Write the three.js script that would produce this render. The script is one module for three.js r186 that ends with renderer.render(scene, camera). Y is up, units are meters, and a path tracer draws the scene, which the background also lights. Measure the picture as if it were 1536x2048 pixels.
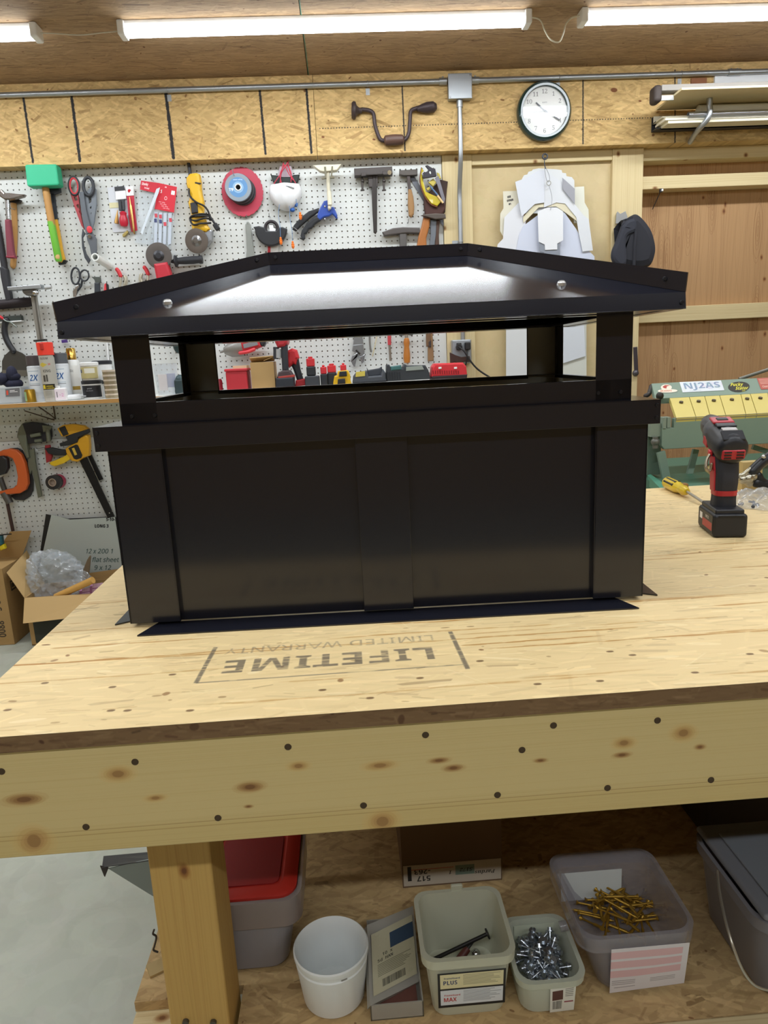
import * as THREE from 'three';
import { RoundedBoxGeometry } from 'three/addons/geometries/RoundedBoxGeometry.js';
import { mergeGeometries, toCreasedNormals } from 'three/addons/utils/BufferGeometryUtils.js';
import { RectAreaLightUniformsLib } from 'three/addons/lights/RectAreaLightUniformsLib.js';

// ------------------------------------------------------------------ camera, light, exposure
const scene = new THREE.Scene();
scene.background = new THREE.Color(0x000000);
const FPX = 1400, CAM = new THREE.Vector3(0, 1.22, 0);
const camera = new THREE.PerspectiveCamera(2 * Math.atan(1024 / FPX) * 180 / Math.PI, 1536 / 2048, 0.05, 30);
camera.position.copy(CAM);
camera.rotation.set(-12.264 * Math.PI / 180, -2.652 * Math.PI / 180, -2.810 * Math.PI / 180, 'YXZ');
camera.updateMatrixWorld(true);
scene.add(camera);
const renderer = new THREE.WebGLRenderer();
renderer.toneMapping = THREE.LinearToneMapping;
renderer.toneMappingExposure = 0.72;
renderer.shadowMap.enabled = true;
RectAreaLightUniformsLib.init();
const CEIL = 2.435, ZW = -3.433;               // ceiling height, face of the pegboard wall
const LIGHT_POWER = 62, LIGHT_GLOW = 22;      // shop lights: radiance of the area light, glow of the lens
const LIGHT_WHITE = new THREE.Color(0.94, 1.0, 1.05);
// rows of shop lights: [centre x, z, power]; the first row is in view, the others are over and behind the photographer
const LIGHT_ROWS = [[-1.747, -2.85, 0.92], [0.014, -2.85, 0.92], [1.68, -2.85, 0.92], [-1.6, -0.95, 0.85], [0.05, -0.95, 0.85], [1.7, -0.95, 0.85], [-1.6, 0.95, 1.0], [0.05, 0.95, 1.0], [1.7, 0.95, 1.0]];

// ------------------------------------------------------------------ pixels to places
const V = (x, y, z) => new THREE.Vector3(x, y, z);
const ray = (px, py) => V((px - 768) / FPX, -(py - 1024) / FPX, -1).applyQuaternion(camera.quaternion);
function onZ(px, py, z) { const d = ray(px, py); return d.multiplyScalar((z - CAM.z) / d.z).add(CAM); }
function onY(px, py, y) { const d = ray(px, py); return d.multiplyScalar((y - CAM.y) / d.y).add(CAM); }
function pxSize(z) { return Math.abs(z) / FPX; }

// ------------------------------------------------------------------ random numbers
let seed = 12345;
function rnd() { seed |= 0; seed = seed + 0x6D2B79F5 | 0; let t = Math.imul(seed ^ seed >>> 15, 1 | seed); t = t + Math.imul(t ^ t >>> 7, 61 | t) ^ t; return ((t ^ t >>> 14) >>> 0) / 4294967296; }
const rr = (a, b) => a + (b - a) * rnd();
const pick = a => a[Math.floor(rnd() * a.length)];

// ------------------------------------------------------------------ names, things, parts
const used = new Map();
function numbered(n) { const k = used.get(n) || 0; used.set(n, k + 1); return k ? n + '_' + String(k).padStart(3, '0') : n; }
function thing(name, label, category, anchor, group) {
  const o = new THREE.Group(); o.name = numbered(name); o.position.copy(anchor);
  o.userData = { label, category }; if (group) o.userData.group = group;
  scene.add(o); return o;
}
function joined(g) { g = (Array.isArray(g) ? g : [g]).map(flat); return g.length > 1 ? mergeGeometries(g, false) : g[0]; }
function flat(g) {
  g = g.index ? g.toNonIndexed() : g;
  for (const k of Object.keys(g.attributes)) if (!['position', 'normal', 'uv'].includes(k)) g.deleteAttribute(k);
  if (!g.attributes.normal) g.computeVertexNormals();
  if (!g.attributes.uv) g.setAttribute('uv', new THREE.BufferAttribute(new Float32Array(g.attributes.position.count * 2), 2));
  return g;
}
// geometry is given in world coordinates and moved into the parent's frame
function part(name, geo, mat, parent, label) {
  const g = joined(geo); const m = new THREE.Mesh(g, mat); m.name = name; m.castShadow = m.receiveShadow = true;
  const off = V(0, 0, 0); let p = parent; while (p && p !== scene) { off.add(p.position); p = p.parent; }
  g.translate(-off.x, -off.y, -off.z);
  if (label) m.userData.label = label;
  parent.add(m); return m;
}
// part in the parent's own frame
function lpart(name, geo, mat, parent, label) {
  const m = new THREE.Mesh(joined(geo), mat); m.name = name; m.castShadow = m.receiveShadow = true;
  if (label) m.userData.label = label; parent.add(m); return m;
}
function single(name, label, category, geo, mat, group) {
  const g = joined(geo); g.computeBoundingBox(); const b = g.boundingBox, a = V((b.min.x + b.max.x) / 2, b.min.y, (b.min.z + b.max.z) / 2);
  g.translate(-a.x, -a.y, -a.z);
  const m = new THREE.Mesh(g, mat); m.position.copy(a); m.name = numbered(name); m.castShadow = m.receiveShadow = true;
  m.userData = { label, category }; if (group) m.userData.group = group; scene.add(m); return m;
}
function struct(name, geo, mat, label, category = 'structure') {
  const m = single(name, label, category, geo, mat); m.userData.kind = 'structure'; return m;
}

// ------------------------------------------------------------------ geometry helpers (world coordinates)
const euler = (x = 0, y = 0, z = 0) => new THREE.Matrix4().makeRotationFromEuler(new THREE.Euler(x, y, z));
function place(g, p, rot) { if (rot) g.applyMatrix4(euler(...rot)); if (p) g.translate(p.x, p.y, p.z); return g; }
const box = (w, h, d, p, rot) => place(new THREE.BoxGeometry(w, h, d), p, rot);
const rbox = (w, h, d, r, p, rot, s = 2) => place(new RoundedBoxGeometry(w, h, d, s, Math.min(r, w / 2.01, h / 2.01, d / 2.01)), p, rot);
const box2 = (x0, x1, y0, y1, z0, z1) => box(Math.abs(x1 - x0), Math.abs(y1 - y0), Math.abs(z1 - z0), V((x0 + x1) / 2, (y0 + y1) / 2, (z0 + z1) / 2));
const rbox2 = (x0, x1, y0, y1, z0, z1, r = .003) => rbox(Math.abs(x1 - x0), Math.abs(y1 - y0), Math.abs(z1 - z0), r, V((x0 + x1) / 2, (y0 + y1) / 2, (z0 + z1) / 2));
function bar(a, b, r0, r1 = r0, seg = 14, open = false) {
  const d = b.clone().sub(a), g = new THREE.CylinderGeometry(r1, r0, d.length(), seg, 1, open);
  g.applyQuaternion(new THREE.Quaternion().setFromUnitVectors(V(0, 1, 0), d.clone().normalize()));
  const c = a.clone().add(b).multiplyScalar(.5); return g.translate(c.x, c.y, c.z);
}
function tube(pts, r, seg = 0, rad = 8, closed = false) {
  const c = new THREE.CatmullRomCurve3(pts, closed, 'centripetal'); const n = seg || pts.length * 6;
  const g = [new THREE.TubeGeometry(c, n, r, rad, closed)];
  if (!closed) for (const p of [pts[0], pts[pts.length - 1]]) g.push(ball(p, r, 8));
  return joined(g);
}
const ball = (p, r, s = 14, sc) => { const g = new THREE.SphereGeometry(r, s, Math.max(6, s / 2 | 0)); if (sc) g.scale(...sc); return g.translate(p.x, p.y, p.z); };
function lathe(prof, p, dir = V(0, 1, 0), seg = 28) {   // prof [[r, h]...] along dir from p
  const g = new THREE.LatheGeometry(prof.map(q => new THREE.Vector2(Math.max(q[0], 1e-5), q[1])), seg);
  g.applyQuaternion(new THREE.Quaternion().setFromUnitVectors(V(0, 1, 0), dir.clone().normalize()));
  return toCreasedNormals(g.translate(p.x, p.y, p.z), .6);
}
// outline in photo pixels, taken on the plane z, with thickness t towards the camera
function ext(pts, z, t, bevel = .0012, holes = [], smooth = false) {
  const w = pts.map(q => onZ(q[0], q[1], z)); return extW(w, z, t, bevel, holes.map(h => h.map(q => onZ(q[0], q[1], z))), smooth);
}
function extW(w, z, t, bevel = .0012, holes = [], smooth = false) {
  const mk = (cls, a) => { const s = new cls(); const q = a.map(p => new THREE.Vector2(p.x, p.y)); if (smooth) { q.push(q[0].clone()); s.moveTo(q[0].x, q[0].y); s.splineThru(q.slice(1)); } else s.setFromPoints(q); return s; };
  const s = mk(THREE.Shape, w); for (const h of holes) s.holes.push(mk(THREE.Path, h));
  const bv = Math.min(bevel, t / 2.5);
  const g = new THREE.ExtrudeGeometry(s, { depth: t - 2 * bv, bevelEnabled: bv > 0, bevelSize: bv, bevelOffset: -bv, bevelThickness: bv, bevelSegments: 2, curveSegments: smooth ? 24 : 8 });
  return g.translate(0, 0, z + bv);
}
const tubeP = (pts, z, r, seg, rad) => tube(pts.map(q => onZ(q[0], q[1], q[2] === undefined ? z : z + q[2])), r, seg, rad);
const barP = (a, b, z, r0, r1, seg) => bar(onZ(a[0], a[1], z + (a[2] || 0)), onZ(b[0], b[1], z + (b[2] || 0)), r0, r1, seg);
// flat strap between two pixels on plane z, of width w metres and thickness t
function strap(a, b, z, w, t, r = .002, w2 = w) {
  const A = onZ(a[0], a[1], z), B = onZ(b[0], b[1], z), d = B.clone().sub(A), L = d.length(), nx = -d.y / L, ny = d.x / L;
  const q = [V(A.x + nx * w / 2, A.y + ny * w / 2, z), V(A.x - nx * w / 2, A.y - ny * w / 2, z), V(B.x - nx * w2 / 2, B.y - ny * w2 / 2, z), V(B.x + nx * w2 / 2, B.y + ny * w2 / 2, z)];
  return extW(q, z, t, r);
}
// uv in metres from the dominant axis of each face
function metreUV(g, sx = 1, sy = 1, ox = 0, oy = 0, turn = false) {
  g = flat(g); const p = g.attributes.position, n = g.attributes.normal, u = g.attributes.uv;
  for (let i = 0; i < p.count; i++) {
    const ax = Math.abs(n.getX(i)), ay = Math.abs(n.getY(i)), az = Math.abs(n.getZ(i)); let a, b;
    if (az >= ax && az >= ay) { a = p.getX(i); b = p.getY(i); } else if (ax >= ay) { a = p.getZ(i); b = p.getY(i); } else { a = p.getX(i); b = p.getZ(i); }
    if (turn) [a, b] = [b, a];
    u.setXY(i, (a + ox) * sx, (b + oy) * sy);
  }
  return g;
}
// uv 0..1 over a rectangle in x and one other axis
function rectUV(g, x0, x1, ax, b0, b1) {
  g = flat(g); const p = g.attributes.position, u = g.attributes.uv;
  for (let i = 0; i < p.count; i++) u.setXY(i, (p.getX(i) - x0) / (x1 - x0), ((ax === 'y' ? p.getY(i) : p.getZ(i)) - b0) / (b1 - b0));
  return g;
}
// flat print on a quad given by its four corners (top left, top right, bottom right, bottom left)
function quad(tl, tr, br, bl) {
  const g = new THREE.BufferGeometry(); const P = [bl, br, tr, bl, tr, tl], U = [0, 0, 1, 0, 1, 1, 0, 0, 1, 1, 0, 1];
  g.setAttribute('position', new THREE.Float32BufferAttribute(P.flatMap(p => [p.x, p.y, p.z]), 3));
  g.setAttribute('uv', new THREE.Float32BufferAttribute(U, 2)); g.computeVertexNormals(); return g;
}

// ------------------------------------------------------------------ materials
const mats = new Map();
function M(hex, rough = .6, metal = 0, extra) {
  const k = hex + '|' + rough + '|' + metal + '|' + JSON.stringify(extra || 0); if (mats.has(k)) return mats.get(k);
  const m = new (extra && (extra.transmission !== undefined || extra.clearcoat || extra.sheen) ? THREE.MeshPhysicalMaterial : THREE.MeshStandardMaterial)({ color: hex, roughness: rough, metalness: metal, side: THREE.DoubleSide, ...extra });
  mats.set(k, m); return m;
}
const clear = (hex, rough = .25, tr = .75) => M(hex, rough, 0, { transmission: tr, thickness: 0, ior: 1.4 });
const STEEL = () => M(0x9a9c9e, .35, .9), GALV = () => M(0xa9aeb2, .38, .8), DARKSTEEL = () => M(0x3a3835, .5, .6), BLACKP = () => M(0x17181b, .5), CHROME = () => M(0xc8cacc, .2, 1);
function canvas(w, h, draw) { const c = document.createElement('canvas'); c.width = w; c.height = h; draw(c.getContext('2d'), w, h); return c; }
function ctex(w, h, draw, rep) {
  const t = new THREE.CanvasTexture(canvas(w, h, draw)); t.colorSpace = THREE.SRGBColorSpace; t.anisotropy = 8;
  if (rep) { t.wrapS = t.wrapT = THREE.RepeatWrapping; } return t;
}
const print = (w, h, draw, rough = .55, extra) => new THREE.MeshStandardMaterial({ map: ctex(w, h, draw), roughness: rough, side: THREE.DoubleSide, ...extra });
const rgb = (r, g, b, a = 1) => `rgba(${r | 0},${g | 0},${b | 0},${a})`;
// strand board: many short strands of wood laid over each other
function osbDraw(base, spread, n, len, wid, bias) {
  return (c, w, h) => {
    c.fillStyle = rgb(...base); c.fillRect(0, 0, w, h);
    for (let i = 0; i < n; i++) {
      const x = rnd() * w, y = rnd() * h, l = len * rr(.4, 1.2), b = wid * rr(.3, 1.2), a = (rnd() - .5) * bias + (rnd() < .12 ? (rnd() - .5) * 2.4 : 0);
      const k = rr(-1, 1) * spread, dark = rnd() < .06 ? -38 : 0, al = rr(.25, .75);
      for (const ox of [0, x < l ? w : -w]) for (const oy of [0, y < l ? h : -h]) {
        c.save(); c.translate(x + ox, y + oy); c.rotate(a); c.fillStyle = rgb(base[0] + k + dark, base[1] + k * .95 + dark, base[2] + k * .8 + dark * .8, al);
        c.beginPath(); c.moveTo(-l / 2, -b * .3); c.lineTo(-l * .3, -b / 2); c.lineTo(l / 2, -b * .25); c.lineTo(l * .45, b / 2); c.lineTo(-l * .4, b * .4); c.fill(); c.restore();
      }
    }
    for (let i = 0; i < n * .05; i++) { const x = rnd() * w, y = rnd() * h, l = len * rr(.1, .4); c.strokeStyle = rgb(base[0] * .55, base[1] * .5, base[2] * .42, rr(.2, .6)); c.lineWidth = rr(.6, 1.8); c.beginPath(); c.moveTo(x, y); c.lineTo(x + l * rr(.6, 1), y + l * rr(-.4, .4)); c.stroke(); }
    for (let i = 0; i < n * .008; i++) { c.fillStyle = rgb(base[0] * .5, base[1] * .36, base[2] * .26, rr(.4, .8)); c.beginPath(); c.ellipse(rnd() * w, rnd() * h, rr(2, 6), rr(1.5, 4), rnd() * 3, 0, 7); c.fill(); }
  };
}
function grainDraw(base, dk, lines, wob = 6) {
  return (c, w, h) => {
    c.fillStyle = rgb(...base); c.fillRect(0, 0, w, h);
    for (let i = 0; i < lines; i++) {
      const y0 = rnd() * h, a = rr(.04, .16), s = rr(.5, 1.6), ph = rnd() * 6, amp = rr(.2, 1) * wob; c.strokeStyle = rgb(dk[0], dk[1], dk[2], a); c.lineWidth = s * rr(.6, 2.2); c.beginPath();
      for (let x = 0; x <= w; x += 16) { const y = y0 + Math.sin(x / w * 6.283 + ph) * amp + Math.sin(x / w * 12.566 + ph * 2) * amp * .3; x ? c.lineTo(x, y) : c.moveTo(x, y); } c.stroke();
    }
    for (let i = 0; i < lines * 3; i++) { c.fillStyle = rgb(dk[0], dk[1], dk[2], rr(.02, .07)); c.fillRect(rnd() * w, rnd() * h, rr(20, 160), rr(.5, 1.6)); }
  };
}
function knot(c, x, y, rx, ry, dark = [104, 62, 30]) {
  for (let k = 5; k > 0; k--) { c.fillStyle = rgb(dark[0] + k * 12, dark[1] + k * 12, dark[2] + k * 8, k > 3 ? .16 : .35); c.beginPath(); c.ellipse(x, y, rx * (.45 + k * .22), ry * (.45 + k * .2), rr(-.2, .2), 0, 7); c.fill(); }
  c.fillStyle = rgb(dark[0] * .85, dark[1] * .8, dark[2] * .75, .5); c.beginPath(); c.ellipse(x, y, rx * .45, ry * .5, 0, 0, 7); c.fill();
}
const noiseDraw = (base, amp, n, rmax) => (c, w, h) => { c.fillStyle = rgb(...base); c.fillRect(0, 0, w, h); for (let i = 0; i < n; i++) { const k = rr(-amp, amp); c.fillStyle = rgb(base[0] + k, base[1] + k, base[2] + k, rr(.08, .3)); c.beginPath(); c.ellipse(rnd() * w, rnd() * h, rr(1, rmax), rr(1, rmax), rnd() * 3, 0, 7); c.fill(); } };

const texOSB = ctex(1024, 1024, osbDraw([190, 160, 112], 28, 8000, 52, 13, 1.6), true);
const texOSBfine = ctex(1024, 1024, osbDraw([168, 147, 120], 26, 9000, 70, 8, .5), true);
const texPine = ctex(1024, 256, (c, w, h) => { grainDraw([212, 194, 150], [160, 128, 78], 90)(c, w, h); for (let i = 0; i < 4; i++) knot(c, rr(60, w - 60), rr(40, h - 40), rr(7, 14), rr(6, 10)); }, true);
const texPly = ctex(1024, 1024, (c, w, h) => {
  grainDraw([178, 140, 98], [104, 68, 38], 320, 16)(c, w, h);
  for (let i = 0; i < 26; i++) { const y0 = rnd() * h, x0 = rnd() * w; for (let k = 1; k < 7; k++) { c.strokeStyle = rgb(110, 70, 38, .4); c.lineWidth = 1.4; c.beginPath(); c.ellipse(x0, y0, k * rr(20, 24), k * rr(2.5, 4), 0, 0, 7); c.stroke(); } }
  for (let i = 0; i < 22; i++) knot(c, rnd() * w, rnd() * h, rr(7, 13), rr(5, 8), [98, 52, 26]);
}, true);
const texFloor = ctex(512, 512, noiseDraw([180, 184, 171], 16, 2200, 26), true);
const osbM = (col = 0xffffff, t = texOSB) => new THREE.MeshStandardMaterial({ map: t, color: col, roughness: .82, bumpMap: t, bumpScale: .0012, side: THREE.DoubleSide });
const matOSB = osbM(), matOSBceil = osbM(0xf0e2d0, texOSBfine), matOSBshelf = matOSB;
const matPine = new THREE.MeshStandardMaterial({ map: texPine, roughness: .7, side: THREE.DoubleSide });
const matPly = new THREE.MeshStandardMaterial({ map: texPly, roughness: .75, side: THREE.DoubleSide });
const pine = g => metreUV(g, 1 / 1.0, 1 / .25), pineV = g => metreUV(g, 1 / 1.0, 1 / .25, .13, .07, true);

// ================================================================== the room
const X0 = -3.1, X1 = 3.4, Z1 = 3.6, ZP = ZW - .095;     // side walls, wall behind the photographer, plywood face of the recess
struct('floor', metreUV(box2(X0 - .1, X1 + .1, -.1, 0, ZP - .2, Z1 + .1), 1 / 1.3, 1 / 1.3), new THREE.MeshStandardMaterial({ map: texFloor, roughness: .55 }), 'pale painted concrete floor', 'floor');
{ // ceiling of strand board sheets with open joints
  const c = struct('ceiling', box2(X0 - .1, X1 + .1, CEIL + .016, CEIL + .1, ZP - .2, Z1 + .1), matOSBceil, 'strand board ceiling', 'ceiling');
  const xs = [X0 - .05, -2.52, -.08, 2.36, X1 + .05], zs = [ZP - .05, -3.0, -1.78, -.56, .66, 1.88, 3.1, Z1 + .05];
  for (let i = 0; i < xs.length - 1; i++) for (let j = 0; j < zs.length - 1; j++)
    part('ceiling_panel', metreUV(box2(xs[i] + .0015, xs[i + 1] - .0015, CEIL, CEIL + .016, zs[j] + .0015, zs[j + 1] - .0015), 1 / 1.22, 1 / 1.22, i * .31, j * .47), matOSBceil, c);
  // green line drawn across the ceiling
  part('marker_line', tube([onY(599, 0, CEIL - .0005), onY(606, 60, CEIL - .0005), onY(611, 95, CEIL - .0005), onY(618, 160, CEIL - .0005)], .0012, 0, 5), M(0x2f7d68, .7), c, 'green marker line');
}
struct('wall_left', metreUV(box2(X0 - .12, X0, 0, CEIL, ZP - .2, Z1), 1 / 1.22, 1 / 1.22), matOSB, 'strand board side wall', 'wall');
struct('wall_right', metreUV(box2(X1, X1 + .12, 0, CEIL, ZP - .2, Z1), 1 / 1.22, 1 / 1.22), matOSB, 'strand board side wall', 'wall');
struct('wall_front', metreUV(box2(X0, X1, 0, CEIL, Z1, Z1 + .12), 1 / 1.22, 1 / 1.22), matOSB, 'strand board wall behind the photographer', 'wall');
struct('wall_back', metreUV(box2(X0, X1, 0, CEIL, ZP - .2, ZP), 1 / 1.1, 1 / 1.1, .2, .1, true), matPly, 'brown plywood back wall', 'wall');

// header band of strand board above the pegboard, with the lines printed on the sheets
const ZH = ZW + .068, HB = onZ(640, 311, ZH).y;
{
  const xa = X0, xb = onZ(631, 250, ZH).x, xc = X1, hh = CEIL - HB;
  const draw = (c, w, h, x0, x1) => {
    osbDraw([202, 170, 114], 30, 6500, 42, 10, 1.7)(c, w, h);
    const X = px => (onZ(px[0], px[1], ZH).x - x0) / (x1 - x0) * w, Y = px => (1 - (onZ(px[0], px[1], ZH).y - HB) / hh) * h;
    return { X, Y };
  };
  const seam = (c, X, Y, a, b, wd, fuzz) => { for (let t = 0; t < 1; t += .006) { const x = X(a) + (X(b) - X(a)) * t, y = Y(a) + (Y(b) - Y(a)) * t; c.fillStyle = rgb(42, 40, 40, .9); c.beginPath(); c.ellipse(x + rr(-fuzz, fuzz), y, wd * rr(.7, 1.3), wd * 1.4, 0, 0, 7); c.fill(); } };
  const t1 = ctex(2048, 256, (c, w, h) => { const { X, Y } = draw(c, w, h, xa, xb);
    for (const [a, b, k] of [[[46, 190], [66, 325], 1], [[142, 185], [160, 322], 1.3], [[331, 180], [347, 316], 1.5], [[519, 176], [531, 308], 1], [[612, 170], [623, 306], 1]]) seam(c, X, Y, a, b, 2.6 * k, .8); }, true);
  const t2 = ctex(2048, 256, (c, w, h) => { const { X, Y } = draw(c, w, h, xb, xc);
    for (const [a, b] of [[[804, 168], [810, 302]], [[1166, 150], [1166, 288]], [[640, 257], [1536, 228]], [[1350, 140], [1350, 285]]]) seam(c, X, Y, a, b, 1.4, .4);
    c.fillStyle = rgb(110, 64, 34, .9); for (const p of [[1228, 180], [1280, 202], [1040, 254], [748, 279], [646, 274]]) { c.beginPath(); c.ellipse(X(p), Y(p), p[0] === 1228 ? 9 : 4, p[0] === 1228 ? 7 : 3, .2, 0, 7); c.fill(); } }, true);
  const wl = struct('trim_1', rectUV(box2(xa, xb - .001, HB, CEIL, ZW - .02, ZH), xa, xb, 'y', HB, CEIL), new THREE.MeshStandardMaterial({ map: t1, roughness: .82, bumpMap: t1, bumpScale: .001 }), 'golden strand board header with thick black lines', 'wall panel');
  struct('trim_2', rectUV(box2(xb + .001, xc, HB, CEIL, ZW - .02, ZH), xb, xc, 'y', HB, CEIL), new THREE.MeshStandardMaterial({ map: t2, roughness: .82, bumpMap: t2, bumpScale: .001 }), 'golden strand board header with thin chalk lines', 'wall panel');
}
// pegboard with real holes on a one inch grid, standing off the plywood wall
function pegboard(name, x0, x1, y0, y1, gx, gy, label) {
  const S = .0254, T = .006, R = .0033, pos = [], nor = [];
  const tri = (a, b, c, n) => { for (const p of [a, b, c]) { pos.push(p[0], p[1], p[2]); nor.push(...n); } };
  const rect = (a0, a1, b0, b1) => { if (a1 - a0 < 1e-5 || b1 - b0 < 1e-5) return; tri([a0, b0, ZW], [a1, b0, ZW], [a1, b1, ZW], [0, 0, 1]); tri([a0, b0, ZW], [a1, b1, ZW], [a0, b1, ZW], [0, 0, 1]); };
  const i0 = Math.ceil((x0 - gx) / S + .5), i1 = Math.floor((x1 - gx) / S - .5), j0 = Math.ceil((y0 - gy) / S + .5), j1 = Math.floor((y1 - gy) / S - .5), h = S / 2;
  for (let i = i0; i <= i1; i++) for (let j = j0; j <= j1; j++) {
    const cx = gx + i * S, cy = gy + j * S;
    for (let k = 0; k < 8; k++) {
      const a = k * Math.PI / 4, b = a + Math.PI / 4, sq = t => { const m = Math.max(Math.abs(Math.cos(t)), Math.abs(Math.sin(t))); return [cx + Math.cos(t) / m * h, cy + Math.sin(t) / m * h, ZW]; };
      const c = t => [cx + Math.cos(t) * R, cy + Math.sin(t) * R, ZW], d = t => [cx + Math.cos(t) * R, cy + Math.sin(t) * R, ZW - T];
      tri(c(a), sq(a), sq(b), [0, 0, 1]); tri(c(a), sq(b), c(b), [0, 0, 1]);
      const m = (a + b) / 2, n = [-Math.cos(m), -Math.sin(m), 0]; tri(c(a), c(b), d(b), n); tri(c(a), d(b), d(a), n);
    }
  }
  const ex0 = gx + i0 * S - h, ex1 = gx + i1 * S + h, ey0 = gy + j0 * S - h, ey1 = gy + j1 * S + h;
  rect(x0, ex0, y0, y1); rect(ex1, x1, y0, y1); rect(ex0, ex1, y0, ey0); rect(ex0, ex1, ey1, y1);
  const g = new THREE.BufferGeometry(); g.setAttribute('position', new THREE.Float32BufferAttribute(pos, 3)); g.setAttribute('normal', new THREE.Float32BufferAttribute(nor, 3));
  const e = .0001;
  return struct(name, [g, box2(x0, x1, y0 - e, y0, ZW - T, ZW), box2(x0, x1, y1, y1 + e, ZW - T, ZW)], M(0xd2d5d2, .55), label, 'pegboard');
}
const SEAM = onZ(30, 882, ZW).y, PR = onZ(885, 400, ZW).x;
pegboard('wall_back_pegboard', X0 + .9, PR - .001, SEAM + .001, HB + .012, -.0472, CAM.y + .8915, 'upper white pegboard sheet');
pegboard('wall_back_pegboard', X0 + .9, PR - .001, .30, SEAM - .001, -1.3634, CAM.y - .4622, 'lower white pegboard sheet above the floor');
struct('wall_back_base', [box2(X0, PR, 0, .30, ZP, ZW), box2(X0, X0 + .9, .30, HB, ZP, ZW)], M(0xd6d4cc, .6), 'pale wall below and beside the pegboard', 'wall');

// timber frame and painted panel right of the pegboard
const fp = (pl, pt, pr_, pb, z0, z1) => { const a = onZ(pl, (pt + pb) / 2, z1), b = onZ(pr_, (pt + pb) / 2, z1), t = onZ((pl + pr_) / 2, pt, z1), u = onZ((pl + pr_) / 2, pb, z1); return [a.x, b.x, u.y, t.y, z0, z1]; };
const xPa = PR + .001, xPb = onZ(944, 400, ZW).x, xPc = onZ(1222, 400, ZW).x, xPd = onZ(1283, 400, ZW).x;
const texPlyY = ctex(512, 1024, noiseDraw([202, 182, 138], 10, 2600, 22), true);
struct('wall_back_panel', metreUV(box2(xPb, xPc, 0, HB, ZP, ZW - .012), 1 / .8, 1 / 1.6), new THREE.MeshStandardMaterial({ map: texPlyY, roughness: .6 }), 'pale varnished plywood panel behind the paper templates', 'wall');
struct('trim_3', pineV(rbox2(xPa, xPb, 0, HB, ZP, ZW + .012)), matPine, 'pine post beside the pegboard carrying the conduit', 'timber');
struct('trim_4', pineV(rbox2(xPc, xPd, 0, HB, ZP, ZW + .012)), matPine, 'pine post with a black cap hung on it', 'timber');
struct('trim_5', pine(rbox2(xPb, xPc, onZ(1090, 326, ZW).y, HB, ZW - .02, ZW + .008)), matPine, 'pine rail above the paper templates', 'timber');
// recess framing on the right
const yA = onZ(1420, 318, ZP + .08).y, yB = onZ(1420, 348, ZP + .085).y, yC = onZ(1420, 374, ZP + .085).y;
struct('trim_6', pine(rbox2(xPd, X1, yA, HB, ZP, ZP + .085)), matPine, 'pine top plate above the brown plywood', 'timber');
struct('trim_7', pine(rbox2(xPd, X1, yC, yB, ZP, ZP + .085)), matPine, 'pine rail with a metal clip below the top plate', 'timber');
const yD = onZ(1450, 608, ZP + .05).y, yE = onZ(1450, 638, ZP + .05).y;
struct('trim_8', pine(rbox2(xPd, X1, yE, yD, ZP, ZP + .04)), matPine, 'pine cross rail halfway up the brown plywood', 'timber');

// ================================================================== shop lights
const glowM = new THREE.MeshStandardMaterial({ color: 0xffffff, emissive: LIGHT_WHITE, emissiveIntensity: LIGHT_GLOW, roughness: .5 });
LIGHT_ROWS.forEach(([x, z, pw], i) => {
  const L = 1.482, o = thing('shop_light', ['white LED shop light cut by the frame, left of the long centre light', 'long white LED shop light on the ceiling above the hand brace', 'white LED shop light on the ceiling above the clock and stock rack'][i] || (z < 0 ? 'white LED shop light on the ceiling above the workbench' : 'white LED shop light on the ceiling behind the photographer'), 'ceiling light', V(x, CEIL, z), i < 3 ? undefined : z < 0 ? 'shop lights above the workbench' : 'shop lights behind the photographer');
  lpart('housing', rbox(L, .026, .05, .004, V(0, -.013, 0)), M(0xe8eaea, .4), o);
  const prof = []; for (let k = 0; k <= 10; k++) { const a = k / 10 * Math.PI; prof.push(new THREE.Vector2(Math.cos(a) * .03, -Math.sin(a) * .026)); }
  const s = new THREE.Shape(prof); const g = new THREE.ExtrudeGeometry(s, { depth: L - .05, bevelEnabled: false }); g.translate(0, 0, -(L - .05) / 2); g.rotateY(Math.PI / 2); g.translate(0, -.022, 0);
  lpart('lens', g, glowM, o, 'glowing ribbed lens');
  for (const sx of [-1, 1]) lpart('end_cap', rbox(.026, .048, .064, .006, V(sx * (L / 2 - .012), -.024, 0)), M(0xf0f2f2, .4), o);
  const a = new THREE.RectAreaLight(LIGHT_WHITE, LIGHT_POWER * pw, L - .06, .056); a.position.set(0, -.052, 0); a.lookAt(0, -2, 0); a.name = 'lamp_light'; a.castShadow = true; a.rotation.set(-Math.PI / 2, 0, 0); o.add(a);
});
single('lamp_cable', 'thin white cable hanging in a loop between two shop lights', 'cable', tube([[1060, 34], [1080, 40], [1090, 62], [1102, 80], [1118, 84], [1127, 66], [1132, 48], [1143, 36], [1158, 32]].map((p, i, a) => onZ(p[0], p[1], -2.85)), .0028), M(0xd8d2bc, .5));
single('lamp_cable', 'thin white cable sagging from the light cut by the frame', 'cable', tube([[82, 66], [110, 67], [160, 70], [200, 66], [242, 62]].map(p => onZ(p[0], p[1], -2.85)), .0022), M(0xcfc8b4, .5));

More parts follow.
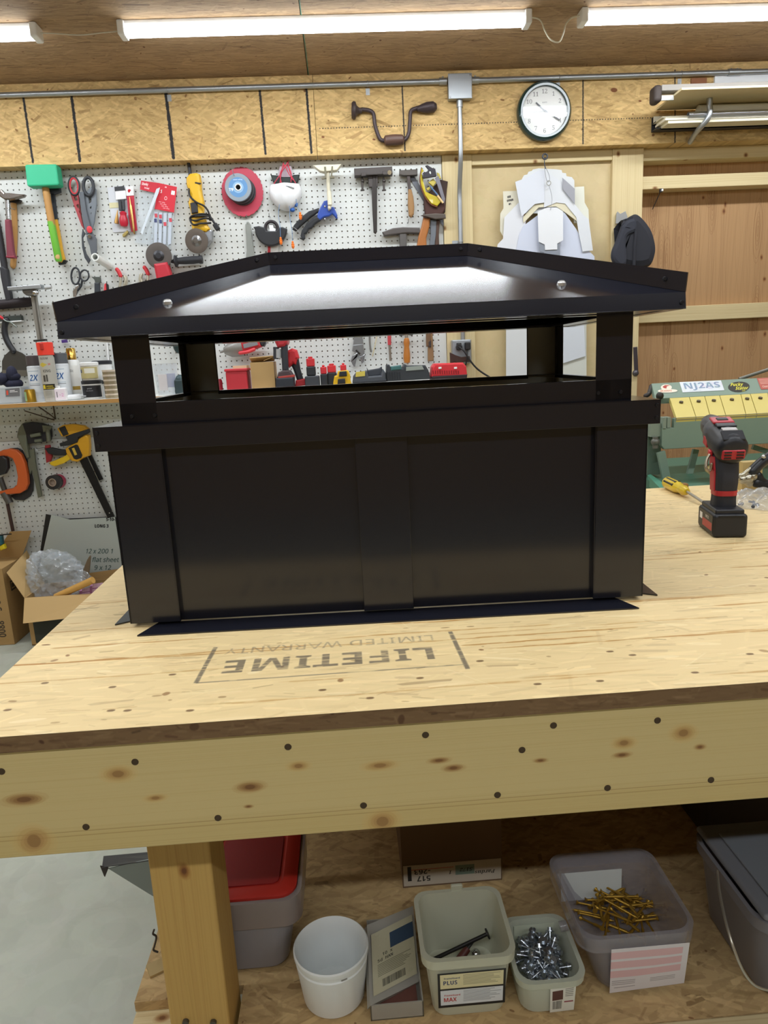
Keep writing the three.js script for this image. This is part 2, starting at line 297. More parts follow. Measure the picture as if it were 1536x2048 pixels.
// ================================================================== workbench
const BY = .82, BX0 = -.494, BX1 = 2.0, BZ0 = -.752, BZ1 = -1.945, TT = .0205, BH = .1425;
const bench = thing('workbench', 'large timber workbench with a strand board top under the black cap', 'workbench', V(BX0, 0, BZ0));
{
  const t = ctex(2048, 1024, (c, w, h) => {
    osbDraw([226, 200, 148], 17, 9000, 56, 7, .5)(c, w, h);
    const U = x => (x - BX0) / (BX1 - BX0) * w, W = z => (z - BZ1) / (BZ0 - BZ1) * h;
    // brown glue streaks that run along the sheet
    for (let i = 0; i < 2600; i++) { const k = rnd() < .6; c.strokeStyle = k ? rgb(150, 112, 62, rr(.08, .3)) : rgb(252, 236, 196, rr(.1, .4)); c.lineWidth = rr(.5, 1.6); c.beginPath(); const x = rnd() * w, y = rnd() * h; c.moveTo(x, y); c.lineTo(x + rr(8, 46), y + rr(-3, 3)); c.stroke(); }
    for (let i = 0; i < 64; i++) { let y = rr(.28, 1) * h, x = rr(-.1, .9) * w; const n = rr(8, 60) | 0; const al = rr(.2, .6); for (let k = 0; k < n; k++) { c.fillStyle = rgb(168, 116, 52, al * rr(.4, 1)); c.beginPath(); c.ellipse(x, y, rr(8, 22), rr(.6, 2.6), 0, 0, 7); c.fill(); x += rr(5, 13); y += rr(-.9, .9); } }
    for (let i = 0; i < 500; i++) { c.fillStyle = rgb(250, 232, 188, rr(.1, .4)); c.beginPath(); c.ellipse(rnd() * w, rnd() * h, rr(6, 30), rr(1, 4), rr(-.3, .3), 0, 7); c.fill(); }
    for (let i = 0; i < 150; i++) { c.fillStyle = rgb(120, 88, 50, rr(.2, .55)); c.beginPath(); c.ellipse(rnd() * w, rnd() * h, rr(1.5, 6), rr(1, 2.4), rr(-.4, .4), 0, 7); c.fill(); }
    for (let i = 0; i < 60; i++) { c.strokeStyle = rgb(240, 222, 176, .4); c.lineWidth = rr(.6, 1.6); c.beginPath(); const x = rnd() * w, y = rnd() * h; c.moveTo(x, y); c.lineTo(x + rr(-60, 60), y + rr(-60, 60)); c.stroke(); }
    for (let i = 0; i < 12; i++) { const x = rr(.3, .95) * w, y = rr(.1, .6) * h; for (let k = 0; k < 60; k++) { c.fillStyle = rgb(120, 104, 72, .07); c.beginPath(); c.ellipse(x + rr(-40, 40), y + rr(-12, 12), rr(2, 9), rr(1, 4), 0, 0, 7); c.fill(); } }
    // stamp, read from the other side of the bench
    const P = (px, py) => { const q = onY(px, py, BY); return [U(q.x), W(q.z)]; };
    const a = P(392, 1366), b = P(925, 1340), d = P(408, 1296), cx = (a[0] + b[0]) / 2, x0 = a[0], x1 = b[0] + 6, y1 = a[1], y0 = d[1];
    c.save(); c.translate(cx, (y0 + y1) / 2); c.rotate(Math.PI); const ww = x1 - x0, hh = y1 - y0;
    c.fillStyle = rgb(72, 66, 60, .62); c.textAlign = 'center'; c.textBaseline = 'middle';
    c.save(); c.scale(1.0, 1.0); c.font = `bold ${hh * .5 | 0}px sans-serif`; const m = c.measureText('LIFETIME').width; c.scale(ww * .84 / m, 1); c.fillText('LIFETIME', 0, -hh * .12); c.restore();
    c.save(); c.fillStyle = rgb(90, 84, 76, .42); c.font = `${hh * .26 | 0}px sans-serif`; const m2 = c.measureText('LIMITED WARRANTY').width; c.scale(ww * .86 / m2, 1); c.fillText('LIMITED WARRANTY', 0, hh * .34); c.restore();
    c.restore();
    c.strokeStyle = rgb(66, 62, 58, .6); c.lineWidth = 5; c.beginPath(); c.moveTo(x0, y1); c.lineTo(x0 + 4, y0); c.moveTo(x1 - 3, y0); c.lineTo(x1, y1 + 12); c.stroke(); c.lineWidth = 2; c.beginPath(); c.moveTo(x0, y1); c.lineTo(x1, y1); c.stroke();
    // rub out parts of the stamp, as worn
    for (let i = 0; i < 260; i++) { c.fillStyle = rgb(226, 200, 146, rr(.3, .7)); c.beginPath(); c.ellipse(rr(x0, x1), rr(y0, y1), rr(3, 16), rr(.5, 1.6), 0, 0, 7); c.fill(); }
    // old screw holes
    for (const p of [[345, 1349], [225, 1374], [90, 1366], [15, 1420], [222, 1421], [255, 1421], [380, 1421], [1220, 1303], [1265, 1310], [960, 1322], [840, 1356], [740, 1396], [1390, 1345], [1075, 1368], [1200, 1362], [1500, 1308], [645, 1380]]) { const q = P(...p); c.fillStyle = rgb(84, 58, 32, .7); c.beginPath(); c.ellipse(q[0], q[1], 4, 2.4, 0, 0, 7); c.fill(); }
  });
  t.flipY = false;
  const edge = ctex(1024, 64, osbDraw([118, 92, 62], 24, 1500, 26, 3, .3), true);
  const topM = new THREE.MeshStandardMaterial({ map: t, roughness: .6, bumpMap: t, bumpScale: .0006 });
  part('worktop', rectUV(quad(V(BX0, BY, BZ1), V(BX1, BY, BZ1), V(BX1, BY, BZ0), V(BX0, BY, BZ0)), BX0, BX1, 'z', BZ1, BZ0), topM, bench, 'pale worn strand board top with an upside down stamp');
  part('worktop_edge', metreUV([box2(BX0, BX1, BY - TT, BY - .0004, BZ1, BZ0)][0], 1 / 1.2, 1 / .08), new THREE.MeshStandardMaterial({ map: edge, roughness: .9, bumpMap: edge, bumpScale: .0008 }), bench, 'dark fibrous cut edge');
  // front apron with its knots
  const yA0 = BY - TT - BH, yA1 = BY - TT, ft = ctex(2048, 256, (c, w, h) => {
    grainDraw([205, 184, 128], [176, 146, 86], 60, 5)(c, w, h);
    const P = (px, py) => { const q = onZ(px, py, BZ0 - .006); return [(q.x - BX0 + .3) / 2.1 * w, (1 - (q.y - yA0) / BH) * h]; };
    for (const y of [.79, .83]) { c.strokeStyle = rgb(140, 108, 54, .5); c.lineWidth = 2; c.beginPath(); c.moveTo(0, h * y); c.lineTo(w, h * y); c.stroke(); }
    c.fillStyle = rgb(186, 156, 92, .25); c.fillRect(0, h * .8, w, h * .2);
    for (const [x, y, rx, ry, k] of [[48, 1599, 16, 10, 1], [236, 1548, 13, 13, 0], [68, 1682, 15, 26, 0], [311, 1596, 9, 6, 0], [500, 1574, 12, 9, 1], [597, 1532, 9, 8, 0], [760, 1531, 14, 8, 0], [878, 1521, 9, 5, 1], [907, 1536, 9, 6, 1], [765, 1643, 14, 20, 0], [1081, 1521, 6, 4, 1], [1244, 1510, 8, 5, 1], [1248, 1486, 10, 10, 0], [1367, 1466, 11, 14, 0], [1400, 1494, 5, 5, 1], [497, 1613, 4, 3, 1]]) { const q = P(x, y); knot(c, q[0], q[1], rx * 1.15, ry * 1.2, k ? [112, 70, 34] : [150, 112, 62]); }
  });
  const g = metreUV(rbox2(BX0, BX1, yA0, yA1, BZ0 - .045, BZ0 - .006, .003)); rectUV(g, BX0 - .3, BX0 - .3 + 2.1, 'y', yA0, yA1);
  const apron = part('apron', g, new THREE.MeshStandardMaterial({ map: ft, roughness: .62 }), bench, 'pale pine front board with knots and screws');
  for (const p of [[3, 1543], [270, 1524], [576, 1494], [851, 1470], [1107, 1451], [1315, 1441], [172, 1654], [436, 1636], [727, 1611], [995, 1590], [1215, 1576], [1422, 1560], [1044, 1500]]) {
    const q = onZ(p[0], p[1], BZ0 - .006); part('screw', [new THREE.TorusGeometry(.0034, .0009, 6, 14).translate(q.x, q.y, q.z), new THREE.CylinderGeometry(.003, .0028, .002, 12).rotateX(Math.PI / 2).translate(q.x, q.y, q.z - .0004)], M(0x4a3a26, .6, .3), apron);
  }
  // other rails, legs
  part('apron', pine(rbox2(BX0 + .02, BX1, yA0, yA1, BZ1 + .01, BZ1 + .05)), matPine, bench);
  for (const x of [BX0 + .1, .6, 1.5]) part('joist', pineV(rbox2(x, x + .038, yA0 + .02, yA1, BZ1 + .05, BZ0 - .045)), matPine, bench);
  const lx0 = -.3205, lx1 = -.2315, lz0 = -.89, lz1 = -.979;
  const legM = new THREE.MeshStandardMaterial({ map: texPine, color: 0xe6cc96, roughness: .7 });
  for (const [x, z] of [[lx0, lz0], [lx0, BZ1 + .15], [1.6, lz0], [1.6, BZ1 + .15]]) part('leg', pineV(rbox2(x, x + .089, 0, yA1, z - .089, z, .004)), legM, bench);
  for (const p of [[372, 2042], [427, 2043]]) { const q = onZ(p[0], p[1], -.89); part('bolt', new THREE.CylinderGeometry(.005, .005, .006, 12).rotateX(Math.PI / 2).translate(q.x, q.y, q.z + .002), M(0x5b5448, .5, .6), bench); }
  part('back_panel', metreUV(box2(BX0 + .1, BX1, .2, yA0 + .02, BZ1 + .052, BZ1 + .064), 1 / .9, 1 / .9), matOSBshelf, bench);  // unseen panel, added to keep light from behind off the lower shelf
  // lower shelf
  const SY = .22; const sm = metreUV(box2(-.225, 1.95, SY - .018, SY, BZ1 + .02, -.85), 1 / .9, 1 / .9, .2, .3);
  part('shelf', [sm, metreUV(box2(-.4, -.225, SY - .018, SY, BZ1 + .02, -.981), 1 / .9, 1 / .9, .2, .3), metreUV(box2(-.4, -.325, SY - .018, SY, -.981, -.966), 1 / .9, 1 / .9, .2, .3)], matOSBshelf, bench, 'rough strand board lower shelf');
  part('shelf_rail', pine(rbox2(-.2, 1.95, SY - .088, SY + .002, -.848, -.81)), matPine, bench);
  part('shelf_rail', pine(rbox2(-.4, -.325, SY - .107, SY - .019, -.97, -.932)), matPine, bench);
  part('shelf_rail', pine(rbox2(-.41, -.325, SY - .107, SY - .019, -.92, -.882)), matPine, bench);
}
const SHELF = .22;

// ================================================================== chimney cap
const cap = thing('chimney_cap', 'black sheet metal chimney cap with hipped roof standing on the bench', 'chimney cap', V(.048, BY + .0005, -1.066));
cap.rotation.y = -1.75 * Math.PI / 180;
{
  const blk = new THREE.MeshPhysicalMaterial({ color: new THREE.Color().setRGB(.0105, .0112, .0175), roughness: .16, metalness: 0, ior: 1.55, side: THREE.DoubleSide });
  const fas = blk, ins = M(0x9a9788, .55);
  const W = .413, D = .475, t = .0012;
  const made = {}; const P = (n, g, m = blk, l, par = cap) => made[n] ? lpart(n, g, m, par, l) : (made[n] = lpart(n, g, m, par, l));
  // lower body
  P('front_panel', rbox2(-W + .03, W - .03, .004, .30, -.014, -.012, .0005)); P('back_panel', rbox2(-W + .01, W - .01, .004, .30, -D + .012, -D + .014, .0005));
  for (const s of [-1, 1]) P('side_panel', rbox2(s * (W - .014), s * (W - .012), .004, .30, -D + .01, -.01, .0005));
  for (const sx of [-1, 1]) for (const sz of [0, 1]) {
    const zf = sz ? -D : 0, k = sz ? 1 : -1;
    P('corner_trim', [rbox2(sx * (W - .081), sx * W, .006, .30, zf, zf + k * .004, .001), rbox2(sx * W, sx * (W - .004), .006, .30, zf, zf + k * .081, .001), rbox2(sx * (W - .081), sx * (W - .078), .006, .30, zf, zf + k * .012, .0008)]);
  }
  P('batten', [rbox2(-.038, .042, .006, .30, -.004, -.0005, .001), rbox2(-.038, -.035, .006, .3, -.012, -.001, .0005), rbox2(.039, .042, .006, .3, -.012, -.001, .0005)]);
  P('batten', rbox2(-.04, .04, .006, .30, -D + .001, -D + .012, .001));
  const fl = (a, b, c, d) => { const s = new THREE.Shape([a, b, c, d].map(q => new THREE.Vector2(q[0], -q[1]))); const g = new THREE.ExtrudeGeometry(s, { depth: t * 1.6, bevelEnabled: false }); g.rotateX(-Math.PI / 2); return g; };
  P('base_flange', fl([-.372, -.012], [.372, -.012], [.392, .04], [-.390, .04])); P('base_flange', fl([-.372, -D + .012], [.372, -D + .012], [.392, -D - .035], [-.390, -D - .035]));
  for (const s of [-1, 1]) P('base_flange', fl([s * (W - .012), -.04], [s * (W - .012), -D + .04], [s * (W + .03), -D + .014], [s * (W + .03), -.014]));
  // skirt band
  const sp = .013, s0 = .285, s1 = .3215;
  P('skirt', rbox2(-W - sp, W + sp, s0, s1, sp - t, sp, .0005)); P('skirt', rbox2(-W - sp, W + sp, s0, s1, -D - sp, -D - sp + t, .0005));
  for (const s of [-1, 1]) P('skirt', rbox2(s * (W + sp - t), s * (W + sp), s0, s1, -D - sp, sp, .0005));
  const ring = (n, hx, z0, z1, w, y, m) => { const s = new THREE.Shape([[-hx, z0], [hx, z0], [hx, z1], [-hx, z1]].map(q => new THREE.Vector2(q[0], -q[1]))); s.holes.push(new THREE.Path([[-hx + w, z0 + w], [hx - w, z0 + w], [hx - w, z1 - w], [-hx + w, z1 - w]].map(q => new THREE.Vector2(q[0], -q[1])))); const g = new THREE.ExtrudeGeometry(s, { depth: t, bevelEnabled: false }); g.rotateX(-Math.PI / 2).translate(0, y, 0); return P(n, g, m); };
  ring('skirt_top', W + sp, -D - sp, sp, .06, s1 - t);
  // open upper storey
  const U = .393, zf = -.02, zb = -D + .02, uy0 = s1, ur = .353, uy1 = .4545, cw = .052;
  for (const [n, z, k] of [['f', zf, -1], ['b', zb, 1]]) {
    P('rail', rbox2(-U, U, uy0, ur, z, z + k * t, .0005)); P('rail_lip', rbox2(-U + .004, U - .004, ur - t, ur, z + k * t, z + k * .012, .0004));
    P('top_rail', rbox2(-U, U, uy1 - .005, uy1, z, z + k * .02, .0005));
    P('rail_lining', rbox2(-U + .004, U - .004, uy0 - .03, ur - .008, z + k * .0025, z + k * .004, .0005), ins, 'bare olive grey inside face');
    for (const sx of [-1, 1]) {
      P('corner_post', [rbox2(sx * U, sx * (U - cw - (k < 0 ? .004 : .012)), uy0, uy1, z, z + k * t, .0005), rbox2(sx * U, sx * (U - t), uy0, uy1, z, z + k * cw, .0005)]);
      P('post_lining', [rbox2(sx * (U - .004), sx * (U - cw - (k < 0 ? .002 : .01)), uy0 + .02, uy1 - .002, z + k * .0025, z + k * .0032, .0003)], ins, 'bare olive grey inside face');
    }
  }
  for (const s of [-1, 1]) { P('rail', rbox2(s * U, s * (U - t), uy0, ur, zb, zf, .0005)); P('rail_lip', rbox2(s * (U - t), s * (U - .012), ur - t, ur, zb, zf, .0004)); P('top_rail', rbox2(s * U, s * (U - .02), uy1 - .005, uy1, zb, zf, .0005)); P('rail_lining', rbox2(s * (U - .0025), s * (U - .004), uy0 - .03, ur - .008, zb + .004, zf - .004, .0005), ins); }
  ring('deck', W - .02, -D + .02, -.02, .09, .296, ins);
  // hipped roof
  const E = .447, ez = .034, eb = -D - .034, fy0 = .450, fy1 = .4735, rx = .1755, rz = (ez + eb) / 2, ry = .5725;
  const A = V(-E, fy1, ez), B = V(E, fy1, ez), C = V(E, fy1, eb), F = V(-E, fy1, eb), G = V(-rx, ry, rz), H = V(rx, ry, rz);
  const poly = (pts) => { const pos = []; for (let i = 1; i < pts.length - 1; i++) for (const p of [pts[0], pts[i], pts[i + 1]]) pos.push(p.x, p.y, p.z); const g = new THREE.BufferGeometry(); g.setAttribute('position', new THREE.Float32BufferAttribute(pos, 3)); g.computeVertexNormals(); return g; };
  const sheet = pts => { const d = pts.map(p => p.clone().add(V(0, -.0012, 0))); const g = [poly(pts), poly(d.reverse())]; return g; };
  P('roof_panel', sheet([A, B, H, G]), blk, 'satin black front slope mirroring the ceiling light'); P('roof_panel', sheet([C, F, G, H])); P('roof_panel', sheet([B, C, H])); P('roof_panel', sheet([F, A, G]));
  { const q = [V(-E, fy1, ez), V(E, fy1, ez), V(E, fy0, ez + .0036), V(-E, fy0, ez + .0036)], b = q.map(v => v.clone().add(V(0, 0, -t))); P('fascia', [poly([q[3], q[2], q[1], q[0]]), poly(b), poly([q[0], q[1], b[1], b[0]]), poly([q[2], q[3], b[3], b[2]]), poly([q[1], q[2], b[2], b[1]]), poly([q[3], q[0], b[0], b[3]]), rbox2(-E, E, fy0, fy0 + t, ez - .02, ez + .004, .0004)]); } P('fascia', [rbox2(-E, E, fy0, fy1, eb, eb + t, .0005), rbox2(-E, E, fy0, fy0 + t, eb, eb + .02, .0004)]);
  for (const s of [-1, 1]) P('fascia', [rbox2(s * E, s * (E - t), fy0, fy1, eb, ez, .0005), rbox2(s * E, s * (E - .02), fy0, fy0 + t, eb, ez, .0004)]);
  ring('soffit', E - .004, eb + .004, ez - .004, .06, fy0 + .001, blk);
  // standing seams along hips and ridge
  const fin = (p, q, h0, h1, out) => { const u = V(0, 1, 0), n = q.clone().sub(p).cross(u).normalize().multiplyScalar(.0016); const o0 = out.clone().multiplyScalar(h0 * .35), o1 = out.clone().multiplyScalar(h1 * .35); const tp = p.clone().add(V(0, h0, 0)).add(o0), tq = q.clone().add(V(0, h1, 0)).add(o1); const f = [p, q, tq, tp]; const a = f.map(v => v.clone().add(n)), b = f.map(v => v.clone().sub(n)); return [poly(a), poly([...b].reverse()), poly([a[3], a[2], b[2], b[3]]), poly([a[0], a[3], b[3], b[0]]), poly([a[1], b[1], b[2], a[2]])]; };
  const zero = V(0, 0, 0);
  P('ridge_seam', fin(G, H, .0205, .0205, zero));
  const ex = V(.012, -.0035, -.012);
  P('hip_seam', fin(A.clone(), G, .0265, .0205, V(-.25, 0, .0))); P('hip_seam', fin(B.clone(), H, .0265, .0205, V(.25, 0, .0))); P('hip_seam', fin(C, H, .0265, .0205, zero)); P('hip_seam', fin(F, G, .0265, .0205, zero));
  // fasteners
  const scr = (x, y, z, par, n = V(0, 0, 1)) => { const g = [new THREE.CylinderGeometry(.0026, .0034, .0022, 12), new THREE.CylinderGeometry(.0014, .0014, .0026, 6)].map(q => q.applyQuaternion(new THREE.Quaternion().setFromUnitVectors(V(0, 1, 0), n)).translate(x, y, z)); P('screw', g, M(0x2c2c30, .3, .4), undefined, par); };
  for (const s of [-1, 1]) {
    for (const y of [.294, .313]) scr(s * (W + sp - .006), y, sp + .001, made.skirt);
    for (const x of [U - .017, U - .052]) scr(s * x, .333, zf + .001, made.rail);
    scr(s * (E - .006), .459, ez + .004, made.fascia);
    scr(s * (rx - .012), ry + .0115, rz + .0025, made.ridge_seam); const h = (k, s2) => { const p = (s2 < 0 ? A : B).clone().lerp(s2 < 0 ? G : H, k); scr(p.x + s2 * -.001, p.y + .013, p.z + .003, made.hip_seam); }; h(.08, s); h(.93, s);
  }
  for (const [x, k] of [[-.306, .235], [.286, .235]]) { const y = fy1 + (ry - fy1) * k, z = ez + (rz - ez) * k; P('dome_rivet', lathe([[.007, 0], [.007, .001], [.0062, .004], [.004, .006], [0, .0068]], V(x, y, z), V(0, .94, .34), 16), M(0xd8d8d6, .22, .6), 'shiny domed fastener', made.roof_panel); }
}

// ================================================================== on the header band
const RED = M(0xc4202e, .45), TRED = M(0xd83a44, .5), YEL = M(0xe6b422, .45), WOOD = M(0xb98a4e, .6), TAN = M(0xc9a468, .6), BLK = M(0x1b1b1e, .5), GREY = M(0x8a8e92, .5), LEATHER = M(0x3c2820, .7), WHITE = M(0xeceeee, .5), OLD = M(0x4a4138, .55, .35), RUBBER = M(0x232326, .75);
const T = (name, label, cat, px, py, z, group) => thing(name, label, cat, onZ(px, py, z), group);
const hookZ = ZW + .004;
function hook(px, py, what, len = .05) { const a = onZ(px, py, ZW), L = Math.max(len, .02); single('peg_hook', 'bare wire peg hook holding ' + what, 'peg hook', tube([V(a.x, a.y, ZW - .002), V(a.x, a.y, ZW + .012), V(a.x, a.y - .004, ZW + L * .8), V(a.x, a.y + .008, ZW + L)], .0016, 12, 6), M(0xb9bcbf, .35, .8)); }
{ // conduit, box, straps
  const z = ZH + .016, y0 = onZ(0, 189, z), y1 = V(onZ(896, 170, ZH + .045).x - .001, onZ(895, 164, z).y, z), y2 = V(onZ(945, 170, ZH + .045).x + .001, onZ(941, 160, z).y, z), y3 = onZ(1536, 142, z), ym = (y1.y + y2.y) / 2;
  const o = thing('conduit', 'long galvanised conduit running along the header beneath the ceiling', 'conduit', V(y0.x, ym, z));
  part('pipe', [bar(V(X0, ym, z), V(y1.x, ym, z), .0112), bar(V(y2.x, ym, z), V(X1, ym, z), .0112)], GALV(), o);
  for (const x of [y1.x - .0165, y2.x + .0165]) part('connector', [bar(V(x - .016, ym, z), V(x + .016, ym, z), .0145), bar(V(x, ym + .01, z), V(x, ym + .019, z), .004)], GALV(), o);
  for (const px of [334, 735, 1118, 1362]) { const x = onZ(px, 165, z).x; part('strap', [new THREE.TorusGeometry(.0125, .0014, 6, 20).rotateY(Math.PI / 2).translate(x, ym, z), box(.017, .026, .002, V(x, ym - .026, ZH + .001)), bar(V(x, ym - .03, ZH), V(x, ym - .03, ZH + .004), .0035)], GALV(), o); }
  const cx = onZ(1468, 147, z).x; part('coupling', [bar(V(cx - .028, ym, z), V(cx + .028, ym, z), .0145), ball(V(cx - .014, ym + .014, z), .004), ball(V(cx + .014, ym + .014, z), .004)], GALV(), o);
  const a = onZ(896, 146, ZH + .045), b = onZ(945, 196, ZH + .045);
  const j = thing('junction_box', 'square galvanised junction box joining the conduits', 'junction box', V((a.x + b.x) / 2, b.y, ZH));
  part('box', rbox2(a.x + .002, b.x - .002, b.y + .002, a.y - .002, ZH, ZH + .036, .004), GALV(), j); part('cover', rbox2(a.x, b.x, b.y, a.y, ZH + .036, ZH + .042, .006), GALV(), j);
  for (const [x, y] of [[b.x - .008, a.y - .008], [a.x + .008, b.y + .008]]) part('screw', bar(V(x, y, ZH + .04), V(x, y, ZH + .0445), .004), STEEL(), j);
  const c = onZ(919, 200, ZH + .018), d = onZ(924, 678, ZW + .03), e = thing('conduit', 'upright galvanised conduit down from the junction box to the outlet', 'conduit', V(c.x, d.y, ZH + .018));
  part('pipe', tube([V(c.x, c.y, ZH + .018), V(c.x, HB + .02, ZH + .018), V(c.x, HB - .04, ZH + .012), V(c.x, HB - .16, ZW + .034), V(c.x, HB - .24, ZW + .03), V(c.x, d.y + .3, ZW + .03), V(c.x, d.y, ZW + .03)], .0105, 80, 14), GALV(), e); part('connector', bar(V(c.x, c.y - .03, ZH + .018), V(c.x, c.y - .001, ZH + .018), .0135), GALV(), e);
  const sx = c.x, sy = onZ(915, 482, ZH).y; part('strap', [box(.05, .02, .003, V(sx - .012, sy, ZW + .014)), new THREE.TorusGeometry(.012, .0016, 6, 16).rotateX(Math.PI / 2).translate(sx, sy, ZW + .03)], GALV(), e);
  // outlet
  const o0 = onZ(904, 680, ZW + .06), o1 = onZ(944, 726, ZW + .06), q = thing('outlet_box', 'grey metal outlet box with a black plug below the upright conduit', 'outlet', V((o0.x + o1.x) / 2, o1.y, ZW + .012));
  part('box', rbox2(o0.x, o1.x, o1.y, o0.y, ZW + .012, ZW + .055, .005), GALV(), q); part('cover', rbox2(o0.x + .004, o1.x - .004, o1.y + .004, o0.y - .004, ZW + .055, ZW + .06, .004), M(0x9da3aa, .4, .5), q);
  for (const px of [918, 935]) { const p = onZ(px, 693, ZW + .062); part('receptacle', rbox(.024, .032, .004, .008, p), BLK, q); }
  const z2 = ZW + .075, cordM = BLK;
  const pl = T('power_plug', 'round black plug with a cord in the left outlet socket', 'plug', 918, 694, z2); part('plug', [bar(onZ(918, 694, ZW + .06), onZ(918, 694, ZW + .09), .016, .012)], cordM, pl); part('cord', tubeP([[918, 694, .02], [928, 702, .03], [938, 718, .03], [955, 738, .025], [985, 758, .02]], ZW + .07, .0042), cordM, pl);
  const p2 = T('power_plug', 'narrow black plug with a hanging cord in the right outlet socket', 'plug', 935, 690, z2); part('plug', [rbox(.026, .036, .03, .006, onZ(935, 692, ZW + .076))], cordM, p2); part('cord', tubeP([[935, 698, .012], [934, 716, .02], [931, 735, .01], [933, 752, 0]], ZW + .07, .0032), cordM, p2);
  single('cast_bracket', 'rusty brown cast bracket against the outlet box', 'bracket', ext([[899, 705], [910, 710], [922, 714], [938, 712], [942, 724], [928, 722], [920, 730], [909, 724], [900, 728]], ZW + .062, .014, .003), M(0x4a332b, .7, .3));
}
{ // hand brace
  const z = ZH + .018, o = T('hand_brace', 'old dark hand brace drill hung on the header', 'hand brace', 780, 290, z), m = M(0x43383a, .5, .4);
  const pts = [[724, 219], [738, 221], [746, 226], [750, 250], [757, 272], [762, 280], [772, 281], [795, 281], [810, 279], [817, 268], [820, 240], [822, 222], [832, 217], [842, 214]];
  part('crank', tubeP(pts, z, .0085, 60, 10), m, o);
  const a = onZ(711, 206, z), b = onZ(708, 238, z); part('head_knob', [lathe([[0, -.012], [.03, -.010], [.036, -.002], [.034, .006], [.02, .012], [.012, .022], [.011, .035]], onZ(708, 221, z), V(1, -.06, 0), 20)], M(0x3a2e2e, .55), o);
  const c = onZ(768, 281, z), d = onZ(808, 279, z), L = d.distanceTo(c); part('grip', lathe([[.012, 0], [.02, .006], [.0225, L * .4], [.0225, L * .6], [.02, L - .006], [.012, L]], c, d.clone().sub(c), 18), M(0x5a4036, .5), o);
  const e = onZ(834, 218, z), f = onZ(873, 213, z), K = f.distanceTo(e); part('chuck', lathe([[.011, 0], [.013, .01], [.018, .025], [.0225, K * .5], [.022, K * .85], [.012, K], [0, K]], e, f.clone().sub(e), 18), m, o);
}
{ // wall clock
  const z = ZH, c = onZ(1090, 221, z + .03), R = .121, o = thing('wall_clock', 'round wall clock with a dark green rim and white dial', 'clock', V(c.x, c.y - R, z));
  const cc = V(c.x, c.y, z);
  part('case', lathe([[R - .012, 0], [R, .004], [R + .001, .018], [R - .004, .03], [R - .012, .037], [R - .021, .036], [R - .024, .026]], cc, V(0, 0, 1), 56), M(0x0d3230, .25, 0, { clearcoat: .6 }), o, 'glossy dark green rim');
  const face = print(512, 512, (g, w) => {
    g.fillStyle = '#e9ebea'; g.fillRect(0, 0, w, w); g.translate(w / 2, w / 2); g.fillStyle = '#55585c'; g.textAlign = 'center'; g.textBaseline = 'middle'; g.font = '62px serif';
    for (let k = 1; k <= 12; k++) { const a = k / 12 * 6.2832; g.fillText(String(k), Math.sin(a) * w * .40, -Math.cos(a) * w * .40); }
    g.font = '18px serif'; g.fillText('quartz', 0, -92);
  }, .4);
  const fg = new THREE.CircleGeometry(R - .022, 48).translate(c.x, c.y, z + .024); part('dial', fg, face, o, 'white dial with serif numerals');
  const hand = (ang, len, w, dz, tail) => { const g = new THREE.BoxGeometry(w, len + tail, .0012).translate(0, (len - tail) / 2, 0).rotateZ(-ang * Math.PI / 180); return g.translate(c.x, c.y, z + dz); };
  part('hand', hand(311, .052, .006, .0265, .008), M(0x4b5058, .4), o); part('hand', hand(121, .078, .005, .028, .01), M(0x4b5058, .4), o); part('hand', hand(266, .074, .0018, .0295, .022), M(0x70757c, .4), o);
  part('hub', bar(V(c.x, c.y, z + .025), V(c.x, c.y, z + .031), .004), M(0x4b5058, .4), o);
  part('glass', new THREE.CircleGeometry(R - .02, 48).translate(c.x, c.y, z + .0345), M(0xffffff, .04, 0, { transmission: 1, thickness: 0, ior: 1.45 }), o);
}
// ================================================================== tools on the upper pegboard
{ const z = ZW + .054, o = T('rubber_mallet', 'green rubber mallet with a green dipped wooden handle', 'mallet', 105, 525, z);
  part('head', ext([[61, 338], [64, 336], [121, 335], [123, 337], [128, 374], [125, 377], [68, 379], [65, 376]], z - .012, .058, .006), M(0x2fb285, .55), o, 'green rubber head');
  part('handle', lathe([[0, 0], [.012, .002], [.0155, .01], [.0155, .17]], onZ(118, 524, z + .008), onZ(103, 448, z + .008).sub(onZ(118, 524, z + .008))), M(0x6db83c, .5), o, 'green dipped grip');
  part('handle', barP([104, 452], [91, 376], z + .008, .0152, .0148), WOOD, o); part('handle_tip', ball(onZ(115, 514, z + .018), .011, 12, [1, 1.5, .6].map(v => v)), TAN, o);
  hook(77, 372, 'the green mallet', .09); hook(97, 372, 'the green mallet by its neck', .09); }
{ const z = ZW + .01, o = T('hatchet', 'hammer with black shaft and yellow grip behind the green mallet', 'hammer', 125, 527, z);
  part('shaft', ext([[103, 380], [110, 379], [117, 443], [107, 443]], z, .014, .003), M(0x2a3038, .5, .3), o); part('head', ext([[96, 372], [122, 370], [124, 386], [112, 390], [98, 388]], z, .03, .004), M(0x2a3038, .5, .3), o);
  part('grip', ext([[109, 441], [117, 440], [123, 470], [128, 500], [133, 520], [129, 528], [119, 527], [118, 510], [113, 480]], z, .026, .008), M(0xdca61f, .45), o, 'yellow grip'); part('butt', ext([[119, 525], [130, 520], [137, 522], [132, 529], [121, 531]], z + .002, .022, .004), BLK, o); }
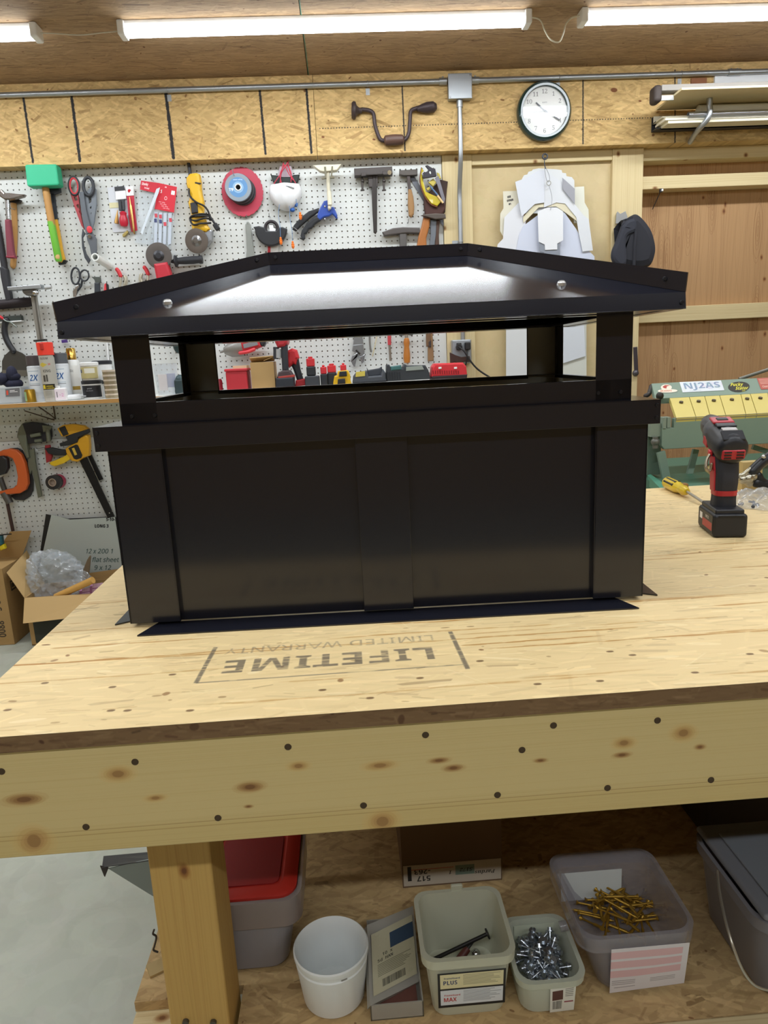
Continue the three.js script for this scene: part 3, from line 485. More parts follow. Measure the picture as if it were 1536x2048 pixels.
{ const z = ZW + .052, o = T('claw_hammer', 'claw hammer with chrome neck and maroon rubber grip', 'hammer', 22, 517, z);
  part('head', [ext([[0, 384], [7, 381], [14, 388], [24, 388], [40, 390], [54, 391], [52, 396], [36, 400], [24, 402], [14, 402], [4, 395]], z - .01, .026, .006)], M(0x8e8680, .25, .9), o, 'polished steel head');
  part('neck', ext([[13, 400], [21, 400], [23, 441], [15, 441]], z - .008, .018, .005), CHROME(), o);
  part('grip', ext([[14, 441], [25, 441], [28, 470], [32, 505], [35, 516], [18, 516], [17, 490], [15, 465]], z - .012, .028, .008), M(0x7c3744, .75), o, 'maroon ribbed grip'); part('grip_end', ext([[17, 513], [35, 513], [35, 518], [18, 517]], z - .013, .03, .004), M(0x8a2e40, .6), o); hook(34, 420, 'the claw hammer', .07); }
{ const z = ZW + .012, o = T('claw_hammer', 'wooden handled hammer tucked behind the maroon gripped one', 'hammer', 26, 533, z);
  part('handle', tubeP([[27, 402], [29, 440], [29, 480], [27, 520], [26, 532]], z, .0125, 30, 10), WOOD, o); part('head', ext([[10, 394], [34, 397], [46, 402], [42, 408], [28, 408], [14, 404]], z - .008, .022, .005), M(0x3b3634, .45, .7), o); }
{ const z = ZW + .026, o = T('sledge_hammer', 'black sledge hammer hanging head down on the pegboard', 'hammer', 15, 622, z), m = M(0x2b2b30, .65);
  part('handle', tubeP([[-14, 420], [-4, 455], [3, 495], [9, 535]], z, .014, 20, 10), m, o); part('socket', ext([[5, 536], [12, 533], [20, 540], [24, 570], [29, 603], [18, 606], [12, 580], [7, 555]], z - .016, .034, .008), m, o);
  const a = onZ(-34, 612, z), b = onZ(59, 604, z); part('head', lathe([[0, 0], [.016, 0], [.021, .006], [.0215, .2], [.018, .225], [0, .228]], a, b.clone().sub(a), 20), M(0x2d2528, .6, .3), o); }
{ const z = ZW + .064, o = T('bar_clamp', 'silver bar clamp with a flat jaw at the top and grey rail', 'clamp', 78, 684, z);
  part('jaw', ext([[24, 576], [90, 571], [91, 579], [26, 583]], z - .012, .05, .002), GALV(), o); part('screw_cap', bar(onZ(90, 575, z + .01), onZ(103, 574, z + .01), .010, .008), M(0xb5b8b8, .5), o);
  part('clutch', ext([[50, 581], [78, 579], [77, 587], [72, 593], [58, 592], [52, 587]], z - .006, .032, .004), M(0x6f6d68, .45, .7), o); part('nut', ball(onZ(71, 586, z + .026), .013, 12, [1.2, .9, .6]), CHROME(), o);
  part('rail', ext([[63, 590], [75, 589], [79, 620], [88, 680], [77, 682], [69, 632]], z - .006, .012, .002), M(0x9b9a94, .4, .7), o); part('rail_groove', strap([69, 592], [82, 680], z + .0055, .006, .003, .001), M(0x6d6a64, .4, .7), o); part('foot', strap([72, 682], [95, 680], z - .006, .008, .03, .002), DARKSTEEL(), o); }
{ const z = ZW + .018, o = T('torpedo_level', 'short dark level with a white edge on the pegboard', 'level', 22, 647, z);
  part('body', ext([[-6, 634], [46, 631], [48, 641], [-6, 645]], z - .012, .024, .002), M(0x39403c, .55), o); part('edge_strip', ext([[-6, 645], [48, 641], [48, 643], [-6, 648]], z - .012, .026, .001), WHITE, o); }
{ const z = ZW + .034, o = T('floor_scraper', 'black bent scraper with a wide worn blade', 'scraper', 33, 753, z);
  part('handle', tubeP([[13, 640], [10, 648], [9, 660], [11, 673], [17, 687], [27, 702]], z, .0135, 30, 12), M(0x24262b, .4), o);
  part('blade', ext([[20, 702], [33, 701], [45, 706], [54, 713], [59, 722], [62, 752], [32, 753], [5, 749], [5, 722], [10, 711]], z - .004, .006, .001), M(0x494640, .55, .4), o, 'worn grey blade'); part('blade_edge', ext([[5, 740], [61, 741], [62, 752], [32, 753], [5, 749]], z + .001, .003, .0008), M(0x6c675c, .5, .4), o); }
{ const z = ZW + .05, o = T('pliers', 'small grey pliers with a red grip over the level', 'pliers', 14, 648, z); part('jaw', tubeP([[5, 637], [12, 642], [20, 644], [28, 650], [33, 654]], z, .0035, 20), M(0x8d9893, .35, .8), o); part('grip', tubeP([[-5, 634], [0, 633], [5, 637]], z, .006, 10), RED, o); }
{ // tin snips
  const z = ZW + .028, o = T('tin_snips', 'large grey tin snips with oval finger loops and curved blades', 'snips', 183, 528, z), gr = M(0x5f656d, .5), dk = M(0x33363c, .5);
  const loop = (cx, cy, rx, ry, rot, r, zz) => { const pts = []; for (let k = 0; k < 16; k++) { const a = k / 16 * 6.283, x = Math.cos(a) * rx, y = Math.sin(a) * ry; pts.push(onZ(cx + x * Math.cos(rot) - y * Math.sin(rot), cy + x * Math.sin(rot) + y * Math.cos(rot), zz)); } return tube(pts, r, 48, 8, true); };
  part('finger_loop', [loop(148, 372, 10, 18, -.12, .0055, z)], dk, o, 'dark oval loop with red lining'); part('finger_loop', [loop(177, 373, 10, 18, -.1, .0075, z + .004)], dk, o);
  part('loop_lining', [loop(148, 372, 8, 15.5, -.12, .004, z + .002)], TRED, o);
  part('handle', ext([[160, 385], [169, 384], [174, 420], [182, 452], [186, 466], [174, 470], [168, 448], [163, 415]], z, .012, .003), gr, o, 'grey handle');
  part('handle', ext([[142, 388], [158, 388], [163, 430], [170, 460], [164, 452], [152, 420]], z - .01, .01, .002, [[[148, 394], [156, 393], [158, 402], [151, 404]], [[153, 410], [159, 408], [161, 418], [156, 418]], [[158, 422], [162, 421], [164, 430], [160, 428]]]), M(0xa63c42, .5), o, 'red inner handle');
  part('handle', ext([[168, 390], [187, 372], [194, 380], [195, 410], [190, 445], [186, 462], [178, 455], [172, 420]], z - .012, .012, .003, [[[177, 396], [186, 394], [186, 406], [179, 410]], [[180, 414], [186, 412], [186, 420], [181, 420]], [[182, 426], [186, 424], [185, 434], [183, 434]]]), M(0x737a82, .5), o);
  part('badge', ball(onZ(179, 459, z + .014), .013, 14, [1, 1.2, .25]), TRED, o); part('pivot', bar(onZ(179, 473, z), onZ(179, 473, z + .018), .008), CHROME(), o);
  part('blade', ext([[166, 460], [172, 468], [167, 476], [169, 492], [174, 508], [182, 520], [178, 528], [170, 516], [165, 495], [164, 472]], z - .004, .008, .002), M(0x4a4d52, .4, .6), o); part('blade', ext([[174, 472], [186, 466], [194, 478], [195, 500], [192, 512], [184, 511], [180, 492], [176, 482]], z, .009, .002), M(0x666a70, .4, .6), o); }
{ const o = T('pipe_stub', 'white plastic pipe stub pushed onto the pegboard', 'pipe', 200, 535, ZW); const a = onZ(219, 532, ZW), b = onZ(190, 514, ZW + .17); const d = b.clone().sub(a);
  part('pipe', [bar(a, b, .0165, .0165, 22, true), bar(a, b, .0115, .0115, 22, true), lathe([[.0115, 0], [.0165, 0]], b, d, 22)], M(0xe3e6e2, .5), o); }
{ const z = ZW + .02, o = T('scissors', 'small black handled scissors hanging on the pegboard', 'scissors', 158, 592, z);
  const ring = (cx, cy, rx, ry, r) => { const p = []; for (let k = 0; k < 14; k++) { const a = k / 14 * 6.283; p.push(onZ(cx + Math.cos(a) * rx, cy + Math.sin(a) * ry, z)); } return tube(p, r, 40, 7, true); };
  part('finger_loop', ring(151, 552, 8.5, 16.5, .0042), M(0x2e3238, .5), o); part('finger_loop', ring(169, 551, 8.5, 11, .0035), M(0x2e3238, .5), o);
  part('shank', [tubeP([[156, 566], [161, 572], [158, 578]], z, .005, 10), tubeP([[164, 562], [162, 572], [156, 580]], z, .005, 10)], M(0x24272c, .5), o); part('blade', [ext([[152, 572], [160, 570], [154, 584], [153, 594], [147, 594], [146, 582]], z - .002, .004, .0008)], CHROME(), o); part('blade', ext([[160, 571], [165, 570], [158, 582], [152, 594], [149, 592]], z - .006, .003, .0008), M(0x8b8f94, .3, .9), o); }
{ const z = ZW + .018, o = T('utility_blade', 'dark folding knife with a flared steel guard', 'knife', 197, 585, z); part('guard', ext([[184, 554], [202, 554], [203, 562], [200, 568], [192, 567], [190, 560]], z, .01, .002), M(0x5b605c, .4, .6), o); part('handle', ext([[191, 566], [201, 566], [202, 584], [191, 586]], z - .003, .018, .004), M(0x2f343c, .5), o); }
{ const z = ZW + .018, o = T('small_knife', 'small red and black knife handle beside the cap roof', 'knife', 214, 580, z); part('handle', ext([[210, 569], [214, 566], [215, 582], [209, 583]], z, .014, .004), TRED, o); part('spine', ext([[214, 566], [218, 570], [219, 580], [215, 582]], z, .014, .004), BLK, o); }
for (const [x, y, lb, dx] of [[239, 547, 'steel pliers with a red grip right of the white pipe stub', 1], [294, 543, 'steel pliers with a red grip beside the lower grinder', -1]]) { const z = ZW + .024, o = T('pliers', lb, 'pliers', x, y + 24, z);
  part('grip', tubeP([[x - 5, y - 8], [x - 2, y - 4], [x, y], [x + 2, y + 5]], z, .009, 14, 10), TRED, o); part('jaw', [tubeP([[x + 1, y + 4], [x + 2, y + 12], [x + 1, y + 26]], z, .006, 12), tubeP([[x + 10 * dx, y + 6], [x + 12 * dx, y + 14], [x + 9 * dx, y + 26]], z - .006, .006, 12), tubeP([[x + 14 * dx, y + 6], [x + 15 * dx, y + 16], [x + 13 * dx, y + 26]], z - .01, .004, 12)], M(0xc9c5b4, .35, .6), o); }
{ // carded tools
  const z = ZW + .008, o = T('blister_pack', 'clear blister pack on a grey card with a red screwdriver and bits', 'tool pack', 243, 465, z);
  part('card', ext([[215, 376], [240, 372], [262, 374], [266, 420], [268, 463], [227, 465], [221, 420]], z - .006, .0025, .0005), M(0xd3d7de, .6), o); part('print_strip', strap([219, 411], [240, 410], z - .003, .022, .001, 0), M(0xd9d2a8, .6), o);
  part('hanger', ext([[229, 374], [248, 372], [250, 382], [230, 383]], z, .003, .0006), M(0x2e2f34, .5), o); part('insert', ext([[231, 383], [252, 381], [253, 398], [232, 400]], z, .004, .0008), WHITE, o);
  part('bit', ext([[237, 400], [243, 400], [245, 422], [239, 422]], z, .01, .002), M(0x33363c, .45), o); part('bit', ext([[245, 400], [250, 399], [251, 421], [246, 422]], z, .01, .002), M(0x33363c, .45), o);
  part('cone_bit', lathe([[.001, 0], [.006, .03], [.0095, .05], [.0095, .058], [0, .06]], onZ(235, 420, z + .012), onZ(233, 444, z + .012).sub(onZ(235, 420, z + .012)), 14), M(0xb08a50, .35, .8), o, 'brass cone bit');
  part('screwdriver', [lathe([[.008, 0], [.0155, .006], [.013, .018], [.0175, .03], [.0185, .05], [.014, .062], [0, .066]], onZ(246, 423, z + .018), onZ(248, 450, z + .018).sub(onZ(246, 423, z + .018)), 16)], M(0xbf2038, .4), o, 'red stubby screwdriver'); }
{ const z = ZW + .016, o = T('center_punch_pack', 'brass punch on a narrow red and white card', 'tool pack', 264, 462, z);
  part('card', ext([[252, 374], [267, 373], [270, 420], [275, 461], [263, 464], [257, 430]], z - .004, .002, .0004), M(0xc22a40, .6), o); part('card_header', ext([[251, 373], [267, 372], [268, 391], [253, 392]], z - .002, .002, .0004), WHITE, o); part('logo', bar(onZ(259, 382, z), onZ(259, 382, z + .001), .0075), RED, o);
  part('punch', lathe([[.0015, 0], [.003, .03], [.0055, .04], [.0055, .13], [.004, .15], [.002, .156]], onZ(259, 394, z + .006), onZ(267, 455, z + .006).sub(onZ(259, 394, z + .006)), 12), M(0xc9a060, .3, .8), o, 'brass punch'); }
{ const z = ZW + .012, o = T('blade_pack', 'tilted red headed blade pack hung behind the white saw blade', 'tool pack', 300, 488, z); const red = print(256, 64, (c, w, h) => { c.fillStyle = '#d0283c'; c.fillRect(0, 0, w, h); c.fillStyle = '#fff'; c.font = 'italic bold 26px sans-serif'; c.fillText('Shanky', 14, 30); c.font = 'italic bold 15px sans-serif'; c.fillText('for metal', 58, 52); }, .5);
  const P = (x, y) => onZ(x, y, z); part('card', quad(P(282, 361), P(318, 366), P(316, 387), P(280, 379)), red, o); part('pouch', ext([[280, 379], [316, 386], [305, 490], [270, 486]], z - .005, .004, .0008), clear(0xf8fafc, .15, .95), o); }
{ const z = ZW + .022, o = T('blade_pack', 'red headed pouch of several saw blades in front of the tilted pack', 'tool pack', 325, 495, z); const red = print(256, 256, (c, w, h) => { c.fillStyle = '#d4283a'; c.fillRect(0, 0, w, h); c.fillStyle = '#fff'; c.font = 'bold 20px sans-serif'; c.fillText('AX', 90, 32); c.fillRect(190, 44, 46, 40); c.font = 'bold 44px sans-serif'; c.fillText('5', 40, 90); c.strokeStyle = '#fff'; c.lineWidth = 4; c.beginPath(); c.arc(128, 130, 16, 0, 7); c.stroke(); c.font = '13px sans-serif'; for (let k = 0; k < 4; k++) c.fillText('metal   cutting', 40 + k * 22, 180 + k * 18); }, .5);
  const P = (x, y) => onZ(x, y, z + .003); part('card', quad(P(318, 366), P(354, 374), P(348, 425), P(309, 418)), red, o);
  for (const [x, y] of [[313, 424], [322, 425], [331, 426], [341, 426]]) part('saw_blade', [ext([[x - 4, y], [x + 3, y], [x + 1, y + 62], [x - 5, y + 64]], z - .003, .0016, .0003)], M(0xc3cdda, .4, .2), o); for (const [x, y, c2] of [[312, 431, 0xd24a58], [321, 433, 0xd24a58], [330, 448, 0xd24a58], [341, 440, 0xd24a58], [311, 441, 0x414a78], [321, 443, 0x414a78]]) part('print_mark', box(.012, .016, .0005, onZ(x, y, z)), M(c2, .5), o);
  part('pouch', ext([[309, 418], [349, 425], [341, 502], [300, 492]], z - .008, .002, .0004), clear(0xf8fafc, .15, .95), o); hook(307, 362, 'the red blade packs', .05); }
{ const z = ZW + .034; single('saw_strip', 'loose pale saw blade leaning across the red blade packs', 'saw blade', [ext([[313, 378], [320, 375], [318, 384], [288, 460], [286, 469], [281, 466]], z, .002, .0004)], M(0xd4dde6, .45)); }
single('brass_clip', 'small brass clip on the pegboard below the card packs', 'clip', ext([[246, 470], [256, 461], [258, 466], [252, 473], [247, 475]], ZW + .004, .012, .002), M(0xa89558, .4, .6));
function disc(o, name, c, dir, R, hole, t, mat, hub) { part(name, lathe([[hole, 0], [R - .002, 0], [R, .002], [R, t - .001], [R - .002, t], [hole + .02, t - .001], [hole, t - .004], [hole, 0]], c, dir, 36), mat, o); if (hub) part('hub_nut', [lathe([[0, t + .006], [.012, t + .006], [.016, t + .002], [.022, t], [.026, t - .003]], c, dir, 20)], hub, o); }
{ const z = ZW + .03, o = T('angle_grinder', 'yellow corded angle grinder hung with its black cord wound round it', 'angle grinder', 395, 508, z);
  part('body', ext([[376, 361], [383, 352], [396, 350], [403, 353], [405, 366], [406, 386], [411, 408], [410, 426], [414, 440], [417, 452], [424, 462], [416, 468], [388, 464], [386, 448], [386, 430], [380, 410], [384, 395], [377, 375]], z - .02, .05, .014), YEL, o, 'yellow plastic body');
  part('switch', ext([[381, 407], [395, 404], [397, 426], [384, 428]], z + .026, .012, .004), M(0x26272c, .5), o); part('vent', ext([[390, 364], [402, 366], [402, 369], [390, 367]], z + .029, .002, .0006), BLK, o);
  part('gear_head', ext([[390, 458], [418, 456], [428, 464], [426, 484], [418, 494], [404, 498], [392, 480]], z - .016, .034, .008), M(0x9b9ea2, .4, .6), o);
  disc(o, 'grinding_disc', onZ(394, 482, z + .02), V(-.18, -.1, 1), .053, .008, .008, M(0x61574f, .85), M(0x8f8f90, .3, .9));
  part('cord', [tubeP([[377, 316, -.01], [380, 340, .0], [381, 360, .01], [379, 390, .034], [392, 404, .04], [408, 412, .04], [417, 424, .036], [420, 440, .03]], z, .0042, 60), tubeP([[420, 430, .02], [404, 428, .038], [384, 432, .034], [380, 438, .016], [392, 441, .036], [412, 436, .038], [422, 440, .02]], z, .0042, 50), tubeP([[421, 446, .018], [402, 447, .04], [386, 449, .032], [380, 436, .02], [396, 432, .04], [418, 432, .03]], z, .0042, 50), tubeP([[418, 430, .03], [428, 445, .03], [434, 456, .028]], z, .0048, 20)], BLK, o, 'black wound power cord');
  part('strain_relief', tubeP([[375, 316, -.01], [379, 338, -.004], [381, 356, .004]], z, .0075, 20, 10), M(0x2b2d33, .55), o); part('plug', [rbox(.022, .032, .02, .005, onZ(433, 454, z + .028), [0, 0, .5])], BLK, o); }
{ const z = ZW + .04, o = T('angle_grinder', 'red cordless angle grinder with a black side handle, half hidden by the cap', 'angle grinder', 325, 552, z);
  disc(o, 'grinding_disc', onZ(318, 512, z + .012), V(.05, -.05, 1), .057, .008, .008, M(0x5d5652, .85), M(0x3a3a3e, .4, .5));
  part('body', ext([[312, 530], [340, 526], [346, 548], [348, 575], [322, 580]], z - .03, .055, .012), M(0xc02838, .45), o, 'red body'); part('gear_head', ext([[312, 500], [336, 498], [344, 520], [340, 535], [314, 536]], z - .028, .04, .01), M(0x34343a, .45, .4), o);
  const a = onZ(342, 523, z - .005), b = onZ(405, 519, z - .005), d = b.clone().sub(a), L = d.length(); part('side_handle', lathe([[.007, 0], [.009, .012], [.013, .014], [.026, .018], [.026, .024], [.014, .032], [.0165, .06], [.0175, .1], [.016, L - .02], [.019, L - .01], [.018, L], [0, L]], a, d, 20), M(0x26272c, .6), o, 'black side handle'); }
{ const z = ZW + .012, o = T('saw_disc', 'red toothed saw disc hung behind the blue grinding discs', 'saw disc', 485, 427, z);
  const c = onZ(485, 384, z), s = new THREE.Shape(); const N = 96, R = .094; for (let k = 0; k < N; k++) { const a = k / N * 6.2832, r = R * (k % 4 === 0 ? 1.0 : k % 4 === 1 ? .962 : .985); k ? s.lineTo(Math.cos(a) * r, Math.sin(a) * r) : s.moveTo(r, 0); } const h = new THREE.Path(); h.absarc(0, 0, .01, 0, 6.2832); s.holes.push(h);
  const g = new THREE.ExtrudeGeometry(s, { depth: .003, bevelEnabled: false }).scale(1, 1.12, 1); part('plate', g.translate(c.x, c.y, z), M(0xb8324a, .45), o); }
{ const z = ZW + .018, o = T('grinding_discs', 'stack of blue grey grinding discs in front of the red saw disc', 'grinding disc', 481, 405, z); const lab = print(256, 256, (c, w) => { c.fillStyle = '#8d98a2'; c.fillRect(0, 0, w, w); c.fillStyle = '#5f8fc0'; c.beginPath(); c.arc(128, 128, 92, 0, 7); c.fill(); c.fillStyle = '#8fb4d4'; c.beginPath(); c.arc(128, 128, 52, 0, 7); c.fill(); c.fillStyle = '#e8eef2'; c.font = 'bold 40px sans-serif'; c.fillText('T9', 36, 160); c.font = '15px sans-serif'; c.fillText('metal cutting', 86, 62); }, .6);
  const c0 = onZ(485, 383, z); for (let k = 0; k < 5; k++) { const c = V(c0.x - k * .003, c0.y + k * .002, z + k * .008); part('disc', lathe([[.011, 0], [.059, 0], [.06, .003], [.059, .0072], [.011, .0072]], c, V(0, 0, 1), 40), M(k % 2 ? 0x2c2e33 : 0x55585c, .7), o); }
  const q = V(c0.x - .013, c0.y + .009, z + .0405); part('disc_label', new THREE.RingGeometry(.012, .058, 40).translate(q.x, q.y, q.z), lab, o, 'blue printed disc label'); part('arbor_ring', new THREE.TorusGeometry(.013, .0028, 8, 24).translate(q.x, q.y, q.z), WHITE, o); hook(472, 355, 'the grinding discs', .1); }
{ // mask and goggles
  const z = ZW + .03, o = T('dust_mask', 'white moulded dust mask with red elastic straps', 'dust mask', 572, 413, z), c = onZ(571, 384, z);
  const g = new THREE.SphereGeometry(1, 28, 20, 0, 6.2832, .36 * Math.PI, .64 * Math.PI); g.scale(.074, .075, .055); const p = g.attributes.position; for (let i = 0; i < p.count; i++) { const x = p.getX(i), y = p.getY(i); p.setZ(i, p.getZ(i) * (1 + .12 * Math.cos(x * 90))); p.setX(i, x * (1 - Math.max(0, -y) * 2.5)); } g.computeVertexNormals(); part('shell', g.translate(c.x, c.y - .005, c.z), M(0xe9ebee, .8), o);
  part('nose_clip', tubeP([[560, 375, .045], [573, 372, .056], [588, 376, .045]], z, .002, 16), M(0xa8abb0, .4, .7), o); part('strap', [tubeP([[541, 386, 0], [548, 368, .01], [562, 345, .01], [567, 325, 0]], z, .0017, 20), tubeP([[598, 381, 0], [592, 368, .01], [580, 345, .01], [576, 324, 0]], z, .0017, 20), tubeP([[563, 366, .02], [560, 348, .02], [572, 330, 0], [582, 346, .02], [582, 364, .02]], z, .0017, 30), tubeP([[566, 326, 0], [572, 336, .016], [578, 348, .012], [586, 360, .015]], z, .002, 20), tubeP([[577, 322, 0], [570, 334, .02], [563, 346, .012], [560, 366, .01]], z, .002, 20)], M(0xd23c54, .6), o, 'red elastic straps'); part('valve', rbox(.036, .014, .008, .004, onZ(577, 405, z + .028)), M(0xf0efe8, .6), o); hook(564, 318, 'the dust mask straps', .05);
  const zg = ZW + .012, q = T('safety_goggles', 'dark green goggles hanging behind the white dust mask', 'goggles', 571, 375, zg); part('frame', ext([[542, 352], [556, 353], [566, 356], [580, 356], [588, 352], [600, 351], [597, 364], [592, 372], [552, 373], [546, 364]], zg - .008, .022, .004), M(0x12221f, .35), q); part('lens', ext([[560, 332], [582, 331], [586, 352], [578, 362], [562, 362], [556, 352]], zg, .006, .002), M(0xb9a9b4, .2), q);
  for (const [a, lab] of [[[[559, 409], [557, 430], [560, 452], [561, 474]], 'orange ear plug on a blue cord in front of the black disc guard'], [[[579, 412], [580, 436], [584, 462], [585, 482]], 'orange ear plug on a blue cord hanging free of the disc guard'], [[[592, 395], [594, 412], [598, 420], [600, 424]], 'orange ear plug beside the blue ear plug']]) { const zz = ZW + .06, e = a[a.length - 1], u = T('ear_plug', lab, 'ear plug', e[0], e[1] + 12, zz); part('cord', tubeP(a, zz, .0011, 20, 5), M(0x6d8fb8, .6), u); part('plug', lathe([[.002, 0], [.005, .004], [.004, .01], [.0075, .013], [.006, .02], [.0078, .023], [.004, .032], [0, .034]], onZ(e[0], e[1], zz), V(0.02, -1, 0), 14), M(0xf07a28, .6), u); }
  const ub = T('ear_plug', 'pair of blue ear plugs under the dust mask', 'ear plug', 587, 420, ZW + .04); part('plug', ball(onZ(592, 409, ZW + .04), .009, 12, [1, 1.3, 1]), M(0x2f62b0, .5), ub); part('plug', ball(onZ(585, 420, ZW + .04), .009, 12, [1.3, 1, 1]), M(0x2f62b0, .5), ub); part('cord', tubeP([[594, 403], [591, 410], [586, 418]], ZW + .04, .0016, 10), M(0x6d8fb8, .6), ub); }
{ const z = ZW + .016, o = T('disc_guard', 'black half round grinder guard with a white tag', 'disc guard', 541, 492, z); const pts = []; for (let k = 0; k <= 20; k++) { const a = Math.PI * (1.02 + k / 20 * .97); pts.push([543 + Math.cos(a) * 32, 459 - Math.sin(a) * 35]); } part('shell', ext([[508, 456], [519, 454], [531, 457], [534, 464], [553, 464], [558, 457], [566, 456], [575, 460], ...pts.reverse()], z - .006, .03, .005), M(0x1d1e22, .45), o);
  part('collar', new THREE.TorusGeometry(.028, .007, 10, 28).translate(...onZ(543, 456, z).toArray()), M(0x2a2226, .5), o); part('tag', ext([[538, 450], [546, 450], [547, 456], [551, 457], [551, 466], [540, 466]], z + .014, .001, 0), WHITE, o, 'white paper tag'); hook(540, 434, 'the disc guard', .04);
  const u = T('chisel_pack', 'red and white card below the disc guard', 'tool pack', 548, 505, ZW + .01); part('card', ext([[537, 491], [557, 491], [556, 508], [536, 508]], ZW + .006, .003, .0005), WHITE, u); part('print_strip', ext([[536, 491], [541, 491], [541, 508], [535, 508]], ZW + .009, .002, .0004), RED, u); }
{ const z = ZW + .01; const o = T('pry_bar', 'flat grey steel pry bar hanging left of the disc guard', 'pry bar', 498, 512, z); part('blade', ext([[491, 450], [494, 444], [498, 444], [502, 450], [505, 480], [509, 506], [514, 518], [492, 518], [494, 500], [493, 475]], z - .003, .007, .002, [[[494.5, 447], [498, 447], [498, 450], [494.5, 450]]]), M(0x8e918c, .5, .6), o); hook(495, 436, 'the flat pry bar', .03); }
{ const z = ZW + .046, o = T('hand_seamer', 'cream hand seamer with a wide jaw and long rod', 'hand seamer', 655, 415, z), m = M(0xdcd6bf, .45, .1);
  part('jaw', ext([[626, 335], [683, 333], [674, 345], [648, 348], [640, 346]], z - .004, .04, .003), m, o); part('arm', [ext([[648, 334], [652, 334], [653, 357], [650, 357]], z + .036, .006, .001), ext([[663, 333], [666, 333], [664, 357], [661, 357]], z + .036, .006, .001)], M(0x6e6a58, .5, .5), o); part('rod', tubeP([[656, 345, .02], [657, 375, .012], [660, 400, .004], [659, 416, .004]], z, .008, 30, 10), m, o); part('sleeve', barP([658, 383], [660, 410], z + .008, .0105, .0105), m, o); part('cross_pin', tubeP([[645, 357, .012], [668, 355, .012]], z, .004, 6), M(0x8d8874, .5, .4), o); }
{ const z = ZW + .022, o = T('rivet_gun', 'blue hand riveter with black grips', 'riveter', 640, 480, z), b = M(0x2447a0, .45);
  part('head', ext([[637, 424], [648, 404], [656, 402], [660, 416], [668, 416], [675, 432], [673, 438], [665, 430], [658, 434], [648, 436], [640, 442], [634, 438]], z - .008, .024, .005), b, o, 'blue painted head'); part('nose', barP([664, 420], [674, 437], z + .006, .006, .005), b, o); part('nose_tip', barP([672, 433], [674, 440], z + .006, .004, .003), DARKSTEEL(), o);
  part('grip', ext([[636, 418], [640, 424], [622, 436], [604, 452], [592, 464], [585, 460], [588, 452], [602, 436], [618, 424]], z - .006, .022, .006), M(0x202227, .65), o, 'black upper grip'); part('grip', ext([[636, 434], [642, 442], [630, 450], [624, 458], [618, 460], [614, 468], [610, 470], [611, 478], [607, 482], [600, 478], [604, 462], [614, 448], [626, 438]], z - .006, .022, .006), M(0x202227, .65), o, 'black fingered lower grip'); part('wire_latch', tubeP([[588, 455], [596, 462], [602, 476]], z + .016, .0014, 10), STEEL(), o); for (const p of [[650, 413], [658, 420], [650, 438]]) part('rivet', ball(onZ(p[0], p[1], z + .016), .0055, 10), CHROME(), o); hook(638, 410, 'the blue riveter', .04); }
{ const z = ZW + .024, o = T('hand_seamer', 'dark steel seamer with a square jaw and long black handle', 'hand seamer', 748, 468, z), m = M(0x4b4644, .45, .6);
  part('jaw', ext([[708, 342], [783, 338], [784, 353], [709, 357]], z - .014, .045, .003), m, o); part('jaw_step', [ext([[722, 346], [732, 345], [732, 352], [723, 353]], z + .03, .006, .001), ext([[765, 343], [775, 342], [775, 350], [766, 350]], z + .03, .006, .001)], m, o); part('rivet_head', bar(onZ(779, 345, z + .03), onZ(779, 345, z + .034), .0095), M(0xb7a88c, .4, .6), o);
  part('handle', ext([[744, 350], [752, 350], [754, 380], [754, 440], [754, 464], [751, 469], [747, 466], [745, 430], [743, 385]], z, .014, .004), M(0x3a3634, .4, .6), o); for (const x of [724, 767]) part('depth_screw', [tubeP([[x, 356, .01], [x + 1, 380, .01]], z, .0048, 8), ball(onZ(x + 1, 362, z + .01), .0085, 8), bar(onZ(x - 3, 381, z + .01), onZ(x + 5, 380, z + .01), .0035)], m, o); part('pivot_block', ext([[735, 354], [756, 353], [755, 376], [738, 377]], z - .008, .02, .003), m, o); }
{ const z = ZW + .024, o = T('tinner_hammer', 'small tinner hammer with a square head and worn wooden handle', 'hammer', 823, 437, z); part('head', ext([[798, 343], [834, 341], [834, 353], [815, 354], [806, 354], [798, 352]], z - .01, .024, .003), M(0x55504c, .4, .7), o); part('neck', ext([[813, 353], [820, 353], [822, 384], [816, 384]], z - .004, .014, .003), M(0x4a4240, .45, .5), o); part('handle', ext([[816, 380], [822, 380], [826, 395], [828, 415], [827, 430], [822, 437], [817, 433], [815, 410]], z - .008, .024, .008), M(0x9a7448, .6), o); }
{ const z = ZW + .02, o = T('setting_hammer', 'forged hammer with a long wedge head hung on two hooks', 'hammer', 805, 492, z); part('head', ext([[764, 466], [785, 458], [805, 456], [838, 457], [840, 469], [815, 468], [795, 470], [768, 474]], z - .012, .028, .004), M(0x5b5654, .45, .6), o); part('handle', ext([[798, 466], [812, 466], [813, 495], [799, 496]], z - .008, .02, .004), M(0x5f5c5a, .5, .5), o); hook(793, 446, 'the wedge headed hammer', .05); hook(815, 446, 'the wedge headed hammer on its right side', .05); }
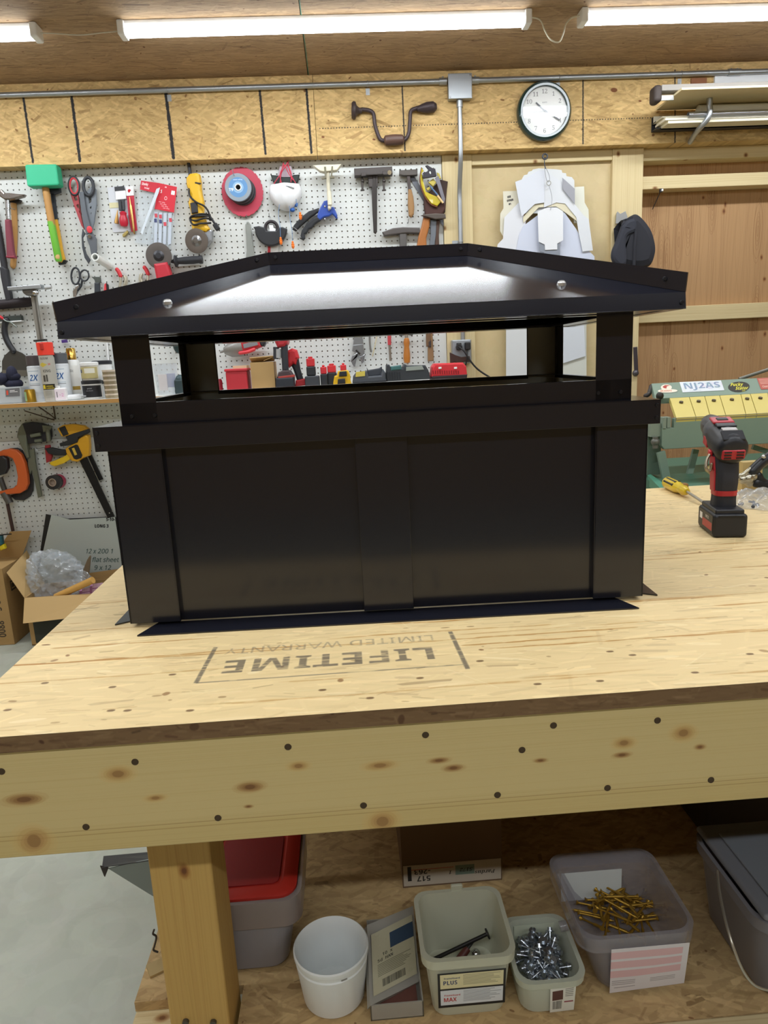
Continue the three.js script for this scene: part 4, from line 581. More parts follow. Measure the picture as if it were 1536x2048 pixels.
{ // leather pouch and what it holds
  const z = ZW + .02, o = T('leather_pouch', 'dark leather tool pouch crowded with tools', 'tool pouch', 868, 440, z); part('back', ext([[847, 398], [880, 360], [895, 364], [893, 380], [890, 425], [886, 430], [850, 432], [847, 415]], z - .012, .012, .003), LEATHER, o); part('front', ext([[841, 359], [846, 378], [858, 400], [872, 412], [888, 402], [890, 418], [884, 430], [850, 432], [848, 400]], z, .018, .005), M(0x45261f, .7), o); part('strap', ext([[846, 428], [884, 426], [884, 440], [846, 440]], z - .004, .014, .003), LEATHER, o);
  const y = T('glasses', 'yellow curved safety glasses sticking out of the leather pouch', 'safety glasses', 860, 412, z + .03); part('lens', ext([[843, 336], [847, 342], [846, 362], [852, 384], [862, 389], [874, 394], [882, 404], [874, 413], [862, 408], [850, 392], [842, 372], [840, 356]], z + .022, .008, .003), M(0xb9a61e, .25, 0, { clearcoat: .5 }), y, 'olive yellow lens'); part('rim', tubeP([[843, 336], [840, 356], [842, 374], [850, 393], [862, 409], [874, 414]], z + .026, .003, 30), M(0x6a3a22, .5), y);
  const s = T('tin_snips', 'small dark snips with ring handles on top of the pouch', 'snips', 865, 353, z + .03); part('handle', ext([[850, 333], [854, 331], [866, 338], [870, 338], [873, 352], [872, 354], [847, 358], [844, 356], [846, 346], [854, 344], [856, 340]], z + .034, .01, .002, [[[857, 343], [861, 341], [863, 344], [863, 350], [859, 350], [857, 347]]]), M(0x37343a, .4, .5), s); part('ring', new THREE.TorusGeometry(.0095, .003, 8, 20).translate(...onZ(849, 348, z + .04).toArray()), CHROME(), s);
  const k = T('steel_rule', 'grey steel strip standing in the leather pouch', 'steel rule', 882, 400, z + .03); part('blade', ext([[870, 356], [877, 352], [890, 398], [888, 408], [884, 400]], z + .03, .003, .0006), M(0x7a7880, .4, .6), k);
  const w = T('screwdriver', 'blue shafted screwdriver with a yellow tip in the pouch', 'screwdriver', 876, 395, z + .03); part('shaft', barP([860, 372], [876, 391], z + .032, .0035), M(0x5878a0, .4), w); part('tip', barP([875, 391], [886, 406], z + .034, .0045), M(0xe8c690, .5), w);
  for (const [p, lab] of [[[[856, 366], [866, 358], [872, 366], [866, 374]], 'yellow plier grip at the top of the leather pouch'], [[[852, 378], [859, 374], [861, 378], [855, 383]], 'short yellow wedge inside the leather pouch'], [[[873, 346], [878, 348], [882, 358], [876, 360]], 'pale yellow handle behind the ring snips']]) single('tool_grip', lab, 'tool handle', ext(p, z + .014, .012, .002), M(0xbfae4e, .5));
  const h = T('hatchet', 'hatchet with a brown wooden handle hanging from the pouch', 'hatchet', 848, 495, z); part('head', ext([[841, 432], [848, 430], [870, 428], [890, 429], [891, 438], [870, 440], [848, 434]], z + .02, .016, .003), M(0x5a524c, .45, .6), h); part('handle', ext([[846, 436], [860, 438], [858, 455], [852, 478], [853, 496], [832, 498], [836, 475], [842, 455]], z + .004, .018, .007), M(0xa5662e, .45), h, 'varnished brown handle');
  const r = T('chisel', 'steel chisel blade hanging below the leather pouch', 'chisel', 868, 495, z); part('blade', ext([[861, 440], [874, 440], [872, 470], [868, 496], [858, 496], [861, 470]], z, .008, .002), M(0x70757c, .4, .6), r); const r2 = T('wood_chisel', 'dark wooden handled chisel beside the steel chisel blade', 'chisel', 874, 495, z); part('handle', ext([[872, 440], [879, 441], [877, 470], [878, 496], [869, 496], [871, 470]], z - .004, .016, .005), M(0x4a3226, .6), r2);
  const q = T('steel_square', 'long grey steel square slanting behind the leather pouch', 'steel square', 860, 440, z); part('blade', [ext([[815, 349], [824, 345], [852, 392], [893, 441], [905, 456], [897, 462], [886, 452], [846, 402]], z - .016, .0022, .0004)], M(0x6c6f76, .4, .5), q); }

// ================================================================== wall shelf and what stands on it
const ZF = -3.15, SHY = onZ(115, 803, ZF).y;
{ const o = thing('wall_shelf', 'long white wall shelf with a tan front edge under the pegboard tools', 'shelf', V(-1.9, SHY - .016, ZW));
  part('board', box2(-1.95, PR - .01, SHY - .016, SHY, ZW + .001, ZF - .003), M(0xe6e6e0, .5), o); part('edge_strip', box2(-1.95, PR - .01, SHY - .0175, SHY - .0005, ZF - .003, ZF), M(0xb88a4c, .6), o, 'tan edge strip');
  for (const px of [110, 700]) { const x = onZ(px, 830, ZW).x; part('bracket', tube([V(x, SHY - .018, ZF + .01 - .12), V(x - .0, SHY - .02, ZW + .17), V(x, SHY - .09, ZW + .006), V(x, SHY - .095, ZW + .004), V(x, SHY - .02, ZW + .004)], .003, 40, 6), M(0x5b4a3e, .5, .4), o); part('bracket_arm', tubeP([[px - 60, 822, .14], [px - 40, 828, .1], [px - 2, 840, .005]], ZW, .0028, 20, 6), M(0x5b4a3e, .5, .4), o); } }
const sx = (px, py, z) => onZ(px, py, z).x, hgt = (px, py, z) => onZ(px, py, z).y - SHY;
const wrap = (c, r, h, arc, rot = 0) => new THREE.CylinderGeometry(r, r, h, 28, 1, true, -arc / 2 + rot, arc).translate(c.x, c.y + h / 2, c.z);
const canW = p => p * pxSize(3.2) / 2;
{ // marking paint
  const z = -3.195, x = sx(98, 750, z), b = V(x, SHY + .001, z), r = .031, H = .252, o = thing('spray_can', 'tall clear marking paint can with a bright red cap', 'spray can', b);
  const bd = part('body', lathe([[0, 0], [r, 0], [r, H * .74], [r * .86, H * .78]], b, V(0, 1, 0)), M(0xb9b6ae, .35), o);
  part('label', wrap(b.clone().add(V(0, .02, 0)), r + .0006, H * .7, 2.8), print(256, 420, (c, w, h) => { c.fillStyle = '#b3b0a6'; c.fillRect(0, 0, w, h); c.fillStyle = '#3a3833'; c.font = 'bold 28px sans-serif'; c.fillText('-OLEUM', 70, 40); c.fillStyle = '#c9b44a'; c.beginPath(); c.moveTo(50, 92); c.lineTo(104, 70); c.lineTo(160, 92); c.lineTo(104, 118); c.fill(); c.fillStyle = '#c03030'; c.font = 'bold 26px sans-serif'; c.fillText('2X', 166, 98); c.fillStyle = '#4a4842'; c.font = 'bold 38px sans-serif'; c.fillText('KING', 94, 170); c.fillRect(86, 200, 30, 64); c.fillRect(124, 194, 20, 70); c.fillStyle = '#22201a'; c.fillRect(48, 290, 168, 56); c.fillStyle = '#e0c83a'; c.fillRect(54, 298, 44, 40); c.font = 'bold 17px sans-serif'; c.fillText('WARNING', 110, 318); c.fillText('FLAMMABLE', 104, 338); c.fillStyle = '#8a877c'; for (let k = 0; k < 6; k++) c.fillRect(80, 356 + k * 9, 90, 4); }, .4), bd, 'printed label');
  part('cap', lathe([[0, 0], [r + .002, 0], [r + .003, .052], [r - .002, .054], [0, .054]], b.clone().add(V(0, H * .785, 0)), V(0, 1, 0)), M(0xf0402e, .45), o, 'bright red cap'); part('cap_notch', rbox(.016, .03, .01, .004, b.clone().add(V(0, H * .785 + .036, r))), M(0xb8281c, .5), o); }
const paintPrint = (two, accent) => print(256, 256, (c, w, h) => { c.fillStyle = '#e6ebf0'; c.fillRect(0, 0, w, h); c.fillStyle = accent; c.font = 'italic bold 90px sans-serif'; c.fillText(two, 70, 130); c.fillStyle = '#9fb3c4'; c.fillRect(60, 24, 140, 6); c.fillRect(60, 160, 140, 5); c.fillStyle = '#3d4650'; c.fillRect(60, 176, 140, 5); }, .45);
for (const [px, z, lab, capc, H] of [[124, -3.25, 'white spray can with a slate grey cap and blue 2X print', 0x55585e, .205], [72, -3.27, 'white spray can with a dark cap half hidden behind the red capped can', 0x4a4244, .2]]) {
  const b = V(sx(px, 750, z), SHY + .001, z), r = .033, o = thing('spray_can', lab, 'spray can', b); const bd = part('body', lathe([[0, 0], [r, 0], [r, H * .76], [r * .8, H * .8]], b), M(0xdfe4ea, .35), o); part('label', wrap(b.clone().add(V(0, H * .2, 0)), r + .0005, H * .52, 2.6), paintPrint('2X', '#2b5f9e'), bd); part('cap', lathe([[0, 0], [r - .001, 0], [r - .001, H * .2], [r - .006, H * .215], [0, H * .215]], b.clone().add(V(0, H * .79, 0))), M(capc, .5), o); }
{ const z = -3.315, b = V(sx(148, 750, z), SHY + .001, z), r = .031, o = thing('spray_can', 'white metallic paint can with a shiny gold cap', 'spray can', b); part('body', lathe([[0, 0], [r, 0], [r, .165], [r * .84, .175]], b), M(0xe6e6e2, .35), o); part('label', wrap(b.clone().add(V(0, .03, 0)), r + .0005, .12, 2.4), print(200, 256, (c, w, h) => { c.fillStyle = '#eceae4'; c.fillRect(0, 0, w, h); c.fillStyle = '#4a4a4a'; c.font = '30px serif'; c.fillText('allic', 70, 60); c.fillStyle = '#b08f3a'; c.fillRect(96, 196, 90, 34); c.beginPath(); c.ellipse(70, 150, 8, 40, -.3, 0, 7); c.fill(); }, .45), o); part('cap', lathe([[0, 0], [.02, 0], [.02, .05], [.017, .055], [0, .055]], b.clone().add(V(0, .172, 0))), M(0xd9b05a, .2, 1), o, 'shiny gold cap'); }
{ const z = -3.24; const jar = (px, y0, r, h, lidc, bodyc, lab, labelM, zz = z) => { const b = V(sx(px, 760, zz), SHY + .001 + y0, zz), o = thing('paint_jar', lab, 'jar', b); const bd = part('body', lathe([[0, 0], [r * .93, 0], [r, h * .8]], b), M(bodyc, .4), o); if (labelM) part('label', wrap(b.clone().add(V(0, h * .1, 0)), r * .985 + .0012, h * .62, 2.6), labelM, bd); part('lid', lathe([[r + .002, 0], [r + .003, h * .16], [r - .003, h * .2], [0, h * .2]], b.clone().add(V(0, h * .8, 0))), M(lidc, .45), o); return o; };
  jar(183, 0, .042, .082, 0x1d1f24, 0xe8e8e6, 'black labelled paint jar below another jar', print(256, 160, (c, w, h) => { c.fillStyle = '#14161c'; c.fillRect(0, 0, w, h); c.fillStyle = '#c8c8cc'; c.font = '20px serif'; c.fillText('paint', 104, 46); c.font = '14px serif'; c.fillText('wax finish', 92, 76); c.fillRect(20, 132, 60, 14); }, .45));
  jar(182, .0825, .037, .078, 0xeef0f0, 0xd8d4c4, 'tan labelled jar with a white lid stacked on the black jar', print(256, 160, (c, w, h) => { c.fillStyle = '#b9ad78'; c.fillRect(0, 0, w, h); c.fillStyle = '#dcdacd'; c.fillRect(96, 16, 120, 70); c.fillStyle = '#4d5568'; c.fillRect(20, 30, 40, 50); }, .5));
  jar(160, 0, .036, .075, 0xf0f0ee, 0xc9c2a8, 'cream jar at the bottom behind the gold capped can', null, -3.39); jar(162, .0755, .036, .085, 0x26282e, 0x22242a, 'black jar with a white rim stacked behind the gold capped can', null, -3.39);
  jar(210, 0, .04, .078, 0x24262c, 0xe4e6e6, 'white jar with a black lid behind the stack of tins', null, -3.34); jar(208, .0785, .042, .088, 0x20222a, 0xe9ebec, 'white jar with a black band standing on the white jar', null, -3.34); }
for (let k = 0; k < 6; k++) { const z = -3.21, h = .0205, b = V(sx(220, 760, z), SHY + .001 + k * h, z), o = thing('tin', ['brass tin at the foot of the tin stack beside the cap post', 'second brass tin from the shelf in the tin stack', 'third brass tin from the shelf in the tin stack', 'fourth brass tin from the shelf in the tin stack', 'fifth brass tin from the shelf in the tin stack', 'brass tin topping the tin stack beside the cap post'][k], 'tin', b, 'stacked tins'); part('can', lathe([[0, 0], [.028, 0], [.0285, h * .6]], b), M(0xa69a80, .35, .6), o); part('lid', lathe([[.0292, 0], [.0295, h * .36], [0, h * .37]], b.clone().add(V(0, h * .62, 0))), M(0xe0d2c0, .35, .4), o); }
{ const z = -3.185, b = V(sx(122, 785, z), SHY + .001, z), o = thing('glue_bottle', 'small white bottle with a pink label at the shelf edge', 'bottle', b); part('body', rbox(.05, .056, .026, .006, b.clone().add(V(0, .028, 0))), M(0xf0eef0, .45), o); part('label', quad(...[[-.022, .05], [.022, .05], [.022, .006], [-.022, .006]].map(q => b.clone().add(V(q[0], q[1], .0135)))), print(128, 128, (c, w, h) => { c.fillStyle = '#f2e6f0'; c.fillRect(0, 0, w, h); c.fillStyle = '#e07ac8'; c.font = '54px serif'; c.fillText('~2', 50, 90); c.fillStyle = '#6c6470'; c.fillRect(22, 30, 10, 70); }, .5), o); part('neck', lathe([[.009, 0], [.009, .01], [0, .011]], b.clone().add(V(-.01, .055, 0))), WHITE, o); }
{ const z = -3.185, a = V(sx(128, 795, z), SHY + .0125, z), o = thing('paint_tube', 'white squeezed tube lying at the shelf edge', 'tube', a); part('tube', bar(a, V(sx(150, 785, z), SHY + .014, z - .05), .012, .012), M(0xeceef0, .4), o); part('cap', bar(V(sx(150, 785, z), SHY + .014, z - .05), V(sx(153, 782, z), SHY + .015, z - .062), .009), WHITE, o); }
{ const z = -3.2, o = thing('spray_can', 'short gold and green can standing beside the marking paint', 'spray can', V(sx(57, 780, z), SHY + .001, z)); const b = V(sx(59, 780, z), SHY + .001, z); part('body', lathe([[0, 0], [.022, 0], [.022, .05], [.019, .056], [0, .056]], b), M(0xb08a2c, .3, .7), o); part('label', wrap(b.clone().add(V(-.0, .006, 0)), .0226, .04, 1.4, -1), M(0x8fae7c, .5), o); }
{ const z = -3.19, x0 = sx(-12, 790, z), x1 = sx(42, 786, z), y1 = SHY + hgt(20, 774, z), o = thing('tool_case', 'clear plastic case with a grey label at the shelf end', 'plastic case', V(x0, SHY, z)); part('case', rbox2(x0, x1, SHY + .001, y1, z - .09, z, .005), clear(0xdfe3e6, .3, .55), o); part('label', quad(V(sx(11, 780, z), y1 - .008, z + .001), V(sx(40, 780, z), y1 - .006, z + .001), V(sx(40, 792, z), SHY + .03, z + .001), V(sx(12, 795, z), SHY + .03, z + .001)), print(200, 120, (c, w, h) => { c.fillStyle = '#6a6a6c'; c.fillRect(0, 0, w, h); c.fillStyle = '#d8503c'; c.fillRect(12, 24, 26, 70); c.fillStyle = '#e8e8e8'; c.fillRect(60, 26, 70, 10); c.fillRect(60, 48, 110, 8); }, .5), o); part('insert', rbox2(x0 + .006, x1 - .006, SHY + .004, SHY + .026, z - .08, z - .006, .003), M(0xd4d4d2, .5), o); }
{ const z = -3.24, g = []; for (let i = 0; i < 9; i++) { const p = onZ(rr(-8, 34), rr(752, 768), z + rr(-.02, .02)); g.push(ball(p, rr(.02, .034), 12, [1.3, .8, 1])); } single('work_gloves', 'crumpled dark blue work gloves on top of the clear case', 'gloves', [...g, ball(onZ(24, 748, z + .01), .03, 12, [.8, 1.2, .8])], M(0x22243a, .85)); }
{ const z = ZW + .01; single('purple_tag', 'small purple clip under the cap roof corner', 'clip', ext([[124, 680], [135, 679], [136, 685], [125, 686]], z, .01, .001), M(0x4a2e7c, .5)); }
{ const z = ZW + .02, o = T('white_rod', 'thin white rod standing against the pegboard beside the cap post', 'rod', 217, 730, z); part('rod', tubeP([[214, 684], [216, 710], [218, 732]], z, .004, 10), WHITE, o); part('backing', tubeP([[215, 684], [217, 710], [220, 732]], z - .008, .003, 10), BLK, o); }
// seen through the open storey of the cap
{ const z = -3.2, x0 = sx(303, 760, z), x1 = sx(352, 760, z), y1 = SHY + hgt(330, 728, z), o = thing('plastic_bin', 'clear plastic bin with pale pink packets, seen through the cap', 'bin', V((x0 + x1) / 2, SHY, z)); const w = x1 - x0; part('bin', [lathe([[w * .4, 0], [w * .5, y1 - SHY], [w * .52, y1 - SHY]], V((x0 + x1) / 2, SHY + .002, z - .05), V(0, 1, 0), 28)], clear(0xeef1f4, .25, .8), o); const q = (a, b, c, d, dz, m, n) => part(n, rbox2(sx(a, 770, z), sx(b, 770, z), SHY + hgt(320, d, z), SHY + hgt(320, c, z), z - .05 + dz, z - .042 + dz, .001), m, o); q(313, 330, 749, 782, .0, M(0xeadcd8, .6), 'packet'); q(328, 346, 748, 776, -.01, M(0xa8acc4, .5), 'packet'); }
{ const z = -3.22, o = thing('socket_set', 'dark teal grip and handle standing beside the clear bin', 'tool', onZ(360, 780, z)); part('body', rbox(.045, .07, .05, .01, onZ(361, 774, z)), M(0x2a3c40, .5), o); part('top', ball(onZ(361, 760, z), .024, 14), M(0x31484c, .45), o); }
single('hanging_grip', 'dark green rounded grip hanging above the clear bin', 'tool', [ball(onZ(356, 690, ZW + .03), .03, 16, [.8, 1.3, .8]), bar(onZ(357, 676, ZW + .03), onZ(358, 640, ZW + .03), .018)], M(0x1f3434, .45));
{ const z = ZW + .06, o = T('impact_wrench', 'grey and red impact wrench hung sideways, seen through the cap', 'impact wrench', 480, 715, z); const a = onZ(440, 704, z), b = onZ(486, 694, z), d = b.clone().sub(a), L = d.length(); part('nose', lathe([[0, 0], [.006, 0], [.0065, .018], [.016, .02], [.034, .05], [.041, .09], [.041, L]], a, d, 24), M(0x8d8c88, .4, .4), o, 'grey nose cone'); part('body', [ext([[476, 684], [484, 680], [512, 676], [522, 680], [526, 694], [502, 703], [486, 708], [478, 704]], z - .035, .07, .012)], M(0xc22a36, .45), o, 'red housing'); part('label', ext([[486, 688], [514, 682], [516, 690], [488, 697]], z + .036, .002, .0004), M(0x8c8f96, .4, .4), o); part('battery', ext([[517, 676], [530, 674], [534, 686], [530, 694], [524, 692]], z - .03, .06, .006), M(0x22262c, .5), o); part('lever', tubeP([[480, 706, .04], [494, 704, .045], [508, 699, .04]], z, .008, 14), M(0xd8404a, .45), o); }
{ const z = -3.17, x0 = sx(452, 760, z), x1 = sx(494, 760, z), yt = SHY + hgt(475, 737, z), o = thing('storage_box', 'red plastic parts box on the wall shelf, seen through the cap', 'box', V((x0 + x1) / 2, SHY, z)); part('box', rbox2(x0, x1, SHY + .001, yt - .012, z - .14, z, .005), M(0xc4303c, .5), o); part('lid', rbox2(x0 - .004, x1 + .004, yt - .012, yt, z - .144, z + .004, .004), M(0xcc3642, .5), o); part('content', box2(x0 + .03, x1, yt, yt + .012, z - .12, z - .03), M(0xd8c8a0, .6), o); }
{ const z = -3.18, x0 = sx(502, 750, z), x1 = sx(549, 750, z), yt = SHY + hgt(525, 724, z), m = M(0xbb9a66, .75), o = thing('cardboard_box', 'small tan carton with open flaps beside the red parts box', 'carton', V((x0 + x1) / 2, SHY, z)); part('carton', box2(x0, x1, SHY + .001, yt, z - .12, z), m, o); part('flap', place(box(x1 - x0, .003, .06), V((x0 + x1) / 2, yt + .012, z - .03), [-.35, 0, .04]), M(0xc8a874, .75), o); part('flap', place(box(.05, .003, .1), V(x1 - .02, yt + .014, z - .06), [0, 0, .35]), M(0xc8a874, .75), o); }
{ const z = -3.17, o = thing('impact_driver', 'red and black impact driver standing on its battery on the wall shelf', 'cordless drill', onZ(575, 772, z)); const dk = M(0x2d3038, .5); part('head', ext([[554, 672], [580, 670], [579, 688], [574, 695], [560, 696], [555, 686]], z - .11, .13, .012), M(0xb82c38, .45), o, 'red motor housing'); part('chuck', barP([552, 694], [552, 718], z, .012, .012), dk, o); part('chuck_ring', barP([557, 698], [557, 716], z + .002, .014, .014), M(0xb8bcc0, .4, .5), o); part('handle', ext([[563, 692], [576, 690], [578, 742], [566, 744]], z - .03, .045, .01), dk, o); part('foot', ext([[560, 744], [570, 740], [582, 740], [590, 752], [557, 755]], z - .07, .09, .006), M(0x4a3c40, .5), o); part('battery', ext([[556, 755], [590, 753], [591, 773], [556, 775]], z - .08, .11, .006), M(0x2b303a, .55), o); part('trim_band', ext([[558, 753], [590, 749], [590, 754], [557, 757]], z - .005, .032, .002), M(0xb04038, .5), o); }
{ const z = -3.24, o = thing('cordless_saw', 'red bodied cordless tool with a black grip behind the impact driver', 'cordless tool', onZ(600, 768, z)); part('body', ext([[576, 702], [586, 697], [595, 700], [600, 716], [596, 720], [594, 730], [588, 728], [580, 736], [575, 725]], z - .03, .06, .012), M(0xcc2c34, .45), o, 'red housing'); part('grip', ext([[590, 722], [598, 718], [602, 740], [608, 760], [596, 764], [588, 740], [584, 732]], z - .02, .04, .01), M(0x24262c, .55), o); part('battery', ext([[593, 760], [612, 756], [614, 770], [592, 772]], z - .03, .06, .006), M(0xb42830, .5), o); }
{ const z = -3.18; const bat = (pl, pr_, pt, pm, pb, zz, lab, topc, y0 = 0) => { const x0 = sx(pl, 760, zz), x1 = sx(pr_, 760, zz), y2 = SHY + hgt((pl + pr_) / 2, pt, zz), y1 = SHY + hgt((pl + pr_) / 2, pm, zz), o = thing('battery', lab, 'battery', V((x0 + x1) / 2, SHY, zz)); part('cell_block', rbox2(x0, x1, SHY + .001 + y0, y1, zz - .06, zz, .005), M(0x26292f, .55), o); part('terminal_cap', [rbox2(x0 + .002, x1 - .002, y1, y2 - .008, zz - .055, zz - .004, .004), rbox2(x0 + .01, x1 - .01, y2 - .008, y2, zz - .045, zz - .01, .003)], M(topc, .45), o, 'red terminal cap'); };
  bat(614, 632, 713, 733, 772, z, 'tall tool battery with a red cap on a grey base', 0xd2303a, hgt(624, 752, z)); bat(641, 655, 730, 748, 769, z - .02, 'black tool battery with a red cap left of the pair behind the yellow battery', 0xd2303a); bat(655, 674, 727, 745, 768, z - .05, 'black tool battery with a red cap in the middle of the row', 0xd2303a); bat(681, 695, 726, 742, 766, z - .06, 'black tool battery with a red cap half hidden by the yellow battery', 0xd2303a);
  const x0 = sx(610, 765, z + .01), x1 = sx(639, 765, z + .01); single('charger_base', 'dark grey battery base under the tall red capped battery', 'charger', rbox2(x0, x1, SHY + .001, SHY + hgt(624, 752, z), z - .07, z + .012, .005), M(0x3b3f47, .55)); }
{ const z = -3.165, o = thing('battery', 'yellow and black slide battery in front of the red capped ones', 'battery', onZ(683, 768, z)); part('shell', ext([[667, 764], [669, 752], [674, 750], [676, 742], [696, 740], [700, 748], [701, 760], [703, 766], [701, 769], [667, 771]], z - .06, .06, .006), M(0xe6b81c, .45), o, 'yellow shell'); part('contact_plate', [ext([[679, 743], [693, 742], [694, 752], [678, 753]], z, .008, .003), ext([[676, 758], [690, 757], [691, 767], [675, 768]], z, .008, .003)], M(0x23252a, .5), o); }
{ const z = -3.17; let o = thing('battery_charger', 'dark grey battery charger with a yellow sticker on the wall shelf', 'charger', onZ(737, 765, z)); part('body', ext([[705, 766], [706, 752], [712, 744], [733, 741], [736, 752], [760, 750], [764, 738], [769, 745], [770, 762]], z - .1, .1, .006), M(0x4d525a, .5), o); part('cradle', ext([[733, 735], [736, 740], [748, 738], [758, 736], [763, 733], [765, 750], [736, 753]], z - .09, .03, .004), M(0x3e4249, .5), o); part('sticker', ext([[712, 744], [730, 742], [730, 752], [711, 754]], z, .002, .0004), M(0xd8c65a, .5), o, 'yellow warning sticker'); part('base', ext([[705, 761], [770, 757], [770, 764], [705, 768]], z - .11, .116, .004), M(0x2c3037, .5), o);
  o = thing('battery_charger', 'black battery charger with a teal slot on the wall shelf', 'charger', onZ(815, 760, z)); part('body', ext([[771, 762], [771, 730], [776, 729], [780, 738], [802, 736], [806, 728], [811, 731], [846, 730], [852, 740], [856, 757]], z - .1, .1, .006), M(0x34393f, .5), o); part('slot_pad', ext([[779, 733], [800, 730], [801, 739], [780, 741]], z - .07, .072, .004), M(0x3f7070, .5), o, 'teal slot'); part('top_label', ext([[812, 734], [844, 731], [848, 739], [812, 742]], z, .002, .0004), M(0x9aa39c, .5), o); for (let k = 0; k < 6; k++) part('cooling_rib', barP([774 + k * 5, 744], [775 + k * 5, 760], z, .003, .003, 6), M(0x2a2e34, .5), o);
  o = thing('battery_charger', 'bright red battery charger at the end of the wall shelf', 'charger', onZ(893, 758, z)); part('body', ext([[858, 754], [860, 734], [865, 727], [920, 725], [926, 732], [928, 748], [927, 752]], z - .09, .09, .008), M(0xd8303a, .45), o); part('base', ext([[858, 752], [928, 748], [927, 755], [859, 759]], z - .09, .094, .003), M(0x2a2024, .5), o); for (let k = 0; k < 12; k++) { const px = 866 + k * 4.6; part('vent_slot', barP([px, 741], [px + .5, 748], z, .0022, .0022, 6), M(0x8a1820, .6), o); } for (const px of [880, 911]) part('latch', rbox(.014, .009, .004, .002, onZ(px, 736, z + .002)), WHITE, o); }
{ const z = ZW + .018, o = T('adjustable_wrench', 'steel adjustable wrench hung jaw down, seen through the cap', 'wrench', 713, 732, z), m = M(0xa8acb0, .3, .9); part('handle', ext([[710, 660], [722, 660], [726, 680], [727, 690], [712, 694], [706, 690]], z - .004, .012, .003), m, o); part('jaw', ext([[706, 690], [726, 688], [729, 705], [726, 712], [716, 714], [704, 724], [712, 732], [708, 734], [701, 722], [704, 712], [714, 706], [704, 702]], z - .004, .014, .003), m, o); part('jaw', ext([[718, 714], [730, 708], [728, 724], [723, 728], [722, 718]], z - .002, .012, .003), m, o); part('worm', barP([712, 700], [720, 708], z + .01, .005), DARKSTEEL(), o); }
for (const [pts, r, c, lab] of [[[[739, 656], [740, 690], [742, 703]], .0045, 0x7d7c78, 'thin grey scriber hanging beside the adjustable wrench'], [[[756, 660], [750, 690], [745, 712]], .0025, 0xd6cba8, 'thin pale rod hanging at a slant beside the scriber']]) single('hanging_rod', lab, 'rod', tubeP(pts, ZW + .014, r, 16), M(c, .45, .3));
{ const z = ZW + .02, o = T('screwdriver', 'red handled screwdriver hung tip down, seen through the cap', 'screwdriver', 779, 722, z); part('handle', barP([778, 655], [779, 690], z, .0085, .0085), M(0xc04048, .45), o); part('shaft', barP([779, 690], [781, 722], z, .006, .006), M(0xa8a49c, .3, .8), o); }
{ const z = ZW + .022, o = T('file', 'file with a smooth varnished wooden handle, seen through the cap', 'file', 814, 727, z); const a = onZ(813, 676, z), b = onZ(814, 727, z), L = b.distanceTo(a); part('handle', lathe([[.008, 0], [.012, .004], [.0145, .02], [.012, .04], [.0155, L * .6], [.0165, L * .8], [.014, L - .004], [0, L]], a, b.clone().sub(a), 20), M(0xb5712c, .4), o); part('ferrule', barP([812, 660], [813, 678], z, .009, .008), M(0xb8b4aa, .35, .8), o); part('rack', tubeP([[800, 670], [812, 668], [824, 669]], z, .005, 10), M(0x4a4846, .5, .5), o); }
{ const z = ZW + .022, o = T('hammer', 'hammer with a plain wooden handle hung beside the pegboard edge', 'hammer', 861, 722, z); part('handle', ext([[857, 660], [864, 660], [866, 700], [867, 722], [855, 723], [855, 700]], z - .006, .018, .005), M(0x8a6a48, .6), o); part('cheek', ext([[851, 656], [860, 656], [861, 692], [852, 694]], z - .002, .018, .004), M(0x6e5238, .6), o); part('shadow_plate', ext([[857, 684], [862, 680], [862, 694], [857, 694]], z + .012, .006, .002), M(0x3c3230, .6), o); }  // the small dark plate is a shadow on the handle, done in colour
single('red_can', 'small red printed can half hidden by the rear cap post', 'can', lathe([[0, 0], [.018, 0], [.018, .05], [.014, .06], [0, .06]], V(sx(437, 770, -3.2), SHY + .001, -3.2)), M(0x8c2030, .4));

// ================================================================== lower pegboard
{ const z = ZW + .04, o = T('c_clamp', 'orange painted C clamp hung on the lower pegboard', 'clamp', 30, 990, z); part('frame', ext([[-10, 908], [10, 899], [24, 896], [38, 899], [48, 908], [55, 925], [60, 950], [61, 966], [56, 978], [44, 985], [20, 987], [6, 988], [3, 981], [14, 978], [30, 975], [38, 968], [40, 952], [36, 930], [30, 916], [20, 911], [-10, 920]], z - .014, .028, .006), M(0xd8642a, .5), o, 'orange frame'); part('screw', barP([0, 955], [18, 1004], z, .013, .012), M(0x5a5a5a, .4, .7), o); part('screw_collar', barP([8, 985], [20, 1006], z, .019, .017), M(0x6a6a68, .4, .7), o); part('swivel_pad', ext([[-6, 912], [12, 910], [20, 916], [22, 935], [16, 946], [2, 950], [-8, 946]], z, .03, .008), M(0x1f2125, .45), o); part('handle', barP([14, 1003], [26, 1062], z - .005, .008, .008), M(0x4a3632, .5, .4), o); }
{ const z = ZW + .003; const o = T('c_clamp', 'black C clamp behind the orange one', 'clamp', 55, 998, z); part('frame', ext([[22, 896], [36, 895], [46, 900], [58, 925], [68, 960], [68, 980], [62, 992], [50, 1000], [32, 999], [22, 990], [40, 985], [52, 975], [52, 955], [44, 920]], z, .013, .004), M(0x2d2a2c, .6), o); }
